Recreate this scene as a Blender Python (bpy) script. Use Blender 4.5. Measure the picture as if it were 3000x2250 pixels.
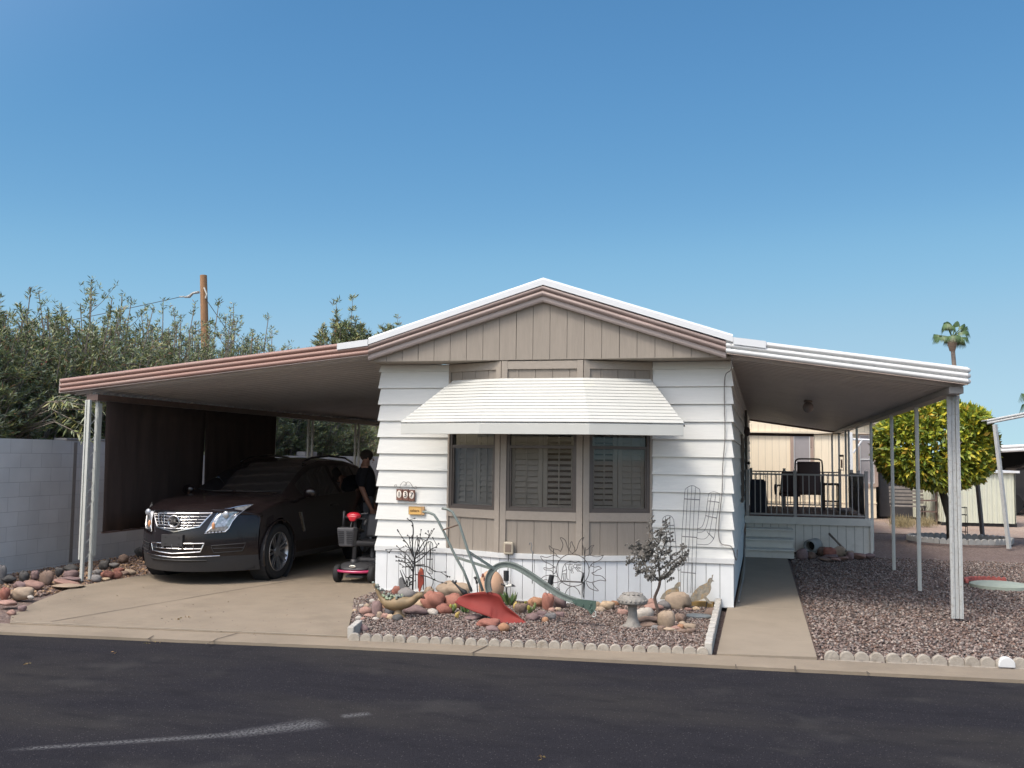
import bpy, math, random
import numpy as np
from mathutils import Vector, Matrix
from math import radians as R, sin, cos, pi
for o in list(bpy.data.objects): bpy.data.objects.remove(o)
SC=bpy.context.scene; COL=SC.collection
# ---------------------------------------------------------------- camera
cd=bpy.data.cameras.new('camera'); cam=bpy.data.objects.new('camera',cd); COL.objects.link(cam)
cd.sensor_width=36; cd.lens=36*2838/3000; cd.clip_start=.1; cd.clip_end=3000
yaw,pitch,roll=R(14.47),R(4.30),R(.72)
f_=Vector((-sin(yaw)*cos(pitch),cos(yaw)*cos(pitch),sin(pitch))); r_=Vector((cos(yaw),sin(yaw),0)); u_=r_.cross(f_)
r2=r_*cos(roll)+u_*sin(roll); u2=u_*cos(roll)-r_*sin(roll)
cam.matrix_world=Matrix(((r2.x,u2.x,-f_.x,4.619),(r2.y,u2.y,-f_.y,-11.333),(r2.z,u2.z,-f_.z,1.663),(0,0,0,1)))
SC.camera=cam
# ---------------------------------------------------------------- world, sun, exposure
W=bpy.data.worlds.new('World'); SC.world=W; W.use_nodes=True
nt=W.node_tree; bg=nt.nodes['Background']
SUN=Vector((-.93,-1.45,2.65)).normalized()
def skynode(air,dust,ozone,alt):
    s=nt.nodes.new('ShaderNodeTexSky'); s.sky_type='NISHITA'; s.sun_disc=False; s.sun_elevation=math.asin(SUN.z); s.sun_rotation=math.atan2(SUN.x,SUN.y)%(2*pi)
    s.air_density=air; s.dust_density=dust; s.ozone_density=ozone; s.altitude=alt; return s
def wn(t,**k):
    n=nt.nodes.new(t)
    for a,v in k.items(): setattr(n,a,v)
    return n
# clear sky away from the sun, hazy bright sky around the sun
sky=skynode(.7,0,3,2500); haz=skynode(1,4,2,0); lk=nt.links.new
v1=wn('ShaderNodeVectorMath',operation='SCALE'); v1.inputs[3].default_value=.105; lk(sky.outputs[0],v1.inputs[0])
cv=wn('ShaderNodeRGBCurve'); lk(v1.outputs[0],cv.inputs[1])
for c,pts in zip(cv.mapping.curves,([(0,0),(.067,.076),(.105,.125),(.142,.185),(.245,.285),(.6,.365),(1,.39)],[(0,0),(.118,.205),(.187,.295),(.252,.378),(.409,.458),(.778,.54),(1,.57)],[(0,0),(.245,.405),(.363,.495),(.468,.555),(.673,.59),(.878,.62),(1,.63)])):
    c.points[1].location=pts[-1]
    for p in pts[1:-1]: c.points.new(*p)
cv.mapping.update()
v2=wn('ShaderNodeVectorMath',operation='SCALE'); v2.inputs[3].default_value=1/.15; lk(cv.outputs[0],v2.inputs[0])
tcw=wn('ShaderNodeTexCoord'); dt=wn('ShaderNodeVectorMath',operation='DOT_PRODUCT'); dt.inputs[1].default_value=SUN; lk(tcw.outputs['Generated'],dt.inputs[0])
mrw=wn('ShaderNodeMapRange',interpolation_type='SMOOTHSTEP'); mrw.inputs[1].default_value=.10; mrw.inputs[2].default_value=.55; lk(dt.outputs['Value'],mrw.inputs[0])
mxw=wn('ShaderNodeMix',data_type='RGBA'); lk(mrw.outputs[0],mxw.inputs[0]); lk(v2.outputs[0],mxw.inputs[6]); hz=wn('ShaderNodeVectorMath',operation='MULTIPLY'); hz.inputs[1].default_value=(1.5,1.48,1.42); lk(haz.outputs[0],hz.inputs[0]); lk(hz.outputs[0],mxw.inputs[7])
lk(mxw.outputs[2],bg.inputs[0]); bg.inputs[1].default_value=.15
ld=bpy.data.lights.new('sun','SUN'); ld.energy=1.5; ld.angle=R(12); ld.color=(1,.955,.88)
so=bpy.data.objects.new('sun',ld); COL.objects.link(so); so.rotation_euler=(-SUN).to_track_quat('-Z','Y').to_euler(); so.location=(0,-5,20)
SC.view_settings.view_transform='Standard'; SC.view_settings.look='None'; SC.view_settings.gamma=1; SC.view_settings.exposure=.42
# ---------------------------------------------------------------- materials
def srgb(c):
    return tuple((x/12.92 if x<=.04045 else ((x+.055)/1.055)**2.4) for x in c)
MATS={}
def mat(name,col,rough=.6,var=.12,scale=6,metal=0,bump=0,bscale=60,coat=0,spec=.5,stretch=None,rand=0,dirt=None,dscale=2,dthr=.55,alpha=1,emit=0):
    """Principled surface: base colour broken up by two noises, optional stains of a shape of their own, optional bump"""
    if name in MATS: return MATS[name]
    m=bpy.data.materials.new(name); m.use_nodes=True; t=m.node_tree; N=t.nodes; L=t.links; b=N['Principled BSDF']
    tc=N.new('ShaderNodeTexCoord'); mp=N.new('ShaderNodeMapping'); L.new(tc.outputs['Object'],mp.inputs[0])
    if stretch: mp.inputs['Scale'].default_value=stretch
    n1=N.new('ShaderNodeTexNoise'); n1.inputs['Scale'].default_value=scale; n1.inputs['Detail'].default_value=6; n1.inputs['Roughness'].default_value=.65; L.new(mp.outputs[0],n1.inputs['Vector'])
    cr=N.new('ShaderNodeValToRGB'); L.new(n1.outputs[0],cr.inputs[0])
    lo=tuple(max(0,x*(1-var)) for x in col); hi=tuple(min(1,x*(1+var)) for x in col)
    cr.color_ramp.elements[0].position=.3; cr.color_ramp.elements[0].color=(*lo,1); cr.color_ramp.elements[1].position=.7; cr.color_ramp.elements[1].color=(*hi,1)
    out=cr.outputs[0]
    if dirt:
        n2=N.new('ShaderNodeTexNoise'); n2.inputs['Scale'].default_value=dscale; n2.inputs['Detail'].default_value=8; n2.inputs['Roughness'].default_value=.7; L.new(mp.outputs[0],n2.inputs['Vector'])
        r=N.new('ShaderNodeMapRange'); r.inputs[1].default_value=dthr; r.inputs[2].default_value=dthr+.18; L.new(n2.outputs[0],r.inputs[0])
        mx=N.new('ShaderNodeMix'); mx.data_type='RGBA'; L.new(r.outputs[0],mx.inputs[0]); L.new(out,mx.inputs[6]); mx.inputs[7].default_value=(*dirt,1); out=mx.outputs[2]
    if rand:
        oi=N.new('ShaderNodeObjectInfo'); hs=N.new('ShaderNodeHueSaturation'); L.new(out,hs.inputs['Color'])
        a=N.new('ShaderNodeMapRange'); a.inputs[3].default_value=1-rand; a.inputs[4].default_value=1+rand; L.new(oi.outputs['Random'],a.inputs[0]); L.new(a.outputs[0],hs.inputs['Value'])
        out=hs.outputs[0]
    L.new(out,b.inputs['Base Color'])
    b.inputs['Roughness'].default_value=rough; b.inputs['Metallic'].default_value=metal; b.inputs['Specular IOR Level'].default_value=spec
    if coat: b.inputs['Coat Weight'].default_value=coat; b.inputs['Coat Roughness'].default_value=.05
    if alpha<1: b.inputs['Alpha'].default_value=alpha
    if emit: b.inputs['Emission Color'].default_value=(*col,1); b.inputs['Emission Strength'].default_value=emit
    if bump:
        nb=N.new('ShaderNodeTexNoise'); nb.inputs['Scale'].default_value=bscale; nb.inputs['Detail'].default_value=5; L.new(mp.outputs[0],nb.inputs['Vector'])
        bp=N.new('ShaderNodeBump'); bp.inputs['Strength'].default_value=bump; bp.inputs['Distance'].default_value=.01; L.new(nb.outputs[0],bp.inputs['Height']); L.new(bp.outputs[0],b.inputs['Normal'])
    MATS[name]=m; return m
# ---------------------------------------------------------------- mesh builder
ORG={}
def unit(v):
    v=Vector(v); return v.normalized() if v.length>1e-9 else Vector((0,0,1))
class MB:
    def __init__(s): s.v=[]; s.f=[]; s.m=[]
    def add(s,vs,fs,mi=0,M=None):
        b=len(s.v)
        for p in vs:
            p=Vector(p)
            if M is not None: p=M@p
            s.v.append((p.x,p.y,p.z))
        for f in fs: s.f.append(tuple(b+i for i in f)); s.m.append(mi)
        return s
    def box(s,x0,x1,y0,y1,z0,z1,mi=0,M=None):
        return s.add([(x0,y0,z0),(x1,y0,z0),(x1,y1,z0),(x0,y1,z0),(x0,y0,z1),(x1,y0,z1),(x1,y1,z1),(x0,y1,z1)],
          [(3,2,1,0),(4,5,6,7),(0,1,5,4),(1,2,6,5),(2,3,7,6),(3,0,4,7)],mi,M)
    def hexa(s,p,mi=0,M=None):
        return s.add(p,[(3,2,1,0),(4,5,6,7),(0,1,5,4),(1,2,6,5),(2,3,7,6),(3,0,4,7)],mi,M)
    def prism(s,poly,a,b,ax='y',mi=0,M=None):
        n=len(poly)
        def mk(p,t):
            if ax=='y': return (p[0],t,p[1])
            if ax=='x': return (t,p[0],p[1])
            return (p[0],p[1],t)
        vs=[mk(p,a) for p in poly]+[mk(p,b) for p in poly]
        fs=[tuple(range(n)),tuple(range(2*n-1,n-1,-1))]+[(i+n,(i+1)%n+n,(i+1)%n,i) for i in range(n)]
        return s.add(vs,fs,mi,M)
    def tube(s,pts,r,n=8,mi=0,M=None,closed=False,cap=True,flat=1.0):
        pts=[Vector(p) for p in pts]; k=len(pts)
        rr=r if isinstance(r,(list,tuple)) else [r]*k
        b=len(s.v); up=None; vs=[]
        for i,p in enumerate(pts):
            if closed: t=unit(pts[(i+1)%k]-pts[i-1])
            else: t=unit(pts[min(i+1,k-1)]-pts[max(i-1,0)])
            if up is None: up=Vector((0,0,1)) if abs(t.z)<.9 else Vector((0,1,0))
            a=t.cross(up); a=unit(a) if a.length>1e-6 else unit(t.cross(Vector((1,0,0)))); c=unit(a.cross(t)); up=c
            for j in range(n):
                an=2*pi*j/n; vs.append(p+a*cos(an)*rr[i]+c*sin(an)*rr[i]*flat)
        fs=[]
        for i in range(k if closed else k-1):
            for j in range(n):
                i2=(i+1)%k; fs.append((i*n+j,i*n+(j+1)%n,i2*n+(j+1)%n,i2*n+j))
        if cap and not closed: fs+=[tuple(range(n-1,-1,-1)),tuple((k-1)*n+j for j in range(n))]
        return s.add(vs,fs,mi,M)
    def lathe(s,prof,c=(0,0,0),n=24,mi=0,M=None,a0=0,sx=1,sy=1,cap=True):
        vs=[];fs=[]
        for r,z in prof:
            for j in range(n):
                an=a0+2*pi*j/n; vs.append((c[0]+r*cos(an)*sx,c[1]+r*sin(an)*sy,c[2]+z))
        for i in range(len(prof)-1):
            for j in range(n): fs.append((i*n+j,i*n+(j+1)%n,(i+1)*n+(j+1)%n,(i+1)*n+j))
        if cap and prof[0][0]>1e-6: fs.append(tuple(range(n-1,-1,-1)))
        if cap and prof[-1][0]>1e-6: fs.append(tuple((len(prof)-1)*n+j for j in range(n)))
        return s.add(vs,fs,mi,M)
    def sphere(s,c,r,n=12,mi=0,sc=(1,1,1),M=None):
        pr=[(sin(pi*i/n)*1.0,-cos(pi*i/n)) for i in range(n+1)]
        vs=[];fs=[];k=n*2
        for a,z in pr:
            for j in range(k):
                an=2*pi*j/k; vs.append((c[0]+a*cos(an)*r*sc[0],c[1]+a*sin(an)*r*sc[1],c[2]+z*r*sc[2]))
        for i in range(n):
            for j in range(k): fs.append((i*k+j,i*k+(j+1)%k,(i+1)*k+(j+1)%k,(i+1)*k+j))
        return s.add(vs,fs,mi,M)
    def grid(s,P,mi=0,M=None,flip=False):
        r=len(P); c=len(P[0]); fs=[]
        for i in range(r-1):
            for j in range(c-1):
                q=(i*c+j,i*c+j+1,(i+1)*c+j+1,(i+1)*c+j); fs.append(q[::-1] if flip else q)
        return s.add([p for row in P for p in row],fs,mi,M)
    def sweep(s,path,prof,mi=0,M=None):
        """profile [(dy,dz)] carried along a path of (x,y,z)"""
        n=len(prof); vs=[];fs=[]
        for (x,y,z) in path:
            for dy,dz in prof: vs.append((x,y+dy,z+dz))
        for i in range(len(path)-1):
            for j in range(n): fs.append((i*n+j,i*n+(j+1)%n,(i+1)*n+(j+1)%n,(i+1)*n+j))
        fs+=[tuple(range(n-1,-1,-1)),tuple((len(path)-1)*n+j for j in range(n))]
        return s.add(vs,fs,mi,M)
    def build(s,name,mats,parent=None,smooth=False,bevel=0,world=True,thick=0,subs=0,autos=None):
        me=bpy.data.meshes.new(name); o=bpy.data.objects.new(name,me); COL.objects.link(o)
        og=Vector((0,0,0))
        if parent is not None:
            o.parent=parent; og=ORG.get(parent.name,Vector((0,0,0))) if world else og
            ORG[o.name]=ORG.get(parent.name,Vector((0,0,0)))
        me.from_pydata([(x-og.x,y-og.y,z-og.z) for x,y,z in s.v],[],s.f)
        if not isinstance(mats,(list,tuple)): mats=[mats]
        for m in mats: me.materials.append(m)
        me.polygons.foreach_set('material_index',s.m)
        if smooth: me.polygons.foreach_set('use_smooth',[True]*len(s.f))
        me.validate(); me.update()
        import bmesh
        if len(s.f)<60000:
            bm=bmesh.new(); bm.from_mesh(me); bmesh.ops.recalc_face_normals(bm,faces=bm.faces); bm.to_mesh(me); bm.free()
        if autos:
            md=o.modifiers.new('e','EDGE_SPLIT'); md.split_angle=R(autos)
        if thick: md=o.modifiers.new('t','SOLIDIFY'); md.thickness=thick; md.offset=0
        if subs: md=o.modifiers.new('s','SUBSURF'); md.levels=subs; md.render_levels=subs
        if bevel: md=o.modifiers.new('b','BEVEL'); md.width=bevel; md.segments=2; md.limit_method='ANGLE'; md.angle_limit=R(40)
        return o
def tag(o,label,cat,group=None,kind=None):
    if label: o['label']=label
    if cat: o['category']=cat
    if group: o['group']=group
    if kind: o['kind']=kind
    return o
def thing(name,label,cat,loc=(0,0,0),rz=0,group=None,local=False):
    o=bpy.data.objects.new(name,None); COL.objects.link(o); o.location=loc; o.rotation_euler=(0,0,rz); o.empty_display_size=.1
    ORG[o.name]=Vector((0,0,0)) if local else Vector(loc)
    return tag(o,label,cat,group)
def struct(o): o['kind']='structure'; return o
def dup(root,loc,rz=None,label=None,sc=None):
    r=root.copy(); COL.objects.link(r); r.location=loc
    if rz is not None: r.rotation_euler=(0,0,rz)
    if label: r['label']=label
    if sc: r.scale=sc
    for ch in root.children:
        c=ch.copy(); COL.objects.link(c); c.parent=r
        for g in ch.children:
            d=g.copy(); COL.objects.link(d); d.parent=c
    return r
def frame(p0,p1,z=0):
    """local frame on a wall from p0 to p1: x along, y into the wall, z up"""
    a=Vector((p1[0]-p0[0],p1[1]-p0[1],0)); L=a.length; a.normalize(); b=Vector((-a.y,a.x,0))
    return Matrix(((a.x,b.x,0,p0[0]),(a.y,b.y,0,p0[1]),(0,0,1,z),(0,0,0,1))),L
rnd=random.Random(7)
M_concrete=mat('driveway_concrete',(.24,.195,.142),.85,.13,1.6,bump=.5,bscale=150,dirt=(.185,.15,.108),dscale=.9,dthr=.5)

# ---------------------------------------------------------------- ground
def gravelmat(name,cols,scale,bump=.6,patch=None):
    m=bpy.data.materials.new(name); m.use_nodes=True; t=m.node_tree; N=t.nodes; L=t.links; b=N['Principled BSDF']; b.inputs['Roughness'].default_value=.9
    tc=N.new('ShaderNodeTexCoord'); v=N.new('ShaderNodeTexVoronoi'); v.inputs['Scale'].default_value=scale; L.new(tc.outputs['Object'],v.inputs['Vector'])
    sep=N.new('ShaderNodeSeparateColor'); L.new(v.outputs['Color'],sep.inputs[0]); cr=N.new('ShaderNodeValToRGB'); cr.color_ramp.interpolation='CONSTANT'
    e=cr.color_ramp.elements; e[0].color=(*cols[0],1); e[1].position=1/len(cols); e[1].color=(*cols[1],1)
    for i,c in enumerate(cols[2:]): q=e.new((i+2)/len(cols)); q.color=(*c,1)
    L.new(sep.outputs[0],cr.inputs[0]); out=cr.outputs[0]
    nz=N.new('ShaderNodeTexNoise'); nz.inputs['Scale'].default_value=.5; nz.inputs['Detail'].default_value=5; L.new(tc.outputs['Object'],nz.inputs['Vector'])
    mr=N.new('ShaderNodeMapRange'); mr.inputs[1].default_value=.42; mr.inputs[2].default_value=.62; L.new(nz.outputs[0],mr.inputs[0])
    if patch:
        mx=N.new('ShaderNodeMix'); mx.data_type='RGBA'; mx.blend_type='MULTIPLY'; L.new(mr.outputs[0],mx.inputs[0]); L.new(out,mx.inputs[6]); mx.inputs[7].default_value=(*patch,1); out=mx.outputs[2]
    L.new(out,b.inputs['Base Color'])
    bp=N.new('ShaderNodeBump'); bp.inputs['Strength'].default_value=bump; bp.inputs['Distance'].default_value=.012; bp.invert=True; L.new(v.outputs['Distance'],bp.inputs['Height']); L.new(bp.outputs[0],b.inputs['Normal'])
    return m
GC=[(.15,.105,.088),(.18,.135,.115),(.115,.08,.068),(.22,.17,.145),(.13,.095,.085),(.165,.115,.092),(.09,.066,.058)]
M_gravel=gravelmat('pink_gravel',GC,42,.8,(.85,.8,.78))
M_tan=gravelmat('tan_gravel',[(.32,.24,.19),(.37,.29,.23),(.27,.20,.16),(.33,.25,.20)],30,.5,(.85,.8,.78))
def sheet(name,poly,z,m,z0=None):
    b=MB()
    if z0 is None: b.add([(x,y,z) for x,y in poly],[tuple(range(len(poly)))])
    else: b.prism(poly,z0,z,'z')
    return struct(b.build(name,m))
gb=MB(); gb.add([(-700,-3.3,-.045),(700,-3.3,-.045),(700,900,-.045),(-700,900,-.045)],[(0,1,2,3)])
gb.add([(-700,-500,-.10),(700,-500,-.10),(700,-3.3,-.10),(-700,-3.3,-.10)],[(0,1,2,3)],1)
struct(gb.build('ground',[M_gravel,mat('far_verge_soil',(.22,.18,.14),.95)]))
# road: patchy sealcoat asphalt with pale scuffs
def asphalt():
    m=bpy.data.materials.new('asphalt'); m.use_nodes=True; t=m.node_tree; N=t.nodes; L=t.links; b=N['Principled BSDF']; b.inputs['Roughness'].default_value=1; b.inputs['Specular IOR Level'].default_value=.08
    tc=N.new('ShaderNodeTexCoord')
    def noise(s,d=4,st=None):
        n=N.new('ShaderNodeTexNoise'); n.inputs['Scale'].default_value=s; n.inputs['Detail'].default_value=d
        mp=N.new('ShaderNodeMapping'); L.new(tc.outputs['Object'],mp.inputs[0]); L.new(mp.outputs[0],n.inputs['Vector'])
        if st: mp.inputs['Scale'].default_value=st
        return n
    def mixc(f,a,bb,ty='MIX'):
        x=N.new('ShaderNodeMix'); x.data_type='RGBA'; x.blend_type=ty
        if f is not None: L.new(f,x.inputs[0])
        for s_,i in ((a,6),(bb,7)):
            if isinstance(s_,tuple): x.inputs[i].default_value=(*s_,1)
            else: L.new(s_,x.inputs[i])
        return x.outputs[2]
    def mr(o,a,b_,c=0,d=1):
        r=N.new('ShaderNodeMapRange'); r.inputs[1].default_value=a; r.inputs[2].default_value=b_; r.inputs[3].default_value=c; r.inputs[4].default_value=d; L.new(o,r.inputs[0]); return r.outputs[0]
    g=noise(170,2); c=mixc(mr(g.outputs[0],.35,.7),(.013,.0125,.0155),(.030,.029,.034))
    p=noise(.7,5,(.5,1.6,1)); c=mixc(mr(p.outputs[0],.42,.68,0,.55),c,(.040,.037,.033))
    # worn pale scuffs (tyre-scrubbed paint residue) drawn as two soft streaks on the road
    sx=N.new('ShaderNodeSeparateXYZ'); L.new(tc.outputs['Object'],sx.inputs[0])
    def ma(op,a,b_=None):
        q=N.new('ShaderNodeMath'); q.operation=op
        for i,v in enumerate((a,b_)):
            if v is None: continue
            if isinstance(v,(int,float)): q.inputs[i].default_value=v
            else: L.new(v,q.inputs[i])
        return q.outputs[0]
    X_,Y_=sx.outputs[0],sx.outputs[1]
    def streak(x0,y0,x1,y1,w0,w1):
        Lx,Ly=x1-x0,y1-y0; LL=math.hypot(Lx,Ly); ux,uy=Lx/LL,Ly/LL
        s=ma('ADD',ma('MULTIPLY',ma('SUBTRACT',X_,x0),ux),ma('MULTIPLY',ma('SUBTRACT',Y_,y0),uy)); s=ma('DIVIDE',s,LL)
        d=ma('ABSOLUTE',ma('ADD',ma('MULTIPLY',ma('SUBTRACT',X_,x0),-uy),ma('MULTIPLY',ma('SUBTRACT',Y_,y0),ux)))
        w=ma('ADD',w0,ma('MULTIPLY',s,w1-w0)); v=ma('SUBTRACT',1,ma('DIVIDE',d,w)); v=ma('MAXIMUM',v,0)
        e=ma('MINIMUM',mr(s,-.02,.12),mr(s,.86,1.05,1,0)); return ma('MULTIPLY',v,e)
    st=ma('MAXIMUM',streak(*STR1),streak(*STR2)); st=ma('MAXIMUM',st,streak(*STR3)); fl=noise(60,3); st=ma('MULTIPLY',st,mr(fl.outputs[0],.38,.62)); st=ma('MINIMUM',ma('MULTIPLY',st,1.3),1)
    vs=N.new('ShaderNodeTexVoronoi'); vs.inputs['Scale'].default_value=34; L.new(tc.outputs['Object'],vs.inputs['Vector']); c=mixc(mr(vs.outputs['Distance'],.10,.17,.6,0),c,(.11,.105,.10)); q2=noise(2.6,7,(1,2.2,1)); c=mixc(mr(q2.outputs[0],.50,.72,0,.5),c,(.012,.012,.015)); q3=noise(1.3,6); c=mixc(mr(q3.outputs[0],.60,.74,0,.45),c,(.06,.058,.055)); c=mixc(st,c,(.115,.115,.118)); L.new(c,b.inputs['Base Color'])
    sp=N.new('ShaderNodeTexVoronoi'); sp.inputs['Scale'].default_value=120; L.new(tc.outputs['Object'],sp.inputs['Vector'])
    bp=N.new('ShaderNodeBump'); bp.inputs['Strength'].default_value=.5; bp.inputs['Distance'].default_value=.006; L.new(sp.outputs['Distance'],bp.inputs['Height']); L.new(bp.outputs[0],b.inputs['Normal']); return m
_s=[(0.464,-6.568,-0.04),(1.64,-5.851,-0.04),(1.463,-5.977,-0.04),(1.913,-5.52,-0.04),(1.956,-5.369,-0.04),(2.111,-5.238,-0.04)]
STR1=(*_s[0][:2],*_s[1][:2],.045,.07); STR2=(*_s[2][:2],*_s[3][:2],.09,.16); STR3=(*_s[4][:2],*_s[5][:2],.06,.06)
EDGE=[(-60,-8.9),(-8,-4.22),(-2.25,-3.65),(-.42,-3.47),(1.02,-3.29),(2.53,-3.19),(4.4,-3.06),(6.58,-2.89),(12,-2.4),(60,2.3)]
rn=random.Random(3); E2=[]
for (a,b) in zip(EDGE[:-1],EDGE[1:]):
    n=max(1,int((b[0]-a[0])/.12)) if abs(a[0])<13 and abs(b[0])<13 else 1
    for i in range(n): E2.append((a[0]+(b[0]-a[0])*i/n,a[1]+(b[1]-a[1])*i/n+rn.uniform(-.012,.012)))
E2.append(EDGE[-1])
sheet('road',[(-60,-14),(60,-14)]+E2[::-1],-.034,asphalt())
# concrete edge band (ribbon kerb) between road and yards
def band(off,EE): return [(x,y+off) for x,y in EE]
inner=[(x,y+(.36 if -2.3<x<13 else .36)) for x,y in EDGE]
sheet('kerb_ribbon',[(x,y-.05) for x,y in EDGE]+inner[::-1],-.008,M_concrete,-.05)
DR=[(-2.42,-3.335),(-2.75,-2.95),(-3.12,-2.2),(-3.45,-1.35),(-3.58,-.8),(-3.53,.1),(-3.5,1.0),(-3.5,17),(0,17),(0,-.01),(.42,-1.70),(.93,-2.975)]
drive=sheet('driveway',DR,0.004,M_concrete,-.05)
M_joint=mat('joint_line',(.075,.058,.042),.95); M_jointl=mat('pale_joint',(.38,.33,.25),.95)
def strip(name,pts,w,m,z=.008):
    b=MB(); P=[Vector((x,y,0)) for x,y in pts]; vs=[];n=len(P)
    for i,p in enumerate(P):
        t=unit(P[min(i+1,n-1)]-P[max(i-1,0)]); q=Vector((-t.y,t.x,0))*w/2*rnd.uniform(.6,1.3); vs+=[(p.x+q.x,p.y+q.y,z),(p.x-q.x,p.y-q.y,z)]
    b.add(vs,[(2*i,2*i+1,2*i+3,2*i+2) for i in range(n-1)]); return struct(b.build(name,m))
def dense(pts,d=.15,j=.004):
    o=[]
    for a,b in zip(pts[:-1],pts[1:]):
        n=max(1,int(math.dist(a,b)/d))
        for i in range(n): o.append((a[0]+(b[0]-a[0])*i/n+rnd.uniform(-j,j),a[1]+(b[1]-a[1])*i/n+rnd.uniform(-j,j)))
    return o+[pts[-1]]
strip('driveway_joint',dense([(-2.10,-3.16),(-1.9,-2.2),(-1.65,-.9),(-1.36,.45)]),.012,M_joint)
strip('driveway_joint',dense([(-3.55,.45),(0,.48)]),.014,M_jointl)
strip('driveway_joint',dense([(-2.4,-3.28),(.93,-2.96)]),.014,M_jointl)
for q in [[(-0.093, -3.656), (-0.137, -3.398), (-0.115, -3.075)], [(2.221, -3.282), (2.246, -3.085), (2.258, -2.906)], [(4.867, -3.151), (4.869, -2.97)], [(4.408, -3.191), (4.401, -3.065)], [(5.416, -3.011), (5.432, -3.126)], [(-0.711, -3.611), (-0.764, -3.439)]]: strip('kerb_joint',[(float(x),float(y)) for x,y in q],.012,M_joint,-.003)
sheet('walkway',[(4.235,-2.72),(5.06,-2.60),(5.05,.3),(5.03,5.9),(4.32,5.9),(4.32,0),(4.235,-.02)],.006,mat('walkway_concrete',(.26,.215,.16),.85,.06,2,bump=.3,bscale=120,dirt=(.225,.185,.137),dscale=1.2,dthr=.52),-.05)
strip('walkway_joint',dense([(4.33,.06),(5.05,.06)]),.012,M_jointl,.010)
sheet('back_yard_gravel',[(6.2,13.4),(30,11.5),(30,60),(4,60),(4,17.5),(6.2,17.5)],-.03,M_tan)
# neighbour's pale side yard behind
# ---------------------------------------------------------------- loose gravel as real stones (numpy-made, uncountable)
def stones(name,n,inside,bounds,s0,s1,cols,seed,z=0):
    r=np.random.default_rng(seed); P=np.zeros((0,2))
    while len(P)<n:
        q=r.uniform((bounds[0],bounds[2]),(bounds[1],bounds[3]),(n,2)); q=q[inside(q[:,0],q[:,1])]; P=np.vstack([P,q])
    P=P[:n]; base=np.array([[1,0,0],[0,1,0],[-1,0,0],[0,-1,0],[0,0,1],[0,0,-1]],float)
    F=np.array([[0,1,4],[1,2,4],[2,3,4],[3,0,4],[1,0,5],[2,1,5],[3,2,5],[0,3,5]])
    V=base[None]+r.uniform(-.28,.28,(n,6,3)); s=r.uniform(s0,s1,(n,1,3))*np.array([1,1,.62]); s*=r.uniform(.6,1.25,(n,1,1)); V*=s
    a=r.uniform(0,2*pi,n); t=r.uniform(-.6,.6,n)
    y=V[...,1]*np.cos(t)[:,None]-V[...,2]*np.sin(t)[:,None]; zz=V[...,1]*np.sin(t)[:,None]+V[...,2]*np.cos(t)[:,None]; x=V[...,0]
    X2=x*np.cos(a)[:,None]-y*np.sin(a)[:,None]; Y2=x*np.sin(a)[:,None]+y*np.cos(a)[:,None]
    V=np.stack([X2+P[:,0:1],Y2+P[:,1:2],zz+z+s[:,:,2]*.3+r.uniform(-.004,.008,(n,1))],-1).reshape(-1,3)
    FF=(F[None]+(np.arange(n)*6)[:,None,None]).reshape(-1,3)
    me=bpy.data.meshes.new(name); me.vertices.add(len(V)); me.vertices.foreach_set('co',V.ravel()); me.loops.add(FF.size); me.loops.foreach_set('vertex_index',FF.ravel().astype(np.int32))
    me.polygons.add(len(FF)); me.polygons.foreach_set('loop_start',np.arange(0,FF.size,3,dtype=np.int32)); 
    for c in cols: me.materials.append(c)
    me.polygons.foreach_set('material_index',np.repeat(r.integers(0,len(cols),n),8).astype(np.int32)); me.update(calc_edges=True)
    o=bpy.data.objects.new(name,me); COL.objects.link(o); return o
GM=[mat('gravel_chip_%s'%n,c,.9,.2,30,spec=.2) for n,c in (('mauve',(.165,.122,.105)),('pale_pink',(.245,.19,.168)),('dusty_red',(.175,.117,.094)),('grey',(.18,.157,.143)),('dark',(.095,.074,.066)),('cream',(.32,.27,.235)))]
def bedin(x,y):
    return (y>-3.0+(x-.95)*.115)&(y<-.02)&(x<4.12)&(x>.97-(y+3.0)*.42*1.0)&~((x<.42)&(y<-1.8))&((x>.05))
tag(stones('bed_gravel',32000,bedin,(0,4.2,-3.1,0),.008,.018,GM,1),'small pink and grey crushed gravel filling the front bed','gravel',kind='stuff')
def yardin(x,y): return (x>5.09)&(y>-2.52+(x-5.1)*.085)&(~((x>4.3)&(x<6.5)&(y>7.1)))
tag(stones('yard_gravel',42000,yardin,(5.09,9.5,-2.6,7),.010,.024,GM,2,-.035),'small pink and brown gravel covering the yard right of the walkway','gravel',kind='stuff')
def leftin(x,y): return (x<-3.58-(-.9-y)*0)&(x<-3.60+np.where(y<-.8,(-.8-y)*.42,0)) & (x>-5.4)
GM2=GM[:3]+[mat('wood_chip',(.40,.26,.15),.9,.3,20),mat('wood_chip_dark',(.20,.12,.07),.9,.3,20)]
tag(stones('side_strip_gravel',13000,leftin,(-5.4,-2.5,-3.4,4.5),.012,.03,GM2,5,-.035),'reddish chips and gravel beside the left edge of the driveway','gravel',kind='stuff')

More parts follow.
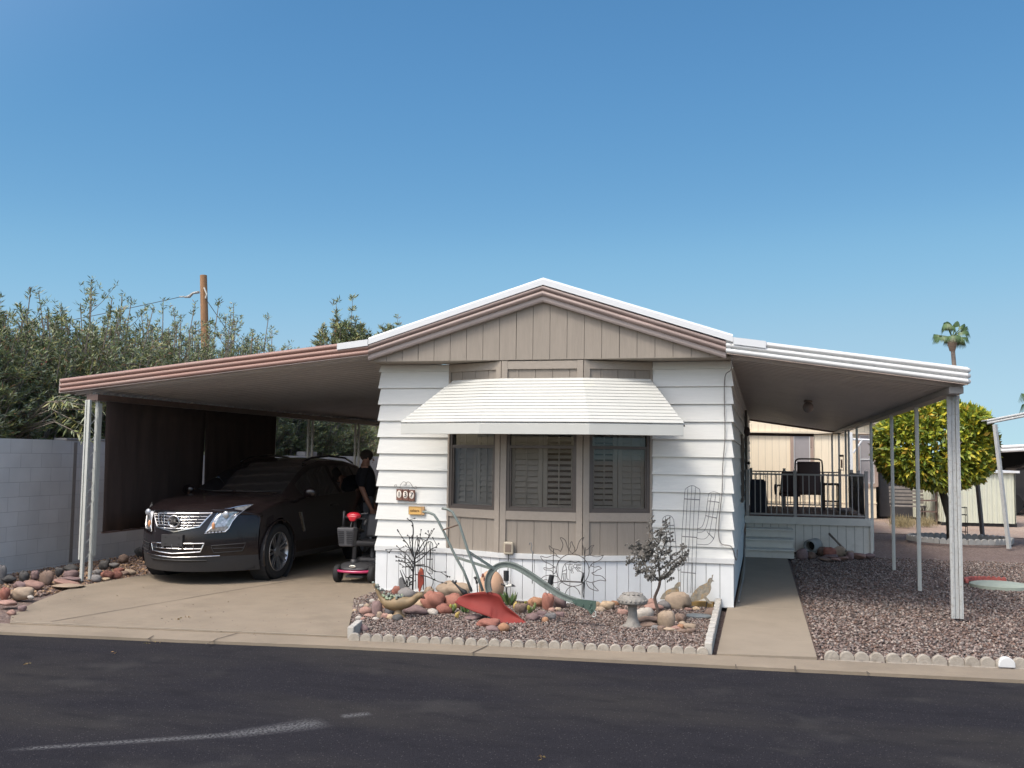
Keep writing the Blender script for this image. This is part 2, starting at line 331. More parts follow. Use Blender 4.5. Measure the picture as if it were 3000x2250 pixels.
_r=np.random.default_rng(77); _n=150; _sp=MB()
for _i in range(_n):
    _x,_y=_r.uniform(-3.0,.6),_r.uniform(-3.25,-.2) if _r.random()<.7 else _r.uniform(-3.3,-2.6)
    if _x<-3.5-(_y+.8)*-.42 or _x>.9-(_y+2.9)*.3 and _y>-2.9: continue
    _s=_r.uniform(.004,.014); _a=_r.uniform(0,6); _sp.add([(_x+_s*cos(_a),_y+_s*sin(_a),.012),(_x-_s*.4*sin(_a),_y+_s*.4*cos(_a),.016),(_x-_s*cos(_a),_y-_s*sin(_a),.011),(_x+_s*.4*sin(_a),_y-_s*.4*cos(_a),.017)],[(0,1,2,3)],int(_r.integers(0,2)))
tag(_sp.build('driveway_grit',[mat('dark_grit',(.07,.05,.035),.9),mat('tan_grit',(.24,.17,.09),.9)]),'tiny dry leaf bits and grit scattered on the driveway','litter',kind='stuff')

# ---------------------------------------------------------------- colours
M_white=mat('white_siding',(.655,.66,.625),.55,.04,40,bump=.15,bscale=90,stretch=(.12,.12,1),dirt=(.57,.575,.54),dscale=1.3,dthr=.6)
M_skirt=mat('white_skirting',(.68,.70,.70),.45,.04,5,dirt=(.50,.49,.46),dscale=3,dthr=.62)
M_trimw=mat('white_trim',(.60,.61,.60),.4,.04,8,dirt=(.5,.48,.44),dscale=4,dthr=.62)
M_beige=mat('beige_board',(.27,.235,.195),.8,.07,30,bump=.25,bscale=60,stretch=(1,1,.12))
M_beige2=mat('beige_trim',(.305,.265,.22),.75,.06,20,bump=.2,bscale=40)
M_gap=mat('groove_shadow_gap',(.10,.085,.07),.9)
M_mauve=mat('mauve_fascia',(.25,.19,.17),.45,.08,3,stretch=(.3,1,4),dirt=(.40,.30,.27),dscale=2,dthr=.55)
M_rust=mat('brown_pink_fascia',(.28,.165,.135),.5,.14,2.5,stretch=(.25,1,5),dirt=(.28,.20,.17),dscale=3,dthr=.52)
M_trimp=mat('pale_rake_trim',(.34,.285,.26),.5,.05,8)
M_roofw=mat('white_roof_metal',(.62,.64,.65),.35,.03,4,dirt=(.6,.58,.55),dscale=5,dthr=.66)
M_pan=mat('awning_pan_metal',(.485,.465,.45),.4,.08,2,dirt=(.39,.365,.35),dscale=1.5,dthr=.55)
M_seam=mat('pan_seam_metal',(.80,.76,.73),.35)
M_post=mat('painted_post',(.50,.51,.465),.4,.05,9,dirt=(.38,.37,.34),dscale=14,dthr=.6)
M_postdirty=mat('weathered_post',(.42,.435,.425),.5,.08,9,dirt=(.30,.27,.24),dscale=30,dthr=.53)
M_beam=mat('brown_beam',(.13,.085,.07),.5,.15,6)
M_beamg=mat('grey_beam',(.21,.20,.19),.45,.08,6)
M_frame=mat('bronze_window_frame',(.085,.07,.06),.4,.1,10)
M_awn=mat('cream_awning_slats',(.50,.505,.47),.35,.04,3,dirt=(.62,.62,.50),dscale=2.5,dthr=.62)
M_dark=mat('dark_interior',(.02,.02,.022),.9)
M_shut=mat('white_shutter',(.70,.70,.71),.5,.04,10)
M_black=mat('black_iron',(.02,.02,.02),.5,.2,20)
def glassmat(name,tint,gl=.12):
    m=bpy.data.materials.new(name); m.use_nodes=True; t=m.node_tree; t.nodes.clear()
    o=t.nodes.new('ShaderNodeOutputMaterial'); a=t.nodes.new('ShaderNodeBsdfTransparent'); g=t.nodes.new('ShaderNodeBsdfGlossy'); x=t.nodes.new('ShaderNodeMixShader'); fr=t.nodes.new('ShaderNodeFresnel')
    a.inputs[0].default_value=(*tint,1); g.inputs['Roughness'].default_value=.03; fr.inputs[0].default_value=1.5
    ma=t.nodes.new('ShaderNodeMath'); ma.operation='ADD'; ma.inputs[1].default_value=gl; t.links.new(fr.outputs[0],ma.inputs[0])
    t.links.new(ma.outputs[0],x.inputs[0]); t.links.new(a.outputs[0],x.inputs[1]); t.links.new(g.outputs[0],x.inputs[2]); t.links.new(x.outputs[0],o.inputs[0]); return m
M_glass=glassmat('window_glass',(.74,.73,.70),.0)
# ---------------------------------------------------------------- the mobile home
HW=4.286; HL=16.8
BAY=[(.905,0),(1.655,-.32),(2.63,-.32),(3.385,0)]
home=thing('mobile_home','single-wide mobile home with white lap siding, beige gable and a shallow bay window','mobile home',(2.143,0,0))
m=MB(); m_r=MB()
def lap(m,x0,x1,z0,z1,side=0):
    t=.028
    a=x0-(t if x0<.01 else 0); b=x1+(t if x1>HW-.01 else 0)
    m.hexa([(a,-t,z0),(b,-t,z0),(b,.05,z0),(a,.05,z0),(x0,-.004,z1),(x1,-.004,z1),(x1,.05,z1),(x0,.05,z1)])
for k in range(-1,11):
    z0=2.499-.2032*k; z1=min(z0+.2032,2.79)
    if k==10: z0=.55
    lap(m,0,.905,z0,z1-.001); lap(m_r,3.385,HW,z0,z1-.001)
for k in range(10):                         # lap seam caps near the corners
    z0=2.499-.2032*k
m.build('lap_siding',M_white,home); m_r.build('lap_siding',M_white,home)
# side walls with laps too
M_side=mat('brown_grey_side_siding',(.33,.30,.29),.6,.05,20)
for x,s,nm in ((HW,1,'side_wall'),(0,-1,'side_wall')):
    m=MB()
    for k in range(-1,11):
        z0=2.499-.2032*k if k<10 else .55; z1=min(2.499-.2032*k+.2032,2.80); t=.024*s
        m.hexa([(x-.04*s,.05,z0),(x+t,.05,z0),(x+t,HL,z0),(x-.04*s,HL,z0),(x-.04*s,.05,z1),(x+.002*s,.05,z1),(x+.002*s,HL,z1),(x-.04*s,HL,z1)])
    m.build(nm,M_white,home)
    m=MB()
    for j in range(int(HL/.30)):
        y=.004+j*.30; m.box(min(x-.02*s,x+.012*s),max(x-.02*s,x+.012*s),y,y+.294,.012,.487)
    m.box(min(x-.03*s,x-.022*s),max(x-.03*s,x-.022*s),0.02,HL-.02,.0,.49)
    m.box(min(x-.03*s,x+.03*s),max(x-.03*s,x+.03*s),.03,HL-.02,.489,.552); m.build('side_skirting',M_skirt,home)
m=MB(); m.box(.06,HW-.06,HL-.1,HL,.0,2.8); m.build('rear_wall',M_white,home)
# skirting following the bay
SK=[(-.02,-.012)]+[(BAY[0][0],-.012)]+[(BAY[1][0],BAY[1][1]-.012),(BAY[2][0],BAY[2][1]-.012)]+[(BAY[3][0],-.012),(HW+.02,-.012)]
m=MB(); tr=MB()
for i in range(5):
    M,L=frame(SK[i],SK[i+1]); n=max(1,round(L/.147)); w=L/n
    for j in range(n): m.box(j*w+.003,(j+1)*w-.003,0,.02,.018,.488,M=M)
    m.box(0,L,.022,.03,0,.49,mi=1,M=M)
    tr.box(-.006,L+.006,-.022,.03,.489,.549,M=M); tr.box(0,L,-.012,.02,0,.017,M=M)
m.build('skirting',[M_skirt,M_gap],home); tr.build('skirting_trim',M_trimw,home,bevel=.003)
# corner boards and the frame strip beside the bay
# bay panels
def tri_groove(m,x0,x1,z0,z1,y0,y1,M=None,w=.203):
    x=x0
    while x<x1-.002:
        e=min(x1,x+w); m.box(x+.0025,e-.0025,y0,y1,z0,z1,M=M); x=e
for i in range(3):
    M,L=frame(BAY[i],BAY[i+1])
    m=MB(); tri_groove(m,.002,L-.002,.55,.935,-.004,.02,M); m.box(.002,L-.002,.012,.03,.55,.935,mi=1,M=M); m.build('bay_panel',[M_beige,M_gap],home); m=MB()
    tri_groove(m,.002,L-.002,2.06,2.79,-.004,.02,M); m.box(.002,L-.002,.012,.03,2.06,2.79,mi=1,M=M)
    m.build('upper_bay_panel',[M_beige,M_gap],home)
    m=MB()
    e0=.03 if i==0 else .072; e1=.03 if i==2 else .072
    m.box(0,e0,-.026,.03,.55,2.79,M=M); m.box(L-e1,L,-.026,.03,.55,2.79,M=M)
    m.box(e0,L-e1,-.024,.03,.935,1.035,M=M); m.box(e0,L-e1,-.024,.03,2.69,2.785,M=M); m.box(e0,L-e1,-.024,.03,2.03,2.10,M=M)
    m.build('bay_trim',M_beige2,home,bevel=.003)
    # window
    a,b=e0,L-e1
    fr=MB()
    for (x0,x1,z0,z1,y0) in ((a,a+.035,1.035,2.03,-.012),(b-.035,b,1.035,2.03,-.012),(a+.035,b-.035,1.035,1.07,-.012),(a+.035,b-.035,1.995,2.03,-.012),(a+.035,b-.035,1.765,1.80,-.006),(a+.035,a+.053,1.07,1.765,0),(b-.053,b-.035,1.07,1.765,0),(a+.053,b-.053,1.07,1.088,0)):
        fr.box(x0,x1,y0,.035,z0,z1,M=M)
    w=fr.build('window',M_frame,home,bevel=.002)
    MB().box(a+.053,b-.053,.012,.016,1.088,1.765,M=M).box(a+.035,b-.035,.022,.026,1.80,1.995,M=M).build('pane',M_glass,w)
    s=MB(); y0=.075
    # plantation shutters: stiles, rails, louvres
    c=(a+b)/2; pans=[(a+.03,c-.004,  .62 if i!=2 else .95),(c+.004,b-.03,.55 if i==0 else (1.1 if i==1 else .5))]
    for (x0,x1,op) in pans:
        for (p,q) in ((x0,x0+.05),(x1-.05,x1)): s.box(p,q,y0,y0+.028,1.04,2.03,M=M)
        s.box(x0+.05,x1-.05,y0,y0+.028,1.04,1.11,M=M); s.box(x0+.05,x1-.05,y0,y0+.028,1.97,2.03,M=M); 
        z=1.145
        while z<1.97:
            h=.036; dy=h*sin(op); dz=h*cos(op)
            s.hexa([(x0+.052,y0+.014-dy,z-dz),(x1-.052,y0+.014-dy,z-dz),(x1-.052,y0+.02-dy,z-dz-.003),(x0+.052,y0+.02-dy,z-dz-.003),(x0+.052,y0+.008+dy,z+dz+.003),(x1-.052,y0+.008+dy,z+dz+.003),(x1-.052,y0+.016+dy,z+dz),(x0+.052,y0+.016+dy,z+dz)],M=M)
            z+=.0655
        s.box((x0+x1)/2-.006,(x0+x1)/2+.006,y0-.02,y0-.01,1.12,1.95,M=M)
    s.build('shutter',M_shut,w)
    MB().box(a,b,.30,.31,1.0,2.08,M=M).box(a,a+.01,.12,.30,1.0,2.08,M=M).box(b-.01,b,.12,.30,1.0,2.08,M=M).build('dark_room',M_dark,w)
# soffit under gable
m=MB(); m.box(-.01,HW+.01,-.345,.02,2.795,2.812); m.build('soffit',M_beige,home)
# gable boards
AX,AZ=2.15,3.56
def rz(x): return 2.83+(AZ-2.83)*(1-abs(x-AX)/AX)
m=MB(); x=0.0; seams=[.0]
xs=[i*.2032 for i in range(22)]+[HW]
for a,b in zip(xs[:-1],xs[1:]):
    g=.0025 if abs((a/.2032)%6-3)>.1 else .0045
    P=[(a+g,2.80),(b-.0025,2.80),(b-.0025,rz(b))]
    if a<AX<b: P.append((AX,AZ))
    P.append((a+g,rz(a+g)))
    m.prism(P,-.352,-.33,'y')
m.prism([(0.01,2.805),(HW-.01,2.805),(HW-.01,2.83),(AX,AZ-.02),(.01,2.83)],-.335,-.30,'y',mi=1)
m.build('gable',[M_beige,M_gap],home)
# fascia ribs: path on the bottom line, profile of half-rounds
def ribs(h,n,d=.028,back=.02):
    P=[]
    for k in range(n):
        for j in range(7):
            t=j/6; P.append((-.012-d*sin(pi*t)**.6,h*(k+t)/n))
    return [(back,0)]+P+[(back,h)]
PL=[(.006,-.42,2.882),(AX+.01,-.42,3.535),(4.245,-.42,2.842)]
m=MB(); m.sweep(PL,ribs(.13,2)); m.build('rake_fascia',M_mauve,home,smooth=True,autos=35)
m=MB(); m.sweep([(-.01,-.40,2.813),(AX+.008,-.40,3.474),(4.245,-.40,2.782)],[(-.012,0),(-.022,.02),(-.022,.062),(.05,.062),(.05,0)]); m.build('rake_trim',M_trimp,home)
m=MB(); m.sweep([(.006,-.42,3.0),(AX+.02,-.42,3.662),(4.32,-.42,2.956)],[(-.045,0),(-.045,.066),(-.03,.086),(.10,.082),(.10,.07),(-.03,.07),(-.035,0)]); m.build('drip_edge',M_roofw,home)
m=MB()
m.hexa([(.0,-.33,3.045),(AX,-.33,3.72),(AX,HL+.2,3.72),(.0,HL+.2,3.045),(.0,-.33,3.065),(AX,-.33,3.742),(AX,HL+.2,3.742),(.0,HL+.2,3.065)])
m.hexa([(AX,-.33,3.72),(HW,-.33,3.0),(HW,HL+.2,3.0),(AX,HL+.2,3.72),(AX,-.33,3.742),(HW,-.33,3.02),(HW,HL+.2,3.02),(AX,HL+.2,3.742)])
m.prism([(.02,2.9),(AX,3.6),(HW-.02,2.9)],HL-.2,HL,'y')
m.build('roof',M_roofw,home)
# window on the right side wall, seen at a sharp angle
m=MB(); m.box(HW+.02,HW+.05,4.2,5.3,1.0,1.06).box(HW+.02,HW+.05,4.2,5.3,2.0,2.06).box(HW+.02,HW+.05,4.2,4.26,1.06,2.0).box(HW+.02,HW+.05,5.24,5.3,1.06,2.0)
w=m.build('window',M_frame,home); MB().box(HW+.026,HW+.032,4.26,5.24,1.06,2.0).build('pane',M_glass,w)
m=MB(); m.box(HW+.02,HW+.06,7.9,8.8,.66,2.62); dd=m.build('door',mat('dark_screen_door',(.06,.055,.05),.5),home); MB().sphere((HW+.09,8.0,1.6),.03).build('handle',M_black,dd)
# ---------------------------------------------------------------- cream slatted window awning
aw=thing('window_awning','cream slatted metal awning projecting over the three bay windows','awning',(2.143,-.35,2.5))
T=[(.985,-.10),(1.66,-.37),(2.63,-.37),(3.375,-.10)]; B=[(.50,-.57),(1.55,-.88),(2.80,-.88),(3.79,-.57)]
NS=14; sl=MB(); M_awsh=mat('slat_gap_shade',(.015,.015,.014),.8)  # near-black colour stands in for the shade seen between the slats
for k in range(NS):
    t=k/(NS-.4); t2=(k+.60)/(NS-.4)
    z=2.575-.515*t; rows=[]
    for (tt,zz,off) in ((t,z,.0),(t+.01,z+.006,.0),(t2,z-.017,-.012),(t2+.02,z-.027,-.010),(t2,z-.031,0),(t,z-.012,.012)):
        P=[(T[i][0]+(B[i][0]-T[i][0])*tt,T[i][1]+(B[i][1]-T[i][1])*tt+off) for i in range(4)]
        a=[(P[0][0]+.012,P[0][1],zz-.006)]; row=a+[(p[0],p[1],zz) for p in P]+[(P[3][0]-.012,P[3][1],zz-.006)]
        rows.append(row)
    rows.append(rows[0]); sl.grid(rows)
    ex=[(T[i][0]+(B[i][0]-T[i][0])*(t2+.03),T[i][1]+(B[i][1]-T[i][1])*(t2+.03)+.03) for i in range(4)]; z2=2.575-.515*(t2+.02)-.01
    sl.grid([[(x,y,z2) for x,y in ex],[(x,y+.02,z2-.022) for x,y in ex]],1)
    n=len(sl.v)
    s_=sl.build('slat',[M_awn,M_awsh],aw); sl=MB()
va=MB(); P=[(B[0][0]+.0,B[0][1])]+B[1:3]+[(B[3][0],B[3][1])]
va.grid([[(p[0],p[1]+.0,2.046) for p in P],[(p[0],p[1]-.012,2.03) for p in P],[(p[0],p[1]-.014,1.918) for p in P],[(p[0],p[1]+.006,1.914) for p in P],[(p[0],p[1]+.008,2.04) for p in P]])
va.build('valance',M_awn,aw)
for (p,q) in zip(T,B): MB().tube([(p[0],p[1],2.55),(q[0]*.985+.03,q[1]+.02,2.03)],.008,6).build('rafter',M_awn,aw)
for (x,y,x2) in ((.55,-.5,.93),(3.74,-.5,3.36)): MB().tube([(x,y,1.95),(x2,-.05,2.0)],.009,6).build('support_arm',M_awn,aw)
# ---------------------------------------------------------------- carport on the left
def pansheet(m,x0,z0,x1,z1,y0,y1,pitch_=.2,th=.03,mi=0,mi2=1,sw=.014):
    rows=[[],[]]; y=y0
    while y<y1:
        for dy,dz in ((0,0),(pitch_*.80,0),(pitch_*.85,-th),(pitch_*.95,-th)):
            if y+dy<=y1: rows[0].append((x0,y+dy,z0+dz)); rows[1].append((x1,y+dy,z1+dz))
        y+=pitch_
    m.grid(rows,mi)
    if mi2 is not None:
        y=y0+pitch_*.86
        while y<y1: m.add([(x0,y,z0-th-.002),(x1,y,z1-th-.002),(x1,y+sw,z1-th-.002),(x0,y+sw,z0-th-.002)],[(0,1,2,3)],mi2); y+=pitch_
CZ=lambda x:2.455+(x+4.36)*.1012
cp=thing('carport','carport roof with brown-pink ribbed fascia lean-to against the home, over the parked car','carport',(-2.2,0,0))
m=MB(); m.sweep([(-4.362,-.42,2.437),(-2.4,-.42,2.640),(.004,-.42,2.880)],ribs(.182,3)); m.build('fascia',M_rust,cp,smooth=True,autos=35)
m=MB(); m.sweep([(-4.362,-.425,2.430),(.004,-.425,2.873)],[(-.018,0),(-.018,.008),(.03,.008),(.03,0)]); m.build('fascia_edge',M_trimp,cp)
m=MB(); m.sweep([(-4.384,-.44,2.43),(-4.364,-.44,2.43)],[(0,0),(0,.19),(.06,.19),(.06,0)]); m.box(-4.384,-4.30,-.38,16.8,2.43,2.62); m.build('fascia_return',M_trimp,cp)
m=MB(); pansheet(m,-4.32,2.445,.0,2.882,-.38,16.8); m.build('roof_pans',[M_pan,M_seam],cp)
m=MB(); m.hexa([(-4.33,-.38,2.55),(.02,-.38,2.99),(.02,16.8,2.99),(-4.33,16.8,2.55),(-4.33,-.38,2.57),(.02,-.38,3.02),(.02,16.8,3.02),(-4.33,16.8,2.57)]); m.build('roof_top',M_roofw,cp)
m=MB(); m.sweep([(-.40,-.42,2.940),(.002,-.42,2.985)],[(-.05,0),(-.05,.078),(.02,.086),(.02,.08),(-.04,.075),(-.04,0)]); m.build('white_flashing',M_roofw,cp)
m=MB(); m.box(-3.99,-3.82,-.39,16.8,2.335,2.415); m.build('beam',M_beam,cp)
m=MB(); y=-.3
while y<16.5: m.prism([(y,2.415),(y+.11,2.415),(y+.085,2.445),(y+.025,2.445)],-3.985,-3.93,'x'); y+=.2
m.build('beam_blocks',M_trimw,cp)
def carpost(x,ya,yb):
    m=MB()
    for y in (ya,yb):
        m.box(x-.02,x+.02,y-.02,y+.02,0,2.335)
        m.box(x-.026,x-.0205,y-.006,y+.006,.02,2.3)
    if ya<0: m.box(x-.050,x-.028,ya-.025,ya+.025,.27,2.335); m.box(x+.03,x+.036,yb-.02,yb+.05,.3,2.3)
    p=m.build('post',M_post,cp,bevel=.003)
    s=MB(); z=.25; k=0
    while z<2.1:
        pts=[]
        for i in range(25):
            t=i/24; a=pi*(t*3-1.5); rr=.02+.02*abs(t-.5)*2
            pts.append((x, (ya+yb)/2+(.05*sin(a) if k%2 else -.05*sin(a))*.9, z+.30*t))
        s.tube(pts,.0045,5); z+=.33; k+=1
    s.build('scroll',M_post,p,smooth=True)
for ya,yb in ((-.475,-.315),(2.02,2.18),(4.36,4.52),(5.86,6.04),(8.1,8.3),(10.6,10.8),(13.2,13.4),(16.2,16.4)): carpost(-3.875,ya,yb)
M_shade=mat('brown_shade_cloth',(.055,.035,.028),.95,.25,3,stretch=(1,2,.4))
for y0,y1 in ((-.22,2.12),(2.16,4.40)):
    m=MB(); n=24
    m.grid([[(-3.80+.012*sin(j*1.7+z*2),y0+(y1-y0)*j/n,z) for j in range(n+1)] for z in (.6,.9,1.2,1.5,1.8,2.1,2.33)]); 
    s=m.build('shade_screen',M_shade,cp,smooth=True,thick=.006)
    MB().tube([(-3.80,y0,.6),(-3.80,y1,.6)],.014,8).build('bottom_bar',M_beam,s)
# ---------------------------------------------------------------- patio cover on the right
pc=thing('patio_cover','white ribbed-edge patio cover lean-to along the right side of the home','patio cover',(5.5,0,0))
m=MB(); m.sweep([(4.243,-.42,2.836),(6.70,-.42,2.476)],ribs(.178,3)); m.build('fascia',M_trimw,pc,smooth=True,autos=35)
m=MB(); m.sweep([(4.25,-.425,2.828),(6.70,-.425,2.468)],[(-.018,0),(-.018,.008),(.03,.008),(.03,0)]); m.build('fascia_edge',mat('stained_edge',(.45,.36,.30),.6,.2,5),pc)
m=MB()
for k in range(3): m.tube([(6.705,-.42,2.505+.058*k),(6.705,16.5,2.505+.058*k)],.029,8)
m.build('side_gutter',M_trimw,pc,smooth=True)
m=MB(); m.sweep([(4.325,-.42,2.930),(4.672,-.42,2.880)],[(-.05,0),(-.05,.078),(.02,.086),(.02,.08),(-.04,.075),(-.04,0)]); m.build('white_flashing',M_roofw,pc)
m=MB(); pansheet(m,4.29,2.842,6.69,2.490,-.38,16.5,.19,.045,sw=.03); m.build('roof_pans',[M_pan,M_seam],pc)
m=MB(); m.hexa([(4.27,-.38,2.97),(6.7,-.38,2.61),(6.7,16.5,2.61),(4.27,16.5,2.97),(4.27,-.38,3.0),(6.7,-.38,2.64),(6.7,16.5,2.64),(4.27,16.5,3.0)]); m.build('roof_top',M_roofw,pc)
m=MB(); m.box(6.53,6.67,-.36,16.5,2.385,2.452); m.build('beam',M_beamg,pc)
m=MB(); m.sweep([(4.29,16.45,2.75),(6.68,16.45,2.40)],[(0,0),(0,.09),(.05,.09),(.05,0)]); m.build('rear_fascia',M_beam,pc)
def rpost(y,xs,mt=M_post,w=.023,z0=0):
    m=MB()
    for x in xs:
        m.box(x-w,x+w,y-w,y+w,z0,2.385); m.box(x-w*.3,x+w*.3,y-w-.004,y-w-.0005,z0+.02,2.38)
    return m.build('post',mt,pc,bevel=.003)
m=MB()
for x,y in ((6.590,.03),(6.632,.045),(6.674,.03)): m.box(x-.019,x+.019,y-.019,y+.019,-.0,2.385); m.box(x-.005,x+.005,y-.023,y-.0195,.02,2.38)
m.build('post',M_postdirty,pc,bevel=.004)['label']='weathered three-part corner post with flaking paint'
for y,xs in ((2.3,(6.59,)),(4.75,(6.58,)),(5.15,(6.63,)),(7.9,(6.60,)),(10.7,(6.6,)),(13.2,(6.57,6.64)),(15.7,(6.6,)),(16.35,(6.47,))): rpost(y,xs)
m=MB(); m.lathe([(.07,0),(.07,.03),(.04,.05)],(5.35,5.0,2.60)); gl=m.build('porch_light',mat('light_fitting',(.25,.2,.17),.5),pc); 
MB().sphere((5.35,5.0,2.52),.085,10,sc=(1,1,1.05)).build('globe',mat('amber_glass_globe',(.35,.29,.25),.25,.1,5,coat=.5),gl,smooth=True)

# ---------------------------------------------------------------- block wall on the left
def blockmat():
    m=bpy.data.materials.new('grey_block_wall'); m.use_nodes=True; t=m.node_tree; N=t.nodes; L=t.links; b=N['Principled BSDF']; b.inputs['Roughness'].default_value=.9
    tc=N.new('ShaderNodeTexCoord'); sx=N.new('ShaderNodeSeparateXYZ'); cx=N.new('ShaderNodeCombineXYZ'); L.new(tc.outputs['Object'],sx.inputs[0]); L.new(sx.outputs[1],cx.inputs[0]); L.new(sx.outputs[2],cx.inputs[1])
    br=N.new('ShaderNodeTexBrick'); br.inputs['Scale'].default_value=1; br.inputs['Brick Width'].default_value=.4064; br.inputs['Row Height'].default_value=.2032; br.inputs['Mortar Size'].default_value=.0045; br.inputs['Mortar Smooth'].default_value=.3
    br.inputs['Color1'].default_value=(.60,.595,.57,1); br.inputs['Color2'].default_value=(.66,.655,.63,1); br.inputs['Mortar'].default_value=(.50,.495,.475,1); L.new(cx.outputs[0],br.inputs['Vector'])
    n=N.new('ShaderNodeTexNoise'); n.inputs['Scale'].default_value=2.2; n.inputs['Detail'].default_value=9; L.new(tc.outputs['Object'],n.inputs['Vector'])
    mx=N.new('ShaderNodeMix'); mx.data_type='RGBA'; mx.blend_type='MULTIPLY'; mx.inputs[0].default_value=.3; L.new(br.outputs[0],mx.inputs[6]); L.new(n.outputs[0],mx.inputs[7]); 
    mu=N.new('ShaderNodeMix'); mu.data_type='RGBA'; mu.blend_type='MULTIPLY'; mu.inputs[0].default_value=1; L.new(mx.outputs[2],mu.inputs[6]); mu.inputs[7].default_value=(1.3,1.3,1.3,1); L.new(mu.outputs[2],b.inputs['Base Color'])
    bp=N.new('ShaderNodeBump'); bp.inputs['Strength'].default_value=.5; bp.inputs['Distance'].default_value=.006; bp.invert=True; L.new(br.outputs['Fac'],bp.inputs['Height'])
    n2=N.new('ShaderNodeTexNoise'); n2.inputs['Scale'].default_value=70; L.new(tc.outputs['Object'],n2.inputs['Vector']); b2=N.new('ShaderNodeBump'); b2.inputs['Strength'].default_value=.25; b2.inputs['Distance'].default_value=.006; L.new(n2.outputs[0],b2.inputs['Height']); L.new(bp.outputs[0],b2.inputs['Normal']); L.new(b2.outputs[0],b.inputs['Normal']); return m
M_block=blockmat()
wl=thing('block_wall','grey concrete block wall stepping down along the left side behind the carport','wall',(-5.45,3,0))
m=MB(); m.box(-5.65,-5.45,-4.0,2.75,-.05,1.829); m.box(-5.65,-5.45,2.75,26,-.05,1.626); m.build('wall_run',M_block,wl)
M_mort=mat('mortar_band',(.30,.27,.24),.9,.1,20)
m=MB(); m.box(-5.449,-5.444,1.23,1.30,0,1.80); m.build('mortar_patch',M_mort,wl)
m=MB(); m.box(-5.66,-5.44,1.05,2.5,1.829,1.86); m.build('cap_board',mat('loose_cap',(.33,.32,.31),.8,.1),wl,bevel=.004)
m=MB(); m.box(-5.66,-5.44,8.9,9.5,1.627,1.72); m.build('cap_block',mat('loose_cap',(.33,.32,.31)),wl,bevel=.006)
m=MB(); m.box(-4.6,3,25.0,25.2,-.05,1.9); tag(m.build('block_wall',M_block),'pale block wall far behind the carport at the back of the lot','wall')
# ---------------------------------------------------------------- foliage helper: real leaf faces on stems
LM=[mat('oleander_leaf_green',(.17,.21,.075),.5,.3,3),mat('oleander_leaf_olive',(.27,.265,.09),.5,.3,3),mat('oleander_leaf_grey',(.23,.26,.165),.5,.2,3),mat('oleander_leaf_dark',(.085,.115,.05),.55,.3,3),mat('dry_leaf_brown',(.20,.10,.05),.8,.3,4)]
M_bark=mat('grey_bark',(.20,.17,.14),.9,.25,8,bump=.4,bscale=30)
M_pinkf=mat('coral_blossom',(.55,.13,.12),.6,.2,20)
def leafmesh(name,C,D,L,Wd,mats,mi,parent=None,cup=.25):
    """C centres, D directions, one folded four-point blade each"""
    n=len(C); r=np.random.default_rng(n+5); D=D/np.linalg.norm(D,axis=1)[:,None]; a=r.normal(size=(n,3)); S=np.cross(D,a); S/=np.linalg.norm(S,axis=1)[:,None]
    U=np.cross(S,D); L=L[:,None]; Wd=Wd[:,None]
    V=np.stack([C,C+D*L*.5+S*Wd*.5+U*Wd*cup,C+D*L,C+D*L*.5-S*Wd*.5+U*Wd*cup],1)
    V=np.concatenate([V,(C+D*L*.45)[:,None]],1).reshape(-1,3)
    F=np.array([[0,1,4],[1,2,4],[2,3,4],[3,0,4]]); FF=(F[None]+(np.arange(n)*5)[:,None,None]).reshape(-1,3)
    og=np.array(ORG.get(parent.name,Vector((0,0,0)))) if parent is not None else np.zeros(3)
    V=V-og; me=bpy.data.meshes.new(name); me.vertices.add(len(V)); me.vertices.foreach_set('co',V.ravel()); me.loops.add(FF.size); me.loops.foreach_set('vertex_index',FF.ravel().astype(np.int32))
    me.polygons.add(len(FF)); me.polygons.foreach_set('loop_start',np.arange(0,FF.size,3,dtype=np.int32)); me.polygons.foreach_set('use_smooth',np.ones(len(FF),bool))
    for q in mats: me.materials.append(q)
    me.polygons.foreach_set('material_index',np.repeat(mi,4).astype(np.int32)); me.update(calc_edges=True)
    o=bpy.data.objects.new(name,me); COL.objects.link(o)
    if parent is not None: o.parent=parent
    return o
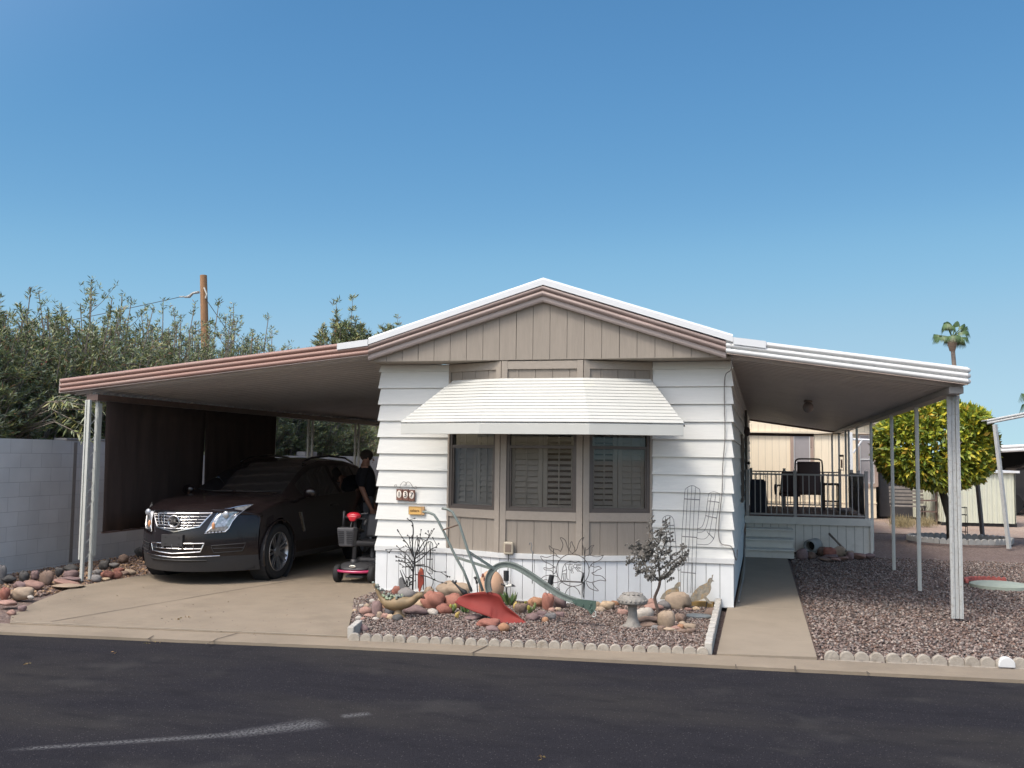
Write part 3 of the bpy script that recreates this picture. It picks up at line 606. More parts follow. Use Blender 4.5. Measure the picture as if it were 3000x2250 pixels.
def oleander(name,label,cat,x,y,h,rad,nst,seed,group=None,lpl=34,flow=0,z0=0,lean=0,leafl=.10,dark=.25,nb_=5):
    r=random.Random(seed); root=thing(name,label,cat,(x,y,z0),group=group)
    st=MB(); C=[];D=[];MI=[]; fl=MB()
    for i in range(nst):
        a=r.uniform(0,2*pi); q=rad*math.sqrt(r.random()); hx=x+q*cos(a)+lean; hy=y+q*sin(a); bx=x+.25*q*cos(a)*rad; by=y+.25*q*sin(a)*rad
        hh=h*(1.06 if r.random()<.04 else r.uniform(.66,.96))*(1-.22*(q/rad)**2)
        p0=Vector((bx,by,z0)); p2=Vector((hx,hy,z0+hh)); p1=Vector((bx*.6+hx*.4,by*.6+hy*.4,z0+hh*.55)); pts=[]
        for k in range(8):
            t=k/7; pts.append(p0*(1-t)**2+p1*2*t*(1-t)+p2*t*t+Vector((r.uniform(-.03,.03),r.uniform(-.03,.03),0)))
        st.tube(pts,[.028*(1-.8*k/7)+.003 for k in range(8)],4,cap=False)
        for b in range(nb_):
            t0=r.uniform(.45,.9); k=int(t0*7); s=pts[k]; e=s+Vector((r.uniform(-.6,.6),r.uniform(-.6,.6),r.uniform(.15,.6))); st.tube([s,(s+e)/2+Vector((0,0,-.04)),e],[.009,.006,.003],3,cap=False)
            seg=[(s,e)]
            for (u,v) in seg:
                for j in range(max(2,lpl//11)):
                    t=r.uniform(.45,1) if j else 1; c0=u+(v-u)*t; q0=unit(v-u)
                    for q_ in range(9): C.append(c0+q0*r.uniform(-.05,.05)); D.append(q0*r.uniform(.3,1.1)+Vector((r.uniform(-1,1),r.uniform(-1,1),r.uniform(-.5,.6))))
        for j in range(lpl*3//9):
            t=r.uniform(.25,1)**.7; k=min(6,int(t*7)); c0=pts[k]+(pts[k+1]-pts[k])*(t*7-k)+Vector((r.gauss(0,.08),r.gauss(0,.08),0)); q0=unit(Vector((r.uniform(-.6,.6),r.uniform(-.6,.6),1)))
            for q_ in range(9): C.append(c0+q0*r.uniform(-.05,.06)); D.append(q0*r.uniform(.2,1.1)+Vector((r.uniform(-1,1),r.uniform(-1,1),r.uniform(-.4,.5))))
        for q_ in range(12): C.append(pts[-1]+Vector((r.gauss(0,.02),r.gauss(0,.02),r.uniform(-.14,.02)))); D.append(Vector((r.uniform(-1,1),r.uniform(-1,1),r.uniform(0,1))))
        if r.random()<flow:
            for _ in range(5): fl.sphere(pts[-2]+Vector((r.gauss(0,.06),r.gauss(0,.06),r.gauss(0,.04))),.022,2)
    n=len(C); rr=np.random.default_rng(seed); mi=rr.choice(5,n,p=[.40-dark/2,.30-dark/2,.25,dark,.05]) 
    C=np.array([tuple(c) for c in C]); D=np.array([tuple(d) for d in D]); C=C+rr.normal(size=C.shape)*.012
    leafmesh('foliage',C,D,rr.uniform(.7,1.25,n)*leafl,rr.uniform(.016,.030,n)*leafl/.12,LM,mi,root)
    st.build('stems',M_bark,root,smooth=True)
    if fl.v: fl.build('blossoms',M_pinkf,root)
    return root
HB=[(-6.9,.3,4.75,1.0),(-7.2,1.7,4.55,1.05),(-6.9,2.9,4.6,1.0),(-7.3,4.2,4.95,1.05),(-6.9,5.6,4.85,1.1),(-7.1,7.0,5.05,1.1),(-6.9,8.5,5.1,1.15),(-7.0,10.0,4.95,1.1),(-6.9,11.5,4.5,1.0),(-6.9,13.4,3.7,1.1)]
HLAB=['tall oleander shrub with coral blossoms at the left edge of the photo','oleander shrub second from the left edge, above the block wall','oleander shrub above the left end of the carport fascia','oleander with a sparse twiggy top left of the utility pole','leggy oleander just left of the utility pole','oleander shrub directly in front of the utility pole','oleander shrub right of the utility pole above the carport roof','olive oleander low behind the middle of the carport fascia','fading oleander near the white roof flashing','oleander at the far end of the hedge, seen low between carport posts']
for i,(x,y,h,rd) in enumerate(HB): oleander('oleander_shrub',HLAB[i],'shrub',x,y,h*.95,rd*1.15,165,20+i,'oleander hedge behind the block wall',lpl=44,flow=.05)
# the lower skirt of the hedge hangs over the wall further back
LW=['dark shrub seen under the carport roof beside the third pair of posts','dark shrub seen under the carport roof right of the third pair of posts','dark shrub seen between the last carport posts','dark leafy shrub behind the standing man']
for i,(x,y,h) in enumerate(((-6.3,16.5,3.2),(-6.2,19,3.4),(-5.2,22,3.4),(-3.6,23.6,3.3))): oleander('shrub',LW[i],'shrub',x,y,h,1.3,60,60+i,'dark shrubs behind the carport',lpl=34,dark=.3)
oleander('bushy_tree','rounded green tree rising behind the white flashing of the carport roof','tree',-11.9,25.0,7.9,1.5,170,81,lpl=80,leafl=.22)
oleander('bushy_tree','darker smaller tree top just left of the gable roof slope','tree',-10.3,25.5,7.5,1.0,110,82,lpl=70,leafl=.22,dark=.35)
# fronds drooping beside the fascia end
fr=thing('oleander_spray','long arching oleander spray hanging under the left end of the carport fascia','branch',(-5.6,.6,2.0))
m=MB(); C=[];D=[]; r=random.Random(5)
for k in range(9):
    e=Vector((-4.55+r.uniform(-.3,.25),.3+r.uniform(-.5,.5),2.25+r.uniform(-.45,.25))); s=Vector((-6.1,.8,1.95+r.uniform(-.1,.2))); mdp=(s+e)/2+Vector((0,0,.22)); m.tube([s,mdp,e],[.010,.007,.003],4)
    for j in range(26): t=r.uniform(.45,1); c=mdp+(e-mdp)*(2*t-1) if t>.5 else mdp; C.append(tuple(c)); D.append((r.uniform(-.2,1),r.uniform(-1,1),r.uniform(-1,.5)))
m.build('stems',M_bark,fr,smooth=True); n=len(C); leafmesh('foliage',np.array(C),np.array(D),np.full(n,.15),np.full(n,.024),LM,np.random.default_rng(1).integers(0,3,n),fr)
# ---------------------------------------------------------------- utility pole
up=thing('utility_pole','brown wooden utility pole standing behind the oleander hedge','utility pole',(-15.05,20,0))
m=MB(); m.tube([(-14.95,20,0),(-15.05,20,5),(-15.26,20,8.19)],[.17,.15,.125],12); m.build('pole',mat('weathered_pole_wood',(.27,.15,.075),.9,.3,4,stretch=(6,6,.4),bump=.5,bscale=20),up,smooth=True,autos=50)
m=MB(); m.tube([(-15.36,19.9,7.55),(-15.6,19.9,7.52),(-15.75,19.9,7.4),(-15.95,19.9,7.38)],[.05,.045,.06,.03],8); m.tube([(-15.95,19.9,7.4),(-16.15,19.9,7.40)],.03,6); m.build('insulator',mat('grey_porcelain',(.33,.34,.33),.4),up,smooth=True)
m=MB(); m.tube([(-15.12,19.85,7.7),(-15.0,19.85,7.45),(-15.05,19.85,7.3)],.03,6); m.build('bracket',M_post,up)
def sag(a,b,s,n=14): a=Vector(a);b=Vector(b); return [a+(b-a)*i/n+Vector((0,0,-s*4*(i/n)*(1-i/n))) for i in range(n+1)]
w=MB().tube(sag((-16.1,19.9,7.4),(-30,16,4.6),.2),.012,4); tag(w.build('overhead_wire',M_black),'thin overhead wire running left from the utility pole','wire')
w=MB().tube(sag((-15.05,19.85,7.3),(-13.0,20,4.6),.0),.012,4); tag(w.build('guy_wire',M_black),'thin guy wire slanting down right of the utility pole','wire')
# ---------------------------------------------------------------- neighbour's beige home at the back right
M_nb=mat('warm_beige_board',(.80,.70,.53),.8,.04,20,stretch=(1,1,.1)); M_nbt=mat('tan_trim',(.36,.27,.22),.8,.05); M_scr=mat('grey_insect_screen',(.30,.28,.28),.8,.05)
nb=thing('neighbour_home','pale beige neighbouring home facing the patio, with two tan-trimmed windows','house',(4,19,0))
m=MB(); x=-3.0
while x<7.85: m.box(x+.002,min(x+.203,7.86)-.002,19.0,19.03,.45,2.75); x+=.2032
m.box(-3.0,7.86,19.02,19.04,.45,2.75,mi=1); m.box(-3,7.86,19.03,30,.0,2.75); m.box(-3.0,7.86,18.985,19.0,0,.42); m.box(-3,7.88,18.97,19.0,.42,.46); m.box(-3,7.88,18.975,19.0,1.0,1.03) if 0 else None
m.prism([(-3.0,2.75),(7.86,2.75),(2.43,4.1)],19.0,19.04,'y')
m.build('wall',[M_nb,M_gap],nb)
m=MB(); m.sweep([(-3.6,18.7,2.55),(2.43,18.7,4.05),(8.2,18.7,2.66)],[(0,0),(0,.16),(.05,.16),(.05,0)]); m.box(-3,7.9,18.90,18.995,2.46,2.52)
m.build('rake_trim',mat('cream_trim',(.60,.52,.40),.7,.04),nb)
m=MB(); m.hexa([(-3.6,18.6,2.68),(2.43,18.6,4.2),(2.43,31,4.2),(-3.6,31,2.68),(-3.6,18.6,2.72),(2.43,18.6,4.25),(2.43,31,4.25),(-3.6,31,2.72)]); m.hexa([(2.43,18.6,4.2),(8.25,18.6,2.78),(8.25,31,2.78),(2.43,31,4.2),(2.43,18.6,4.25),(8.25,18.6,2.83),(8.25,31,2.83),(2.43,31,4.25)]); m.build('roof',M_roofw,nb)
for (xa,xb,za,zb) in ((5.55,6.02,.98,2.42),(7.42,7.82,1.02,2.42)):
    m=MB(); o=.10
    for b in ((xa-o,xa,za-o,zb+o),(xb,xb+o,za-o,zb+o),(xa,xb,zb,zb+o),(xa,xb,za-o,za)): m.box(b[0],b[1],18.96,18.998,b[2],b[3])
    w=m.build('window',M_nbt,nb); m=MB()
    zm=(za+zb)/2-.1 if xa<6 else (za+zb)/2
    for b in ((xa,xa+.02,za,zb),(xb-.02,xb,za,zb),(xa+.02,xb-.02,zb-.02,zb),(xa+.02,xb-.02,za,za+.02),(xa+.02,xb-.02,zm-.015,zm+.015)): m.box(b[0],b[1],18.965,18.999,b[2],b[3])
    m.build('frame',M_trimw,w); MB().box(xa+.02,xb-.02,18.99,18.998,za+.02,zb-.02).build('screen',M_scr,w)
m=MB()
m.tube([(7.15,18.5,2.30),(7.6,18.5,2.28),(8.05,18.5,2.22)],.035,6); m.tube([(7.2,18.5,1.9),(7.45,18.5,2.28)],.03,6); m.box(7.1,7.18,18.45,18.55,0,2.5); tag(m.build('bracket_post',M_roofw),'white post with curved bracket in front of the beige home','post')
# neighbour's cluttered carport space and shed
M_shed=mat('pale_green_corrugated',(.56,.58,.48),.5,.04,4)
sh=thing('garden_shed','pale green corrugated metal shed beyond the round tree','shed',(10,18,0))
m=MB()
def corr(m,a,b,z0,z1,p=.12,d=.02):
    M,L=frame(a,b); n=int(L/p); rows=[[],[]]
    for i in range(n+1):
        for dx,dy in ((0,0),(p*.45,0),(p*.5,-d),(p*.95,-d)):
            if i*p+dx<=L: 
                for k,z in enumerate((z0,z1)): rows[k].append(M@Vector((i*p+dx,dy,z)))
    m.grid(rows)
corr(m,(9.35,17.0),(11.12,17.0),.06,1.40); corr(m,(8.9,19.3),(9.35,17.0),.06,1.40); corr(m,(11.12,17.0),(11.2,19.3),.06,1.4)
m.build('wall',M_shed,sh); m=MB(); m.box(9.25,11.22,16.9,19.4,1.40,1.46); m.build('roof',M_roofw,sh); m=MB(); m.box(9.3,11.15,17.02,19.3,-.04,.06); m.build('base',M_dark,sh)
nc=thing('neighbour_carport','grey weathered carport frame at the right edge behind the yard','carport',(10,12,0))
m=MB(); m.sweep([(8.95,9.6,2.42),(9.6,9.6,2.56),(14,9.6,3.3)],ribs(.10,2,.02)); m.build('fascia',M_postdirty,nc)
m=MB(); m.hexa([(8.95,9.65,2.50),(14,9.65,3.38),(14,11.5,3.38),(8.95,11.5,2.50),(8.95,9.65,2.52),(14,9.65,3.4),(14,11.5,3.4),(8.95,11.5,2.52)]); m.build('roof_edge',M_roofw,nc)
m=MB(); m.tube([(9.28,9.57,0),(9.08,9.57,2.42)],.045,4); m.build('post',M_postdirty,nc)
m=MB(); m.tube([(9.42,12.6,0),(9.28,12.6,2.0)],.05,4); m.build('post',mat('dark_post',(.10,.085,.08),.6),nc)
n2=thing('far_carport','low white-edged far carport roof at the right edge, dark underneath','carport',(14,23,0))
m=MB(); m.sweep([(11.3,22,1.95),(13.2,22,2.08),(20,22,2.35)],ribs(.22,2,.03)); m.build('fascia',M_trimw,n2)
m=MB(); m.hexa([(11.3,22.1,2.15),(20,22.1,2.55),(20,32,2.55),(11.3,32,2.15),(11.3,22.1,2.2),(20,22.1,2.6),(20,32,2.6),(11.3,32,2.2)]); m.build('roof',M_roofw,n2)
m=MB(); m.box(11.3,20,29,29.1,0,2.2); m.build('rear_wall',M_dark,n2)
pk=thing('parked_car','dark car with a rounded roof under the far carport at the right edge','car',(13.6,24.5,0))
m=MB(); P=[(11.75,.35),(11.8,.85),(12.3,1.0),(12.75,1.5),(13.4,1.68),(14.3,1.66),(14.9,1.2),(15.6,1.05),(15.9,.9),(15.9,.35)]
m.prism(P,23.6,25.3,'y'); m.build('body',mat('dark_blue_paint',(.012,.013,.02),.25,.1,coat=1),pk,bevel=.08)
for x in (12.5,15.0): m=MB(); M=Matrix.Translation((x,23.55,.34))@Matrix.Rotation(pi/2,4,'X'); m.lathe([(.34,-.1),(.34,.1)],n=20,M=M); m.build('wheel',mat('tyre_rubber',(.015,.015,.016),.8),pk)
# clutter between the beige home and the shed
bn=thing('garden_bench','grey slatted bench by the beige home with cushions','bench',(8.55,17.8,0))
m=MB()
for k in range(5): m.box(8.1,9.0,17.95+.02*k,17.97+.02*k,.5+.1*k,.57+.1*k)
m.build('backrest',mat('grey_wood',(.22,.20,.18),.9,.2),bn); m=MB()
for k in range(4): m.box(8.1,9.0,17.45+.12*k,17.55+.12*k,.42,.45)
m.build('seat',MATS['grey_wood'],bn)
for x in (8.13,8.93): 
    for y in (17.5,17.95): MB().box(x,x+.05,y,y+.05,-.04,.42).build('leg',MATS['grey_wood'],bn)
ld2=thing('plant_shelf','dark wooden slatted shelf rack against the shed','shelf',(9.05,17.3,0)); m=MB()
for x in (8.75,9.2): m.box(x,x+.04,17.3,17.34,-.04,1.2)
m.build('uprights',M_beam,ld2)
for z in (.3,.6,.9,1.17): MB().box(8.75,9.24,17.2,17.5,z,z+.03).build('shelf',M_beam,ld2)
tr=thing('trailer_box','dark shaded box behind the garden bench','box',(8.6,19.5,0)); m=MB(); m.box(8.0,9.2,19.5,21,0,1.5); m.build('body',mat('dark_grey_fabric',(.05,.05,.055),.9),tr,bevel=.05)
# dry grass tufts by the beige home
for i,(x,y) in enumerate(((8.25,16.2),(8.75,16.0),(8.1,15.4))):
    r=np.random.default_rng(i); n=260; C=np.stack([x+r.normal(size=n)*.14,y+r.normal(size=n)*.14,np.full(n,-.03)],1); D=np.stack([r.normal(size=n)*.4,r.normal(size=n)*.4,np.ones(n)],1)
    o=leafmesh('dry_grass_tuft',C,D,r.uniform(.15,.38,n),np.full(n,.012),[mat('dry_grass',(.36,.30,.17),.9,.2)],np.zeros(n,int)); tag(o,['dry grass tuft nearest the beige home','dry grass tuft between the patio posts','small dry grass tuft in front of the other tufts'][i],'grass tuft','dry grass tufts at the back yard')
# ---------------------------------------------------------------- round citrus tree
tc_=thing('citrus_tree','round clipped citrus tree with yellow-green leaves right of the patio cover','tree',(8.25,11.1,0))
m=MB(); m.tube([(8.50,11.0,0),(8.46,11.0,.5),(8.36,11.0,.95),(8.28,11.1,1.25)],[.10,.075,.08,.06],10)
r=random.Random(4)
for k in range(9):
    a=k*.7; m.tube([(8.32,11.05,1.05),(8.3+.35*cos(a),11.05+.35*sin(a),1.4+r.uniform(0,.2)),(8.22+.8*cos(a),11.1+.8*sin(a),1.7+r.uniform(0,.7))],[.05,.035,.012],6)
m.build('trunk',mat('dark_bark',(.055,.045,.035),.95,.3,10,bump=.5),tc_,smooth=True)
n=17000; r=np.random.default_rng(9); U=r.normal(size=(n,3)); U/=np.linalg.norm(U,axis=1)[:,None]; rad=r.uniform(.62,1.0,n)**.5
S=np.array([1.22,1.15,.95]); lump=1+.05*np.sin(U[:,0]*7+1)*np.cos(U[:,2]*6)+.04*np.sin(U[:,1]*9)
P=U*rad[:,None]*lump[:,None]; P=np.sign(P)*np.abs(P)**.74*S*.93+np.array([8.2,11.1,2.03]); keep=P[:,2]>1.0+.25*np.abs(P[:,0]-8.2); P=P[keep];U=U[keep]; n=len(P)
whorl=np.repeat(P[::6],6,axis=0)[:n]; P=whorl+r.normal(size=(n,3))*.012; D=np.repeat(U[::6],6,axis=0)[:n]*.55+r.normal(size=(n,3))*.55; D[:,2]-=.1
CM=[mat('citrus_leaf_yellow',(.50,.44,.04),.45,.25,8),mat('citrus_leaf_lime',(.30,.34,.04),.45,.25,8),mat('citrus_leaf_green',(.13,.19,.03),.45,.25,8),mat('citrus_leaf_orange',(.52,.34,.05),.5,.2,8)]
mi=r.choice(4,n,p=[.20,.38,.36,.06]); leafmesh('crown',P,D,r.uniform(.13,.21,n),r.uniform(.055,.085,n),CM,mi,tc_)
# scalloped ring round the tree
def scalrow(m,pts,n,h=.09,th=.05,w=None,z0=0):
    """row of n half-round scallops from a to b"""
    a,b=Vector((*pts[0],0)),Vector((*pts[1],0)); M,L=frame(pts[0],pts[1],z0); w=L/n
    for i in range(n):
        r0=min(w/2,h*.8)-.001; P=[(i*w+.001,0)]+[(i*w+w/2-(w/2-.001)*cos(pi*k/12),h-r0+r0*sin(pi*k/12)) for k in range(13)]+[((i+1)*w-.001,0)]
        m.prism(P,-th/2,th/2,'y',M=M)
M_edge=mat('scalloped_concrete',(.34,.305,.255),.9,.14,14,bump=.6,bscale=70,dirt=(.22,.185,.14),dscale=9,dthr=.52); M_edgeg=mat('grey_edging',(.27,.27,.26),.9,.15,9,bump=.5); M_red=mat('red_edging',(.34,.09,.075),.8,.2,9,bump=.5)
ORDN=['first','second','third','fourth','fifth','sixth','seventh','eighth','ninth','tenth','eleventh','twelfth']
rg=[(8.65+1.02*cos(2*pi*k/12),11.0+.85*sin(2*pi*k/12)) for k in range(12)]
for k in range(12):
    m=MB(); scalrow(m,(rg[k],rg[(k+1)%12]),4,.12,.06); tag(m.build('tree_ring_edging',M_edgeg,bevel=.004),'%s grey ring edging piece round the citrus tree, counted backwards from the right end'%ORDN[k],'edging','scalloped ring under the citrus tree')
# green utility cover with red edging
sc_=thing('utility_cover','round pale green cover lying in the gravel right of the corner post','cover',(7.66,2.9,0)); m=MB(); m.lathe([(.37,-.03),(.37,.015),(.33,.03),(0,.04)],(7.74,3.27,0),32); m.build('lid',mat('pale_green_lid',(.34,.38,.31),.7,.1,5,dirt=(.25,.24,.18)),sc_,smooth=True,autos=40)
rr=[(7.76+.41*cos(a),3.42+.41*sin(a)) for a in [pi*(1.05-.10*k) for k in range(8)]]
for k in range(7):
    m=MB(); scalrow(m,(rr[k+1],rr[k]),2,.06,.04); tag(m.build('red_edging',M_red,bevel=.004),'%s red scalloped edging piece from the left behind the green cover'%ORDN[k],'edging','red scalloped edging round the green cover')
# wire plant stand by the tree
ps=thing('plant_stand','black wire plant stand beside the citrus trunk','plant stand',(9.0,12.3,0)); m=MB()
P4=[(8.80,12.2),(9.03,12.2),(9.03,12.4),(8.80,12.4)]
for x,y in P4: m.tube([(x,y,0),(x,y,.68)],.008,5)
for z in (.12,.25,.5,.66): m.tube([(x,y,z) for x,y in P4],.007,5,closed=True)
m.build('wire_frame',M_black,ps)
# ---------------------------------------------------------------- palms
def palm(x,y,h,top,lab,nf,L,seed,bend=.9):
    p=thing('palm_tree',lab,'palm tree',(x,y,0)); r=random.Random(seed)
    m=MB(); pts=[Vector((x+bend*(1-k/9)**1.2-.0,y,h*k/9)) for k in range(10)]; m.tube(pts,[.19-.006*k for k in range(10)],10)
    m.tube([pts[-1]+Vector((0,0,-.75)),pts[-1]+Vector((0,0,-.2)),pts[-1]+Vector((0,0,.25))],[.18,.33,.2],10); m.build('trunk',mat('palm_trunk',(.27,.22,.18),.9,.2,3,stretch=(1,1,6),bump=.4),p,smooth=True)
    M_f=mat('palm_frond_green',(.07,.12,.04),.5,.25,2)
    c=pts[-1]+Vector((0,0,.2))
    for k in range(nf):
        a=2*pi*k/nf+r.uniform(-.2,.2); el=r.choice([1.2,.7,.25,-.1])+r.uniform(-.15,.15); d=Vector((cos(a)*cos(el),sin(a)*cos(el),sin(el))); e=c+d*L*.55
        b=MB(); b.tube([c,e],[.04,.025],4); s=unit(d.cross(Vector((0,0,1)))) if abs(d.z)<.98 else Vector((1,0,0)); u=unit(s.cross(d))
        for j in range(19):
            t=(j-9)/9; q=unit(d*cos(t*1.45)+s*sin(t*1.45)); l=L*.62*(1-.18*abs(t)); m1=e+q*l*.55; tip=m1+q*l*.22+Vector((0,0,-l*.62)); w=unit(q.cross(u))*.055
            b.add([e,m1+w,tip,m1-w],[(0,1,2,3)])
        b.build('frond',M_f,p)
    return p
palm(17.3,60,10.0,0,'tall slender fan palm rising above the patio cover at the right',17,1.35,3,.75)
palm(22.7,58,5.6,0,'palm whose frond tips poke in at the right edge of the photo',12,1.9,8)

# ---------------------------------------------------------------- river rocks
from mathutils import noise
RC={'p':(.42,.25,.20),'t':(.46,.35,.25),'g':(.25,.235,.225),'r':(.36,.145,.105),'m':(.27,.18,.17),'w':(.55,.50,.44),'o':(.47,.25,.14),'b':(.24,.165,.125),'c':(.58,.43,.28),'d':(.10,.095,.09),'k':(.40,.17,.12)}
RN={'p':'pink','t':'tan','g':'grey','r':'brick-red','m':'mauve','w':'whitish','o':'orange','b':'brown','c':'cream','d':'dark grey','k':'deep pink'}
RM={k:mat('rock_'+RN[k].replace(' ','_').replace('-','_'),tuple(x*.72 for x in c),.8,.16,5,bump=.35,bscale=22,rand=.12,dirt=tuple(x*.5 for x in c),dscale=3,dthr=.55) for k,c in RC.items()}
def rockmesh(seed,box=0):
    r=np.random.default_rng(seed); b=MB(); n=13; k=24; rows=[]
    ph=r.uniform(0,6,6); am=r.uniform(.04,.12,6)
    for i in range(n+1):
        row=[]
        for j in range(k):
            th=pi*i/n; an=2*pi*j/k; d=Vector((sin(th)*cos(an),sin(th)*sin(an),-cos(th)))
            q=1+am[0]*sin(2*an+ph[0])*sin(th)+am[1]*sin(3*an+ph[1]+2*th)+am[2]*cos(3*th+ph[2])+am[3]*.6*sin(5*d.x+ph[3]+4*d.z)+.07*noise.noise(d*2.2+Vector((seed,0,0)))+.045*noise.noise(d*5+Vector((0,seed,0)))+.02*noise.noise(d*11)
            if box: d=Vector([math.copysign(abs(c)**.55,c) for c in d])*.86
            row.append(d*q*.5)
        rows.append(row+[row[0]])
    b.grid(rows); me=b.build('rock',RM['p'],smooth=True); o=me; m=o.data; bpy.data.objects.remove(o); return m
RMS=[rockmesh(i) for i in range(9)]+[rockmesh(40+i,1) for i in range(3)]
ROCKS=[]
def zone(x,y):
    if x<-2.4: return 'beside the block wall'
    if x>4.6: return 'at the foot of the patio deck'
    if x<.85: return 'by the bird planter'
    if x<1.7: return 'left of the red plow blade'
    if x<2.35: return 'near the plow blade'
    if x<3.0: return 'under the long plow beam'
    if x<3.5: return 'behind the stone mushroom'
    return 'around the metal tree'
def addrocks(lst,seed=0):
    r=random.Random(seed)
    for i,(x,y,w,h,c) in enumerate(lst):
        asp=h/w; me=RMS[(9+i%3) if (c in 't' and .6<asp<1 and w>.16) else r.randrange(9)]
        me2=me.copy(); me2.materials.clear(); me2.materials.append(RM[c]); o=bpy.data.objects.new('rock',me2); COL.objects.link(o)
        dep=min(max(w*.75,h*.6),w*1.1) if asp<1.1 else w*.8
        o.scale=(w*1.15,dep*1.1,h*1.26); o.location=(x,y+dep*.38,h*.45); o.rotation_euler=(r.uniform(-.12,.12),r.uniform(-.15,.15) if asp<.8 else 0,r.uniform(-.25,.25))
        ROCKS.append((o,x,y,w,h,c))
addrocks([(0.37,-0.29,0.11,0.09,'r'),(0.63,-0.67,0.18,0.13,'g'),(0.45,-0.96,0.11,0.07,'t'),(0.62,-1.39,0.11,0.07,'o'),(0.72,-1.78,0.11,0.13,'m'),(0.60,-1.79,0.12,0.08,'p'),(0.50,-1.60,0.06,0.04,'w'),(0.69,-1.89,0.10,0.03,'p'),(0.71,-2.11,0.06,0.03,'p'),(0.82,-1.93,0.06,0.06,'t'),(0.83,-2.06,0.06,0.03,'w'),(0.88,-1.94,0.07,0.05,'p'),(0.95,-1.97,0.07,0.05,'c'),(0.95,-2.69,0.11,0.06,'m'),(0.88,-2.66,0.06,0.04,'m'),(0.35,-0.99,0.06,0.04,'w'),(0.42,-1.32,0.06,0.04,'t'),(0.74,-0.20,0.12,0.09,'t'),(0.82,0.06,0.14,0.10,'p'),(1.15,-1.24,0.23,0.18,'k'),(0.95,-1.11,0.13,0.07,'c'),(1.07,-0.28,0.35,0.16,'t'),(1.06,0.21,0.18,0.17,'g'),(1.18,-0.78,0.10,0.09,'p'),(1.36,-1.13,0.20,0.15,'k'),(1.36,-1.49,0.14,0.10,'r'),(1.26,-1.57,0.11,0.06,'w'),(1.09,-1.65,0.21,0.09,'m'),(0.83,-1.71,0.10,0.06,'g'),(1.75,-1.75,0.18,0.05,'m'),(2.01,-2.09,0.22,0.07,'r'),(2.12,-2.30,0.11,0.05,'m'),(2.23,-2.29,0.10,0.08,'o'),(2.12,-1.19,0.13,0.10,'b'),(2.34,-1.59,0.14,0.07,'m'),(2.40,-1.42,0.11,0.07,'m'),(2.49,-1.64,0.07,0.05,'o'),(1.05,-2.04,0.11,0.06,'d')],1)
addrocks([(2.17,-0.69,0.16,0.10,'o'),(2.34,-0.86,0.12,0.17,'k'),(2.43,-0.70,0.18,0.14,'m'),(2.07,-0.17,0.14,0.09,'p'),(2.41,-0.95,0.08,0.04,'p'),(2.47,-0.90,0.07,0.04,'t'),(2.40,-1.43,0.09,0.05,'m'),(2.50,-1.47,0.12,0.06,'g'),(2.56,-1.28,0.10,0.05,'m'),(2.44,0.13,0.12,0.14,'m'),(2.67,-0.11,0.16,0.10,'o'),(2.81,-0.10,0.14,0.28,'c'),(2.91,-0.01,0.10,0.14,'g'),(2.98,0.05,0.11,0.09,'p'),(2.96,-0.66,0.15,0.09,'c'),(2.82,-0.42,0.07,0.05,'c'),(2.91,-0.78,0.11,0.05,'t'),(3.00,-0.31,0.09,0.05,'o'),(2.95,-0.19,0.10,0.04,'b'),(3.17,-0.89,0.12,0.05,'p'),(3.36,0.43,0.13,0.13,'p'),(3.39,-0.13,0.10,0.07,'p'),(3.46,-0.51,0.18,0.07,'p'),(3.43,-1.12,0.17,0.10,'w'),(3.50,-1.35,0.19,0.06,'b'),(3.52,-1.61,0.15,0.05,'b'),(3.69,-1.53,0.16,0.14,'t'),(3.80,-1.23,0.11,0.09,'b'),(3.71,-0.33,0.24,0.18,'t'),(3.56,-0.38,0.12,0.09,'g'),(3.83,-0.46,0.08,0.04,'p'),(3.91,-0.35,0.07,0.04,'c'),(3.51,0.17,0.15,0.07,'k'),(3.91,0.30,0.28,0.07,'m'),(4.10,0.04,0.10,0.06,'o'),(4.09,-0.77,0.11,0.09,'b'),(3.67,-1.77,0.08,0.05,'b'),(3.74,-1.77,0.10,0.04,'t'),(3.80,-1.67,0.08,0.04,'p'),(3.60,-1.71,0.07,0.04,'g'),(3.84,-1.37,0.06,0.04,'t'),(3.84,-1.60,0.06,0.05,'o'),(3.92,-1.57,0.12,0.05,'t'),(3.87,-1.81,0.08,0.04,'b'),(3.95,-1.83,0.09,0.05,'b'),(3.77,-0.06,0.10,0.06,'r'),(2.57,-0.16,0.10,0.07,'t'),(3.08,0.02,0.13,0.07,'m'),(2.76,-0.41,0.08,0.05,'r')],2)
addrocks([(5.28,6.06,0.18,0.14,'m'),(5.43,6.15,0.14,0.09,'b'),(5.65,6.87,0.19,0.12,'b'),(5.76,6.69,0.21,0.13,'r'),(5.95,6.80,0.19,0.16,'t'),(6.06,6.18,0.12,0.11,'m'),(5.75,6.19,0.24,0.06,'m'),(5.94,6.05,0.17,0.05,'p'),(5.63,5.83,0.21,0.04,'b'),(5.81,5.90,0.14,0.04,'p'),(5.27,7.39,0.11,0.08,'d')],3)
addrocks([(6.32,7.42,0.23,0.17,'g'),(6.41,6.50,0.15,0.08,'m'),(6.23,6.43,0.23,0.08,'p'),(6.10,6.60,0.13,0.10,'t')],4)
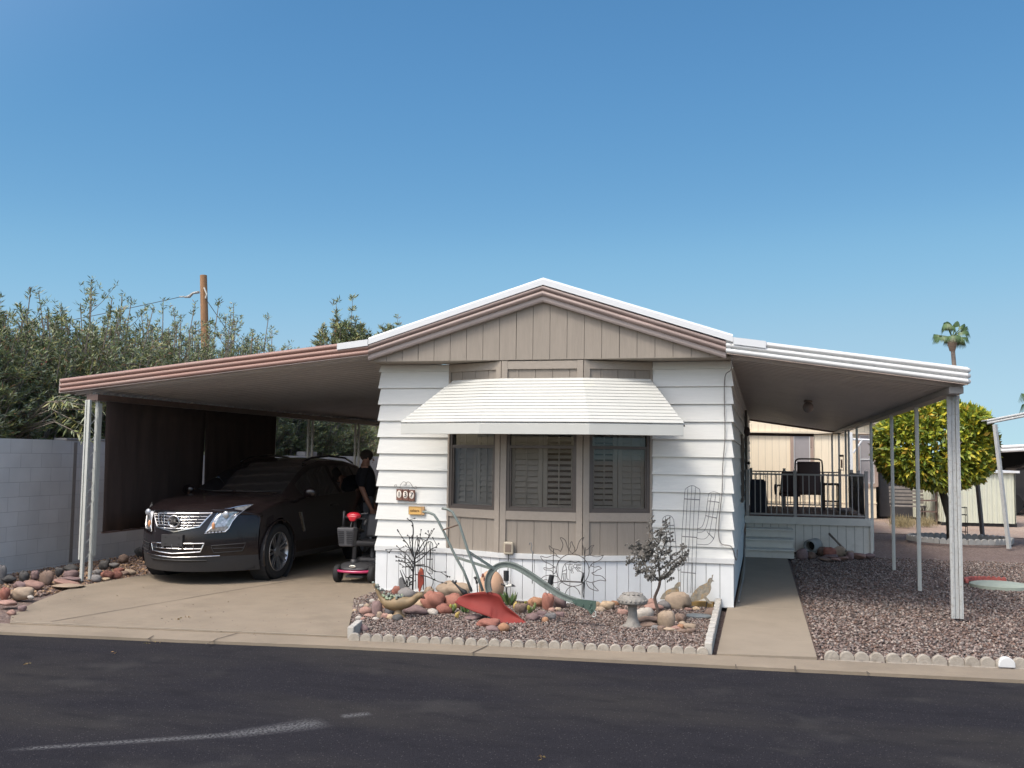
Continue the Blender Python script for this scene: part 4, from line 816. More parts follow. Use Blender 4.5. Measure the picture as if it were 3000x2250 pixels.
addrocks([(-4.73,-0.91,0.09,0.20,'g'),(-4.67,-0.89,0.16,0.08,'d'),(-4.48,-0.83,0.13,0.13,'d'),(-4.59,-0.50,0.12,0.09,'m'),(-4.13,-0.86,0.17,0.14,'b'),(-4.58,-0.06,0.10,0.09,'d'),(-4.70,0.29,0.21,0.09,'d'),(-4.26,-0.25,0.20,0.08,'m'),(-4.00,-1.26,0.25,0.07,'p'),(-4.12,-1.31,0.15,0.07,'m'),(-3.85,-0.88,0.32,0.04,'p'),(-3.64,-1.13,0.38,0.04,'t'),(-3.51,-1.99,0.23,0.11,'t'),(-3.64,-2.08,0.11,0.12,'r'),(-3.35,-2.00,0.07,0.04,'w'),(-3.28,-2.46,0.20,0.05,'p'),(-2.82,-2.74,0.08,0.06,'m'),(-2.76,-2.96,0.09,0.05,'p'),(-3.76,-0.16,0.16,0.09,'k'),(-3.69,-0.08,0.15,0.07,'k'),(-3.64,-0.34,0.12,0.03,'c'),(-3.71,-0.44,0.13,0.07,'g'),(-3.73,0.28,0.15,0.06,'t'),(-3.77,0.22,0.13,0.05,'b'),(-4.45,0.90,0.14,0.06,'g'),(-4.89,1.38,0.06,0.06,'d'),(-4.51,0.76,0.14,0.10,'d'),(-4.10,0.10,0.11,0.07,'g'),(-3.99,-0.58,0.24,0.05,'m'),(-4.04,0.46,0.14,0.05,'r')],5)
addrocks([(-5.14,2.87,0.20,0.18,'r'),(-5.12,2.47,0.18,0.12,'d'),(-4.75,1.52,0.15,0.11,'b'),(0.91,-2.71,0.06,0.03,'w'),(0.67,-2.11,0.06,0.04,'w'),(0.59,-1.77,0.05,0.03,'w'),(0.42,-1.64,0.04,0.03,'c'),(0.36,-1.32,0.05,0.03,'w')],6)
# labels that single each rock out: colour, shape and size first, then its neighbours, then its order
import collections
def words(w,h,c):
    a=h/w; s='large' if w>.30 else 'medium' if w>.17 else 'small'
    sh='upright' if a>1.15 else 'rounded' if a>.72 else 'squat' if a>.5 else 'flat'
    return '%s %s %s river rock'%(sh,s,RN[c])
gr=collections.defaultdict(list)
for t in ROCKS: gr[words(*t[3:6])+' '+zone(t[1],t[2])].append(t)
ORD=['leftmost','second from the left','third from the left','fourth from the left','fifth from the left','sixth from the left','seventh from the left','eighth from the left']
for k,l in gr.items():
    l.sort(key=lambda t:t[1]+.3*t[2])
    for i,t in enumerate(l):
        lb=k if len(l)==1 else k+', '+(('left' if i==0 else 'right')+' one of two' if len(l)==2 else ORD[min(i,7)] if i<len(l)-1 else 'rightmost')
        tag(t[0],lb,'rock','river rocks '+('in the front bed' if -.1<t[1]<4.6 else 'beside the block wall' if t[1]<0 else 'by the patio deck'))
# ---------------------------------------------------------------- scalloped edging
def edging_row(a,b,n,per,labf,grp,z=-.042,h=.098,seed=1):
    r=random.Random(seed)
    k=0
    for s in range(0,n,per):
        e=min(n,s+per); p=lambda t:(a[0]+(b[0]-a[0])*t/n,a[1]+(b[1]-a[1])*t/n)
        m=MB(); q=p(s+.04); w=p(e-.04); j=r.uniform(-.008,.008); scalrow(m,(q,w),e-s,h+r.uniform(-.008,.004),.05,z0=z)
        M,L=frame(q,w,z); m.box(0,L,-.028,.028,-.01,h*.2,M=M); o=m.build('scalloped_edging',M_edge,bevel=.006); o.location.y+=j
        tag(o,labf(k),'edging',grp); k+=1
NUM=['first','second','third','fourth','fifth','sixth','seventh','eighth','ninth','tenth','eleventh']
edging_row((.99,-3.06),(4.17,-2.70),30,5,lambda k:'%s scalloped concrete edging piece from the left along the front bed'%NUM[k],'scalloped edging of the front bed')
edging_row((5.12,-2.50),(8.6,-2.20),28,4,lambda k:'%s scalloped edging piece right of the walkway'%NUM[k],'scalloped edging of the right yard',seed=4)
wd=MB(); scalrow(wd,((6.50,-2.41),(6.63,-2.40)),1,.085,.06,z0=-.02); tag(wd.build('scalloped_edging',M_trimw,bevel=.006),'single white-painted scallop in the right yard edging','edging','scalloped edging of the right yard')
m=MB(); M,L=frame((4.165,-2.68),(4.14,.02))
for i in range(18): w=L/18; m.box(i*w+.004,(i+1)*w-.004,-.03,.035,-.02,.085+.008*(i%3),M=M)
tag(m.build('white_edging',mat('flaking_white_edging',(.42,.40,.36),.85,.1,20,bump=.4,dirt=(.28,.25,.21),dscale=12,dthr=.52),bevel=.008),'flaking white edging strip between the front bed and the walkway','edging')
m=MB(); M,L=frame((.985,-3.02),(.90,-2.62))
for i in range(3): w=L/3; m.box(i*w+.004,(i+1)*w-.004,-.03,.03,-.02,.10,M=M)
tag(m.build('white_edging',MATS['flaking_white_edging'],bevel=.008),'short white edging strip at the left front corner of the bed','edging')
# ---------------------------------------------------------------- antique plow
PY=-1.70
M_pg=mat('grey_green_plow_paint',(.17,.20,.18),.45,.12,12,bump=.1,dirt=(.12,.13,.12),dscale=9); M_pr=mat('red_plow_paint',(.20,.021,.015),.75,.08,7,dirt=(.18,.03,.02),dscale=30,dthr=.64); M_pdg=mat('dark_green_clevis',(.06,.10,.08),.5,.1,9)
pl=thing('antique_plow','antique walking plow with grey-green handles and a curved red blade','plow',(2.1,PY,0))
h1=[(1.159,-1.62,1.076),(1.231,-1.62,1.068),(1.286,-1.62,1.047),(1.325,-1.62,0.996),(1.385,-1.62,0.892),(1.532,-1.62,0.617),(1.621,-1.62,0.475),(1.711,-1.62,0.271)]; h2=[(1.483,-1.95,1.135),(1.543,-1.95,1.127),(1.593,-1.95,1.101),(1.63,-1.95,1.04),(1.67,-1.95,0.979),(1.765,-1.95,0.712),(1.859,-1.95,0.496),(1.925,-1.95,0.329)]
for h in (h1,h2): 
    m=MB(); m.tube(h,[.017,.018,.018,.018,.018,.018,.019,.02],8,flat=.75); m.build('handle',M_pg,pl,smooth=True)
m=MB(); m.tube([h1[4],h2[4]],.008,6); m.build('rung',mat('rusty_rod',(.16,.11,.08),.8),pl)
m=MB(); e=[(2.011,-1.75,0.514)][0]
for h,i,t in ((h1,5,0),(h2,5,0)):
    p=Vector(h[i]); q=Vector(e); d=q-p; M=Matrix.Translation(p)@d.to_track_quat('X','Z').to_matrix().to_4x4(); b=MB(); b.box(0,d.length,-.004,.004,-.014,.014,M=M)
    for k in range(3): b.tube([M@Vector((.04+.035*k,-.006,0)),M@Vector((.04+.035*k,-.010,0))],.006,6,mi=1)
    b.build('brace',[M_pg,M_trimp],pl)
ar=[(1.935,-1.75,0.296),(1.917,-1.75,0.385),(1.945,-1.75,0.484),(2.015,-1.75,0.553),(2.109,-1.75,0.577),(2.197,-1.75,0.564),(2.291,-1.75,0.522),(2.399,-1.75,0.461),(2.542,-1.75,0.372),(2.684,-1.75,0.293),(2.825,-1.75,0.249),(2.923,-1.75,0.23)]
def smoothpts(P,n=5):
    P=[Vector(p) for p in P]; o=[]
    for i in range(len(P)-1):
        a=P[max(i-1,0)];b=P[i];c=P[i+1];d=P[min(i+2,len(P)-1)]
        for k in range(n):
            t=k/n; o.append(.5*((2*b)+(c-a)*t+(2*a-5*b+4*c-d)*t*t+(-a+3*b-3*c+d)*t*t*t))
    return o+[P[-1]]
S=smoothpts(ar)
def ibeam(m,S,h,w):
    rows=[]
    for i,p in enumerate(S):
        t=unit(S[min(i+1,len(S)-1)]-S[max(i-1,0)]); n=Vector((-t.z,0,t.x)); y=Vector((0,1,0))
        rows.append([p+n*a*h+y*b*w for a,b in ((.5,-.5),(.5,.5),(.32,.5),(.25,.15),(-.25,.15),(-.32,.5),(-.5,.5),(-.5,-.5),(-.32,-.5),(-.25,-.15),(.25,-.15),(.32,-.5),(.5,-.5))])
    m.grid(rows); m.add(rows[0][:-1],[tuple(range(12))]); m.add(rows[-1][:-1],[tuple(range(12))])
m=MB(); ibeam(m,S,.058,.045); m.build('beam',M_pg,pl)
m=MB(); P=[(2.796,-1.78,0.258),(2.865,-1.78,0.272),(3.035,-1.78,0.263),(3.032,-1.78,0.189),(2.991,-1.78,0.126),(2.949,-1.78,0.178),(2.831,-1.78,0.216)]
m.prism([(p[0],p[2]) for p in P],-1.80,-1.775,'y')
for q in [(2.987,-1.8,0.236),(2.973,-1.8,0.206),(2.991,-1.8,0.18),(2.984,-1.8,0.149),(2.828,-1.8,0.235),(2.904,-1.8,0.219)]: m.lathe([(.012,0),(.010,.01)],n=8,M=Matrix.Translation(q)@Matrix.Rotation(pi/2,4,'X'))
m.build('clevis',M_pdg,pl)
m=MB(); m.tube([(3.006,-1.79,0.176),(3.03,-1.79,0.157),(3.037,-1.79,0.123),(3.017,-1.79,0.106),(2.996,-1.79,0.118)],.006,6); m.build('hook',M_post,pl,smooth=True)
up_=[(1.581,-1.72,0.177),(1.602,-1.72,0.213),(1.665,-1.72,0.251),(1.776,-1.72,0.276),(1.886,-1.72,0.292),(2.003,-1.72,0.284),(2.059,-1.72,0.256),(2.096,-1.72,0.181),(2.151,-1.72,0.136),(2.224,-1.72,0.084),(2.282,-1.72,0.039),(2.334,-1.72,-0.001)]
lo_=[(1.6,-1.78,0.186),(1.611,-1.78,0.162),(1.686,-1.78,0.133),(1.782,-1.78,0.101),(1.907,-1.78,0.07),(2,-1.78,0.044),(2.005,-1.78,0.023),(1.984,-1.78,-0.002),(2.053,-1.78,-0.004),(2.168,-1.78,0.001),(2.254,-1.78,-0.004),(2.297,-1.78,-0.01)]
m=MB(); xs_=np.linspace(up_[0][0]+.002,up_[-1][0]-.001,40); U=smoothpts(up_,3); Lw=smoothpts(lo_,3); rows=[]
def zat(S,x): q=sorted((p.x,p.z) for p in S); return float(np.interp(x,[a for a,_ in q],[b_ for _,b_ in q]))
for v in range(9):
    t=v/8; rows.append([(x,-1.74+.05*sin(pi*t)*min(1,i/8,(39-i)/8)-.06*t+.02*cos(i*.12),zat(U,x)*(1-t)+min(zat(Lw,x),zat(U,x)-.001)*t) for i,x in enumerate(xs_)])
m.grid(rows); m.build('mouldboard',M_pr,pl,smooth=True,thick=.009)
m=MB(); m.tube([(1.906,-1.66,0.283),(1.9,-1.66,0.184),(1.872,-1.66,0.071),(1.862,-1.66,0)],.03,6); m.tube([(1.76,-1.64,0.245),(1.939,-1.64,0.183)],.02,6); m.build('frog',mat('dark_steel',(.05,.05,.05),.6),pl)
# ---------------------------------------------------------------- wire sculptures
M_wire=mat('dark_rusty_wire',(.055,.045,.04),.6,.2,30); M_wireg=mat('grey_wire',(.16,.165,.165),.5,.1,30)
def wires(m,polys,r,closed=False,n=4):
    for P in polys: m.tube(smoothpts(P,4) if len(P)>2 else P,r,6,closed=closed)
su=thing('sun_wire_sculpture','wire sun sculpture with flame rays round a hunched flute player','garden sculpture',(2.75,-.55,0))
m=MB(); c0,c1,c2=[(2.564,-0.55,0.409),(2.75,-0.55,0.416),(2.562,-0.55,0.587)]; rx=c1[0]-c0[0]; ry=c2[2]-c0[2]
m.tube([(c0[0]+rx*cos(2*pi*k/40),-.55,c0[2]+ry*sin(2*pi*k/40)) for k in range(40)],.0042,6,closed=True); m.build('ring',M_wire,su,smooth=True)
m=MB()
for P in ([(2.42,-0.55,0.605),(2.451,-0.55,0.687),(2.418,-0.55,0.763),(2.474,-0.55,0.738),(2.507,-0.55,0.654),(2.547,-0.55,0.598)],[(2.516,-0.55,0.625),(2.537,-0.55,0.671),(2.532,-0.55,0.699),(2.553,-0.55,0.725),(2.56,-0.55,0.696),(2.583,-0.55,0.656),(2.586,-0.55,0.619)],[(2.555,-0.55,0.591),(2.605,-0.55,0.636),(2.625,-0.55,0.699),(2.65,-0.55,0.748),(2.69,-0.55,0.778)],[(2.69,-0.55,0.778),(2.671,-0.55,0.732),(2.675,-0.55,0.683),(2.688,-0.55,0.643),(2.699,-0.55,0.581)],[(2.709,-0.55,0.635),(2.738,-0.55,0.649),(2.763,-0.55,0.679),(2.803,-0.55,0.692),(2.78,-0.55,0.663),(2.781,-0.55,0.622),(2.76,-0.55,0.588)],[(2.676,-0.55,0.548),(2.71,-0.55,0.57),(2.751,-0.55,0.582),(2.835,-0.55,0.567),(2.91,-0.55,0.586)],[(2.91,-0.55,0.586),(2.876,-0.55,0.536),(2.794,-0.55,0.496),(2.765,-0.55,0.466),(2.744,-0.55,0.425)],[(2.769,-0.55,0.466),(2.815,-0.55,0.452),(2.857,-0.55,0.46),(2.888,-0.55,0.44),(2.848,-0.55,0.425),(2.815,-0.55,0.399),(2.778,-0.55,0.387)],[(2.778,-0.55,0.386),(2.815,-0.55,0.364),(2.877,-0.55,0.361),(2.911,-0.55,0.342),(2.938,-0.55,0.307),(2.878,-0.55,0.312),(2.828,-0.55,0.298),(2.774,-0.55,0.282),(2.733,-0.55,0.29),(2.708,-0.55,0.297)],[(2.716,-0.55,0.283),(2.744,-0.55,0.231),(2.795,-0.55,0.203),(2.857,-0.55,0.194),(2.81,-0.55,0.241),(2.787,-0.55,0.278)],[(2.478,-0.55,0.134),(2.505,-0.55,0.193),(2.564,-0.55,0.23),(2.623,-0.55,0.195),(2.651,-0.55,0.143)],[(2.423,-0.55,0.536),(2.351,-0.55,0.564),(2.263,-0.55,0.537),(2.195,-0.55,0.55),(2.232,-0.55,0.494),(2.312,-0.55,0.462),(2.368,-0.55,0.422)],[(2.366,-0.55,0.441),(2.304,-0.55,0.415),(2.236,-0.55,0.423),(2.249,-0.55,0.398),(2.313,-0.55,0.396),(2.353,-0.55,0.359),(2.375,-0.55,0.395)],[(2.393,-0.55,0.326),(2.329,-0.55,0.343),(2.241,-0.55,0.328),(2.19,-0.55,0.275),(2.266,-0.55,0.29),(2.346,-0.55,0.259),(2.433,-0.55,0.282)],[(2.291,-0.55,0.673),(2.334,-0.55,0.641),(2.398,-0.55,0.627),(2.422,-0.55,0.609)],[(2.291,-0.55,0.673),(2.302,-0.55,0.628),(2.359,-0.55,0.587),(2.391,-0.55,0.554)],[(2.354,-0.55,0.19),(2.394,-0.55,0.207),(2.418,-0.55,0.17),(2.409,-0.55,0.239),(2.441,-0.55,0.271)]):
    m.tube(smoothpts(P,4),.0038,5)
m.build('flame_rays',M_wire,su,smooth=True)
m=MB()
for P in ([(2.435,-0.55,0.281),(2.443,-0.55,0.363),(2.455,-0.55,0.438),(2.48,-0.55,0.48),(2.534,-0.55,0.502),(2.598,-0.55,0.492),(2.635,-0.55,0.51),(2.646,-0.55,0.498)],[(2.48,-0.55,0.471),(2.489,-0.55,0.435),(2.497,-0.55,0.406),(2.493,-0.55,0.365),(2.498,-0.55,0.312),(2.519,-0.55,0.297)],[(2.453,-0.55,0.364),(2.458,-0.55,0.323),(2.464,-0.55,0.29)],[(2.477,-0.55,0.365),(2.479,-0.55,0.291)],[(2.492,-0.55,0.472),(2.56,-0.55,0.472),(2.556,-0.55,0.45),(2.548,-0.55,0.408),(2.548,-0.55,0.376),(2.575,-0.55,0.377),(2.563,-0.55,0.397),(2.564,-0.55,0.43),(2.581,-0.55,0.434)],[(2.522,-0.55,0.461),(2.516,-0.55,0.436),(2.52,-0.55,0.411),(2.548,-0.55,0.406)],[(2.602,-0.55,0.472),(2.585,-0.55,0.475),(2.571,-0.55,0.454),(2.581,-0.55,0.434),(2.602,-0.55,0.439),(2.611,-0.55,0.456),(2.602,-0.55,0.472)],[(2.606,-0.55,0.468),(2.661,-0.55,0.481),(2.657,-0.55,0.466),(2.615,-0.55,0.458)],[(2.613,-0.55,0.446),(2.653,-0.55,0.441),(2.653,-0.55,0.427),(2.619,-0.55,0.436)],[(2.594,-0.55,0.431),(2.628,-0.55,0.393),(2.638,-0.55,0.404),(2.606,-0.55,0.44)],[(2.636,-0.55,0.402),(2.665,-0.55,0.393),(2.682,-0.55,0.369)],[(2.451,-0.55,0.39),(2.495,-0.55,0.412)],[(2.451,-0.55,0.364),(2.493,-0.55,0.365)]):
    m.tube(P,.0036,5)
m.tube([(2.422,-0.55,0.282),(2.683,-0.55,0.281)],.009,6); m.tube([(2.689,-0.55,0.382),(2.666,-0.55,0.287)],.010,6); m.build('flute_player',M_black,su)
MB().tube([(2.341,-0.55,0.637),(2.341,-0.55,0.359),(2.34,-0.55,0.159),(2.339,-0.55,0.097)],.0045,5).build('stake',M_black,su); m=MB(); m.tube([(2.702,-0.55,0.665),(2.696,-0.55,0.374),(2.695,-0.55,0.16),(2.694,-0.55,0.099)],.0045,5); m.tube([(2.696,-0.56,0.299),(2.696,-0.56,0.268),(2.695,-0.56,0.222),(2.694,-0.56,0.176)],[.004,.012,.009,.003],6); m.build('stake',M_black,su)
ct=thing('cactus_trellis','tall grey wire saguaro trellis standing against the right siding','trellis',(3.9,-.12,0))
for nm,PP in (('trunk_frame',([(3.721,-0.12,0.146),(3.724,-0.12,0.377),(3.736,-0.12,0.794),(3.755,-0.12,1.057),(3.77,-0.12,1.292),(3.794,-0.12,1.336),(3.852,-0.12,1.364),(3.91,-0.12,1.338),(3.939,-0.12,1.295),(3.924,-0.12,1.062),(3.904,-0.12,0.78),(3.889,-0.12,0.384),(3.881,-0.12,0.153)],)),('right_arm',([(3.911,-0.12,0.882),(3.962,-0.12,0.906),(4.001,-0.12,1.025),(4.03,-0.12,1.239),(4.044,-0.12,1.28),(4.092,-0.12,1.298),(4.14,-0.12,1.285),(4.161,-0.12,1.252),(4.125,-0.12,1.009),(4.105,-0.12,0.835),(4.086,-0.12,0.767),(4.024,-0.12,0.707),(3.904,-0.12,0.708)],[(4.068,-0.12,1.277),(4.049,-0.12,1.152),(4.029,-0.12,0.987),(3.986,-0.12,0.86),(3.909,-0.12,0.836)],[(4.116,-0.12,1.278),(4.092,-0.12,1.114),(4.058,-0.12,0.911),(4.034,-0.12,0.813),(3.986,-0.12,0.768),(3.904,-0.12,0.77)])),('left_arm',([(3.561,-0.12,0.613),(3.536,-0.12,0.778),(3.52,-0.12,0.943),(3.526,-0.12,0.988),(3.561,-0.12,1.015),(3.6,-0.12,1.019),(3.634,-0.12,0.991),(3.648,-0.12,0.937),(3.67,-0.12,0.675),(3.687,-0.12,0.416),(3.721,-0.12,0.416)],[(3.551,-0.12,1.003),(3.566,-0.12,0.613)],[(3.6,-0.12,1.014),(3.614,-0.12,0.615)])),('rods',([(3.804,-0.12,1.331),(3.789,-0.12,1.058),(3.759,-0.12,0.379),(3.754,-0.12,0.157)],[(3.849,-0.12,1.362),(3.831,-0.12,1.059),(3.801,-0.12,0.38),(3.795,-0.12,0.159)],[(3.891,-0.12,1.345),(3.871,-0.12,1.06),(3.843,-0.12,0.382),(3.836,-0.12,0.161)])),('crossbars',([(3.764,-0.13,1.212),(3.935,-0.13,1.206)],[(3.736,-0.13,0.79),(3.905,-0.13,0.783)],[(3.726,-0.13,0.39),(3.89,-0.13,0.383)],[(4.033,-0.13,1.196),(4.152,-0.13,1.182)],[(3.998,-0.13,1.03),(4.125,-0.13,1.005)],[(4.015,-0.13,0.852),(4.091,-0.13,0.777)],[(3.554,-0.13,0.908),(3.649,-0.13,0.911)],[(3.562,-0.13,0.729),(3.664,-0.13,0.729)]))):
    m=MB()
    for P in PP: m.tube(smoothpts(P,3),.0055 if nm=='crossbars' else .0036,5)
    m.build(nm,M_wireg,ct,smooth=True)
# small trellis and twig sculpture on the left
lt=thing('wire_trellis','small dark wire cactus trellis behind the black twig sculpture','trellis',(.75,-.25,0)); m=MB()
for P in ([(0.483,-0.25,0.073),(0.469,-0.25,0.321),(0.464,-0.25,0.468),(0.473,-0.25,0.519),(0.5,-0.25,0.539),(0.532,-0.25,0.514),(0.547,-0.25,0.456),(0.556,-0.25,0.325),(0.569,-0.25,0.077)],[(0.604,-0.25,0.078),(0.589,-0.25,0.399),(0.582,-0.25,0.575),(0.596,-0.25,0.656),(0.63,-0.25,0.685),(0.67,-0.25,0.658),(0.699,-0.25,0.579),(0.712,-0.25,0.331),(0.731,-0.25,0.084)],[(0.81,-0.25,0.269),(0.811,-0.25,0.437),(0.806,-0.25,0.597),(0.788,-0.25,0.633),(0.764,-0.25,0.641),(0.741,-0.25,0.628),(0.73,-0.25,0.58),(0.735,-0.25,0.332),(0.74,-0.25,0.285),(0.791,-0.25,0.258),(0.81,-0.25,0.269)],[(0.508,-0.25,0.535),(0.518,-0.25,0.075)],[(0.627,-0.25,0.683),(0.648,-0.25,0.401),(0.666,-0.25,0.081)],[(0.611,-0.25,0.671),(0.625,-0.25,0.401),(0.631,-0.25,0.08)],[(0.753,-0.25,0.636),(0.774,-0.25,0.523),(0.767,-0.25,0.289)],[(0.78,-0.25,0.636),(0.791,-0.25,0.276)],[(0.736,-0.25,0.288),(0.82,-0.25,0.19),(0.795,-0.25,0.087)]): m.tube(smoothpts(P,3),.0045,5)
m.build('frame',M_black,lt,smooth=True); m=MB()
for P in ([(0.473,-0.26,0.33),(0.559,-0.26,0.34)],[(0.59,-0.26,0.36),(0.715,-0.26,0.367)],[(0.741,-0.26,0.432),(0.814,-0.26,0.437)],[(0.476,-0.26,0.205),(0.57,-0.26,0.209)]): m.tube(P,.007,5)
m.build('crossbars',M_black,lt)
tw=thing('twig_sculpture','black metal twig sculpture with small cone tips at the left of the bed','garden sculpture',(.72,-.55,0)); m=MB(); cn=m; r=random.Random(12)
TW=[[(0.672,-0.55,0.084),(0.676,-0.55,0.29),(0.687,-0.55,0.433),(0.66,-0.55,0.603),(0.666,-0.55,0.775),(0.655,-0.55,0.875),(0.604,-0.55,0.916)],[(0.694,-0.55,0.447),(0.649,-0.6,0.579),(0.628,-0.65,0.646),(0.592,-0.7,0.713),(0.565,-0.75,0.779)],[(0.684,-0.55,0.397),(0.583,-0.5,0.496),(0.501,-0.45,0.531),(0.411,-0.4,0.553),(0.286,-0.4,0.541)],[(0.655,-0.5,0.355),(0.584,-0.5,0.445),(0.522,-0.5,0.457),(0.456,-0.5,0.466)],[(0.722,-0.7,0.337),(0.66,-0.7,0.412),(0.621,-0.7,0.431),(0.568,-0.7,0.45)],[(0.701,-0.55,0.49),(0.782,-0.55,0.636),(0.874,-0.6,0.714),(0.949,-0.65,0.812)],[(0.664,-0.45,0.494),(0.763,-0.45,0.569),(0.821,-0.45,0.715),(0.851,-0.45,0.774)],[(0.703,-0.55,0.419),(0.803,-0.6,0.485),(0.926,-0.7,0.583),(1.01,-0.75,0.625),(1.059,-0.8,0.663)],[(0.696,-0.55,0.383),(0.9,-0.7,0.397),(1.025,-0.8,0.36),(1.115,-0.85,0.359),(1.198,-0.9,0.324)],[(0.699,-0.6,0.368),(0.638,-0.6,0.372),(0.577,-0.6,0.368)],[(0.698,-0.55,0.284),(0.895,-0.7,0.285),(1.056,-0.8,0.251),(1.121,-0.85,0.246)],[(0.682,-0.5,0.506),(0.711,-0.5,0.601),(0.732,-0.5,0.68),(0.735,-0.5,0.73)],[(0.712,-0.62,0.469),(0.655,-0.62,0.637),(0.646,-0.62,0.701)],[(0.691,-0.6,0.24),(0.641,-0.6,0.252),(0.624,-0.6,0.152)],[(0.658,-0.5,0.198),(0.62,-0.5,0.182),(0.61,-0.5,0.118)],[(0.72,-0.62,0.469),(0.779,-0.62,0.514),(0.809,-0.62,0.529)],[(0.643,-0.45,0.421),(0.535,-0.45,0.403),(0.534,-0.45,0.46)]]
for i,P in enumerate(TW):
    S=smoothpts(P,4); L=len(S); m.tube(S,[(.012 if i==0 else .0075)*(1-.6*k/L) for k in range(L)],6)
    def cone(p,d):
        M=Matrix.Translation(p)@unit(d).to_track_quat('Z','X').to_matrix().to_4x4(); cn.lathe([(.003,0),(.010,.02),(.004,.021)],n=7,M=M)
    cone(S[-1],S[-1]-S[-2])
    for k in range(2 if i==0 else L//2,L-1,3):
        d=unit(S[k+1]-S[k])*.5+Vector((r.uniform(-1,1),r.uniform(-1,.6),r.uniform(-.2,1))); d=unit(d); l=r.uniform(.03,.09); m.tube([S[k],S[k]+d*l],.0035,5); cone(S[k]+d*l,d)
m.build('branches',M_black,tw,smooth=True)
sp=thing('metal_agave','black metal blades with a grey shell beside the twig sculpture','garden sculpture',(.55,-.35,0)); m=MB()
m.tube([(0.435,-0.35,0.301),(0.478,-0.35,0.201),(0.539,-0.35,0.088)],[.004,.010,.008],5,flat=.4); m.tube([(0.459,-0.35,0.31),(0.509,-0.35,0.217),(0.543,-0.35,0.103)],[.004,.010,.008],5,flat=.4); m.tube([(0.586,-0.35,0.25),(0.54,-0.35,0.219),(0.527,-0.35,0.102)],.007,5); m.build('blades',M_black,sp)
m=MB(); P=[(0.424,-0.33,0.2),(0.447,-0.33,0.22),(0.471,-0.33,0.192),(0.512,-0.33,0.099),(0.489,-0.33,0.073),(0.439,-0.33,0.07),(0.424,-0.33,0.124)]; m.prism([(p[0],p[2]) for p in P],-.35,-.33,'y'); m.build('shell',mat('grey_slate',(.13,.13,.13),.7,.3,40,stretch=(1,1,4)),sp,bevel=.004)
rf=thing('red_feather_stake','upright red and orange metal feather in the front bed','garden sculpture',(.95,-.6,0)); m=MB(); P=[(0.801,-0.62,0.372),(0.781,-0.62,0.355),(0.765,-0.62,0.309),(0.762,-0.62,0.231),(0.776,-0.62,0.098),(0.792,-0.62,0.099),(0.806,-0.62,0.149),(0.832,-0.62,0.199),(0.83,-0.62,0.304),(0.82,-0.62,0.353)]
m.prism([(p[0],p[2]) for p in P],-.63,-.61,'y'); m.build('feather',mat('rusty_red_enamel',(.22,.035,.02),.5,.4,8,dirt=(.55,.16,.06),dscale=9,dthr=.52),rf,bevel=.004); m=MB(); m.tube([(0.817,-0.6,0.351),(0.825,-0.6,0.231),(0.825,-0.6,0.119)],.006,5); m.build('stem',M_black,rf)
# metal tree
mt=thing('metal_tree','dark grey metal tree ornament with small star leaves','garden sculpture',(3.56,-1.12,0)); M_mt=mat('grey_metal_leaves',(.085,.08,.07),.55,.3,30); r=random.Random(3)
T0=[(3.571,-1.12,0.041),(3.567,-1.12,0.111),(3.549,-1.12,0.172),(3.538,-1.12,0.225),(3.547,-1.12,0.26),(3.58,-1.12,0.341),(3.591,-1.12,0.403)]; m=MB(); S=smoothpts(T0,5); m.tube(S,[.017*(1+.13*(k%2))*(1-.25*k/len(S)) for k in range(len(S))],8); tr_=m.build('trunk',mat('brown_wound_metal',(.10,.07,.055),.6,.3,30),mt,smooth=True)
m=MB(); lf=MB()
def star(p,s):
    for k in range(6):
        a=2*pi*k/6+r.uniform(-.3,.3); t=r.uniform(-.8,.8); d=Vector((cos(a),sin(a)*.6+t*.3,sin(a+1)*.8)); d=unit(d); q=unit(d.cross(Vector((r.uniform(-1,1),1,r.uniform(-1,1)))))*s*.28; lf.add([p,p+d*s*.55+q,p+d*s,p+d*s*.55-q],[(0,1,2,3)])
BR=[[(3.591,-1.12,0.403),(3.586,-1.15,0.504),(3.585,-1.2,0.615),(3.57,-1.2,0.737),(3.525,-1.15,0.838),(3.501,-1.1,1.003)],[(3.584,-1.12,0.403),(3.511,-1.1,0.46),(3.451,-1.05,0.523),(3.391,-1,0.605),(3.318,-1,0.661),(3.272,-1,0.727)],[(3.598,-1.12,0.411),(3.676,-1.15,0.49),(3.751,-1.2,0.569),(3.824,-1.25,0.655),(3.837,-1.3,0.764)],[(3.58,-1.12,0.536),(3.496,-1.05,0.605),(3.418,-1,0.687),(3.368,-1,0.753)],[(3.58,-1.15,0.61),(3.641,-1.25,0.762),(3.672,-1.3,0.889),(3.655,-1.3,1.002)],[(3.593,-1.12,0.421),(3.649,-1.15,0.454),(3.698,-1.2,0.479)],[(3.567,-1.12,0.429),(3.513,-1.2,0.445),(3.501,-1.25,0.437)],[(3.493,-1.1,0.486),(3.385,-1.1,0.49),(3.367,-1.1,0.472)],[(3.628,-1.2,0.546),(3.707,-1.2,0.628),(3.698,-1.2,0.707)],[(3.554,-1,0.665),(3.463,-1,0.716),(3.472,-1,0.788)],[(3.424,-1.05,0.549),(3.316,-1.05,0.571),(3.275,-1.05,0.579)],[(3.698,-1.2,0.505),(3.786,-1.2,0.579),(3.838,-1.2,0.642)],[(3.559,-1.22,0.756),(3.612,-1.22,0.846),(3.559,-1.22,0.915)],[(3.505,-1.05,0.579),(3.451,-1.05,0.666),(3.46,-1.05,0.72)]]
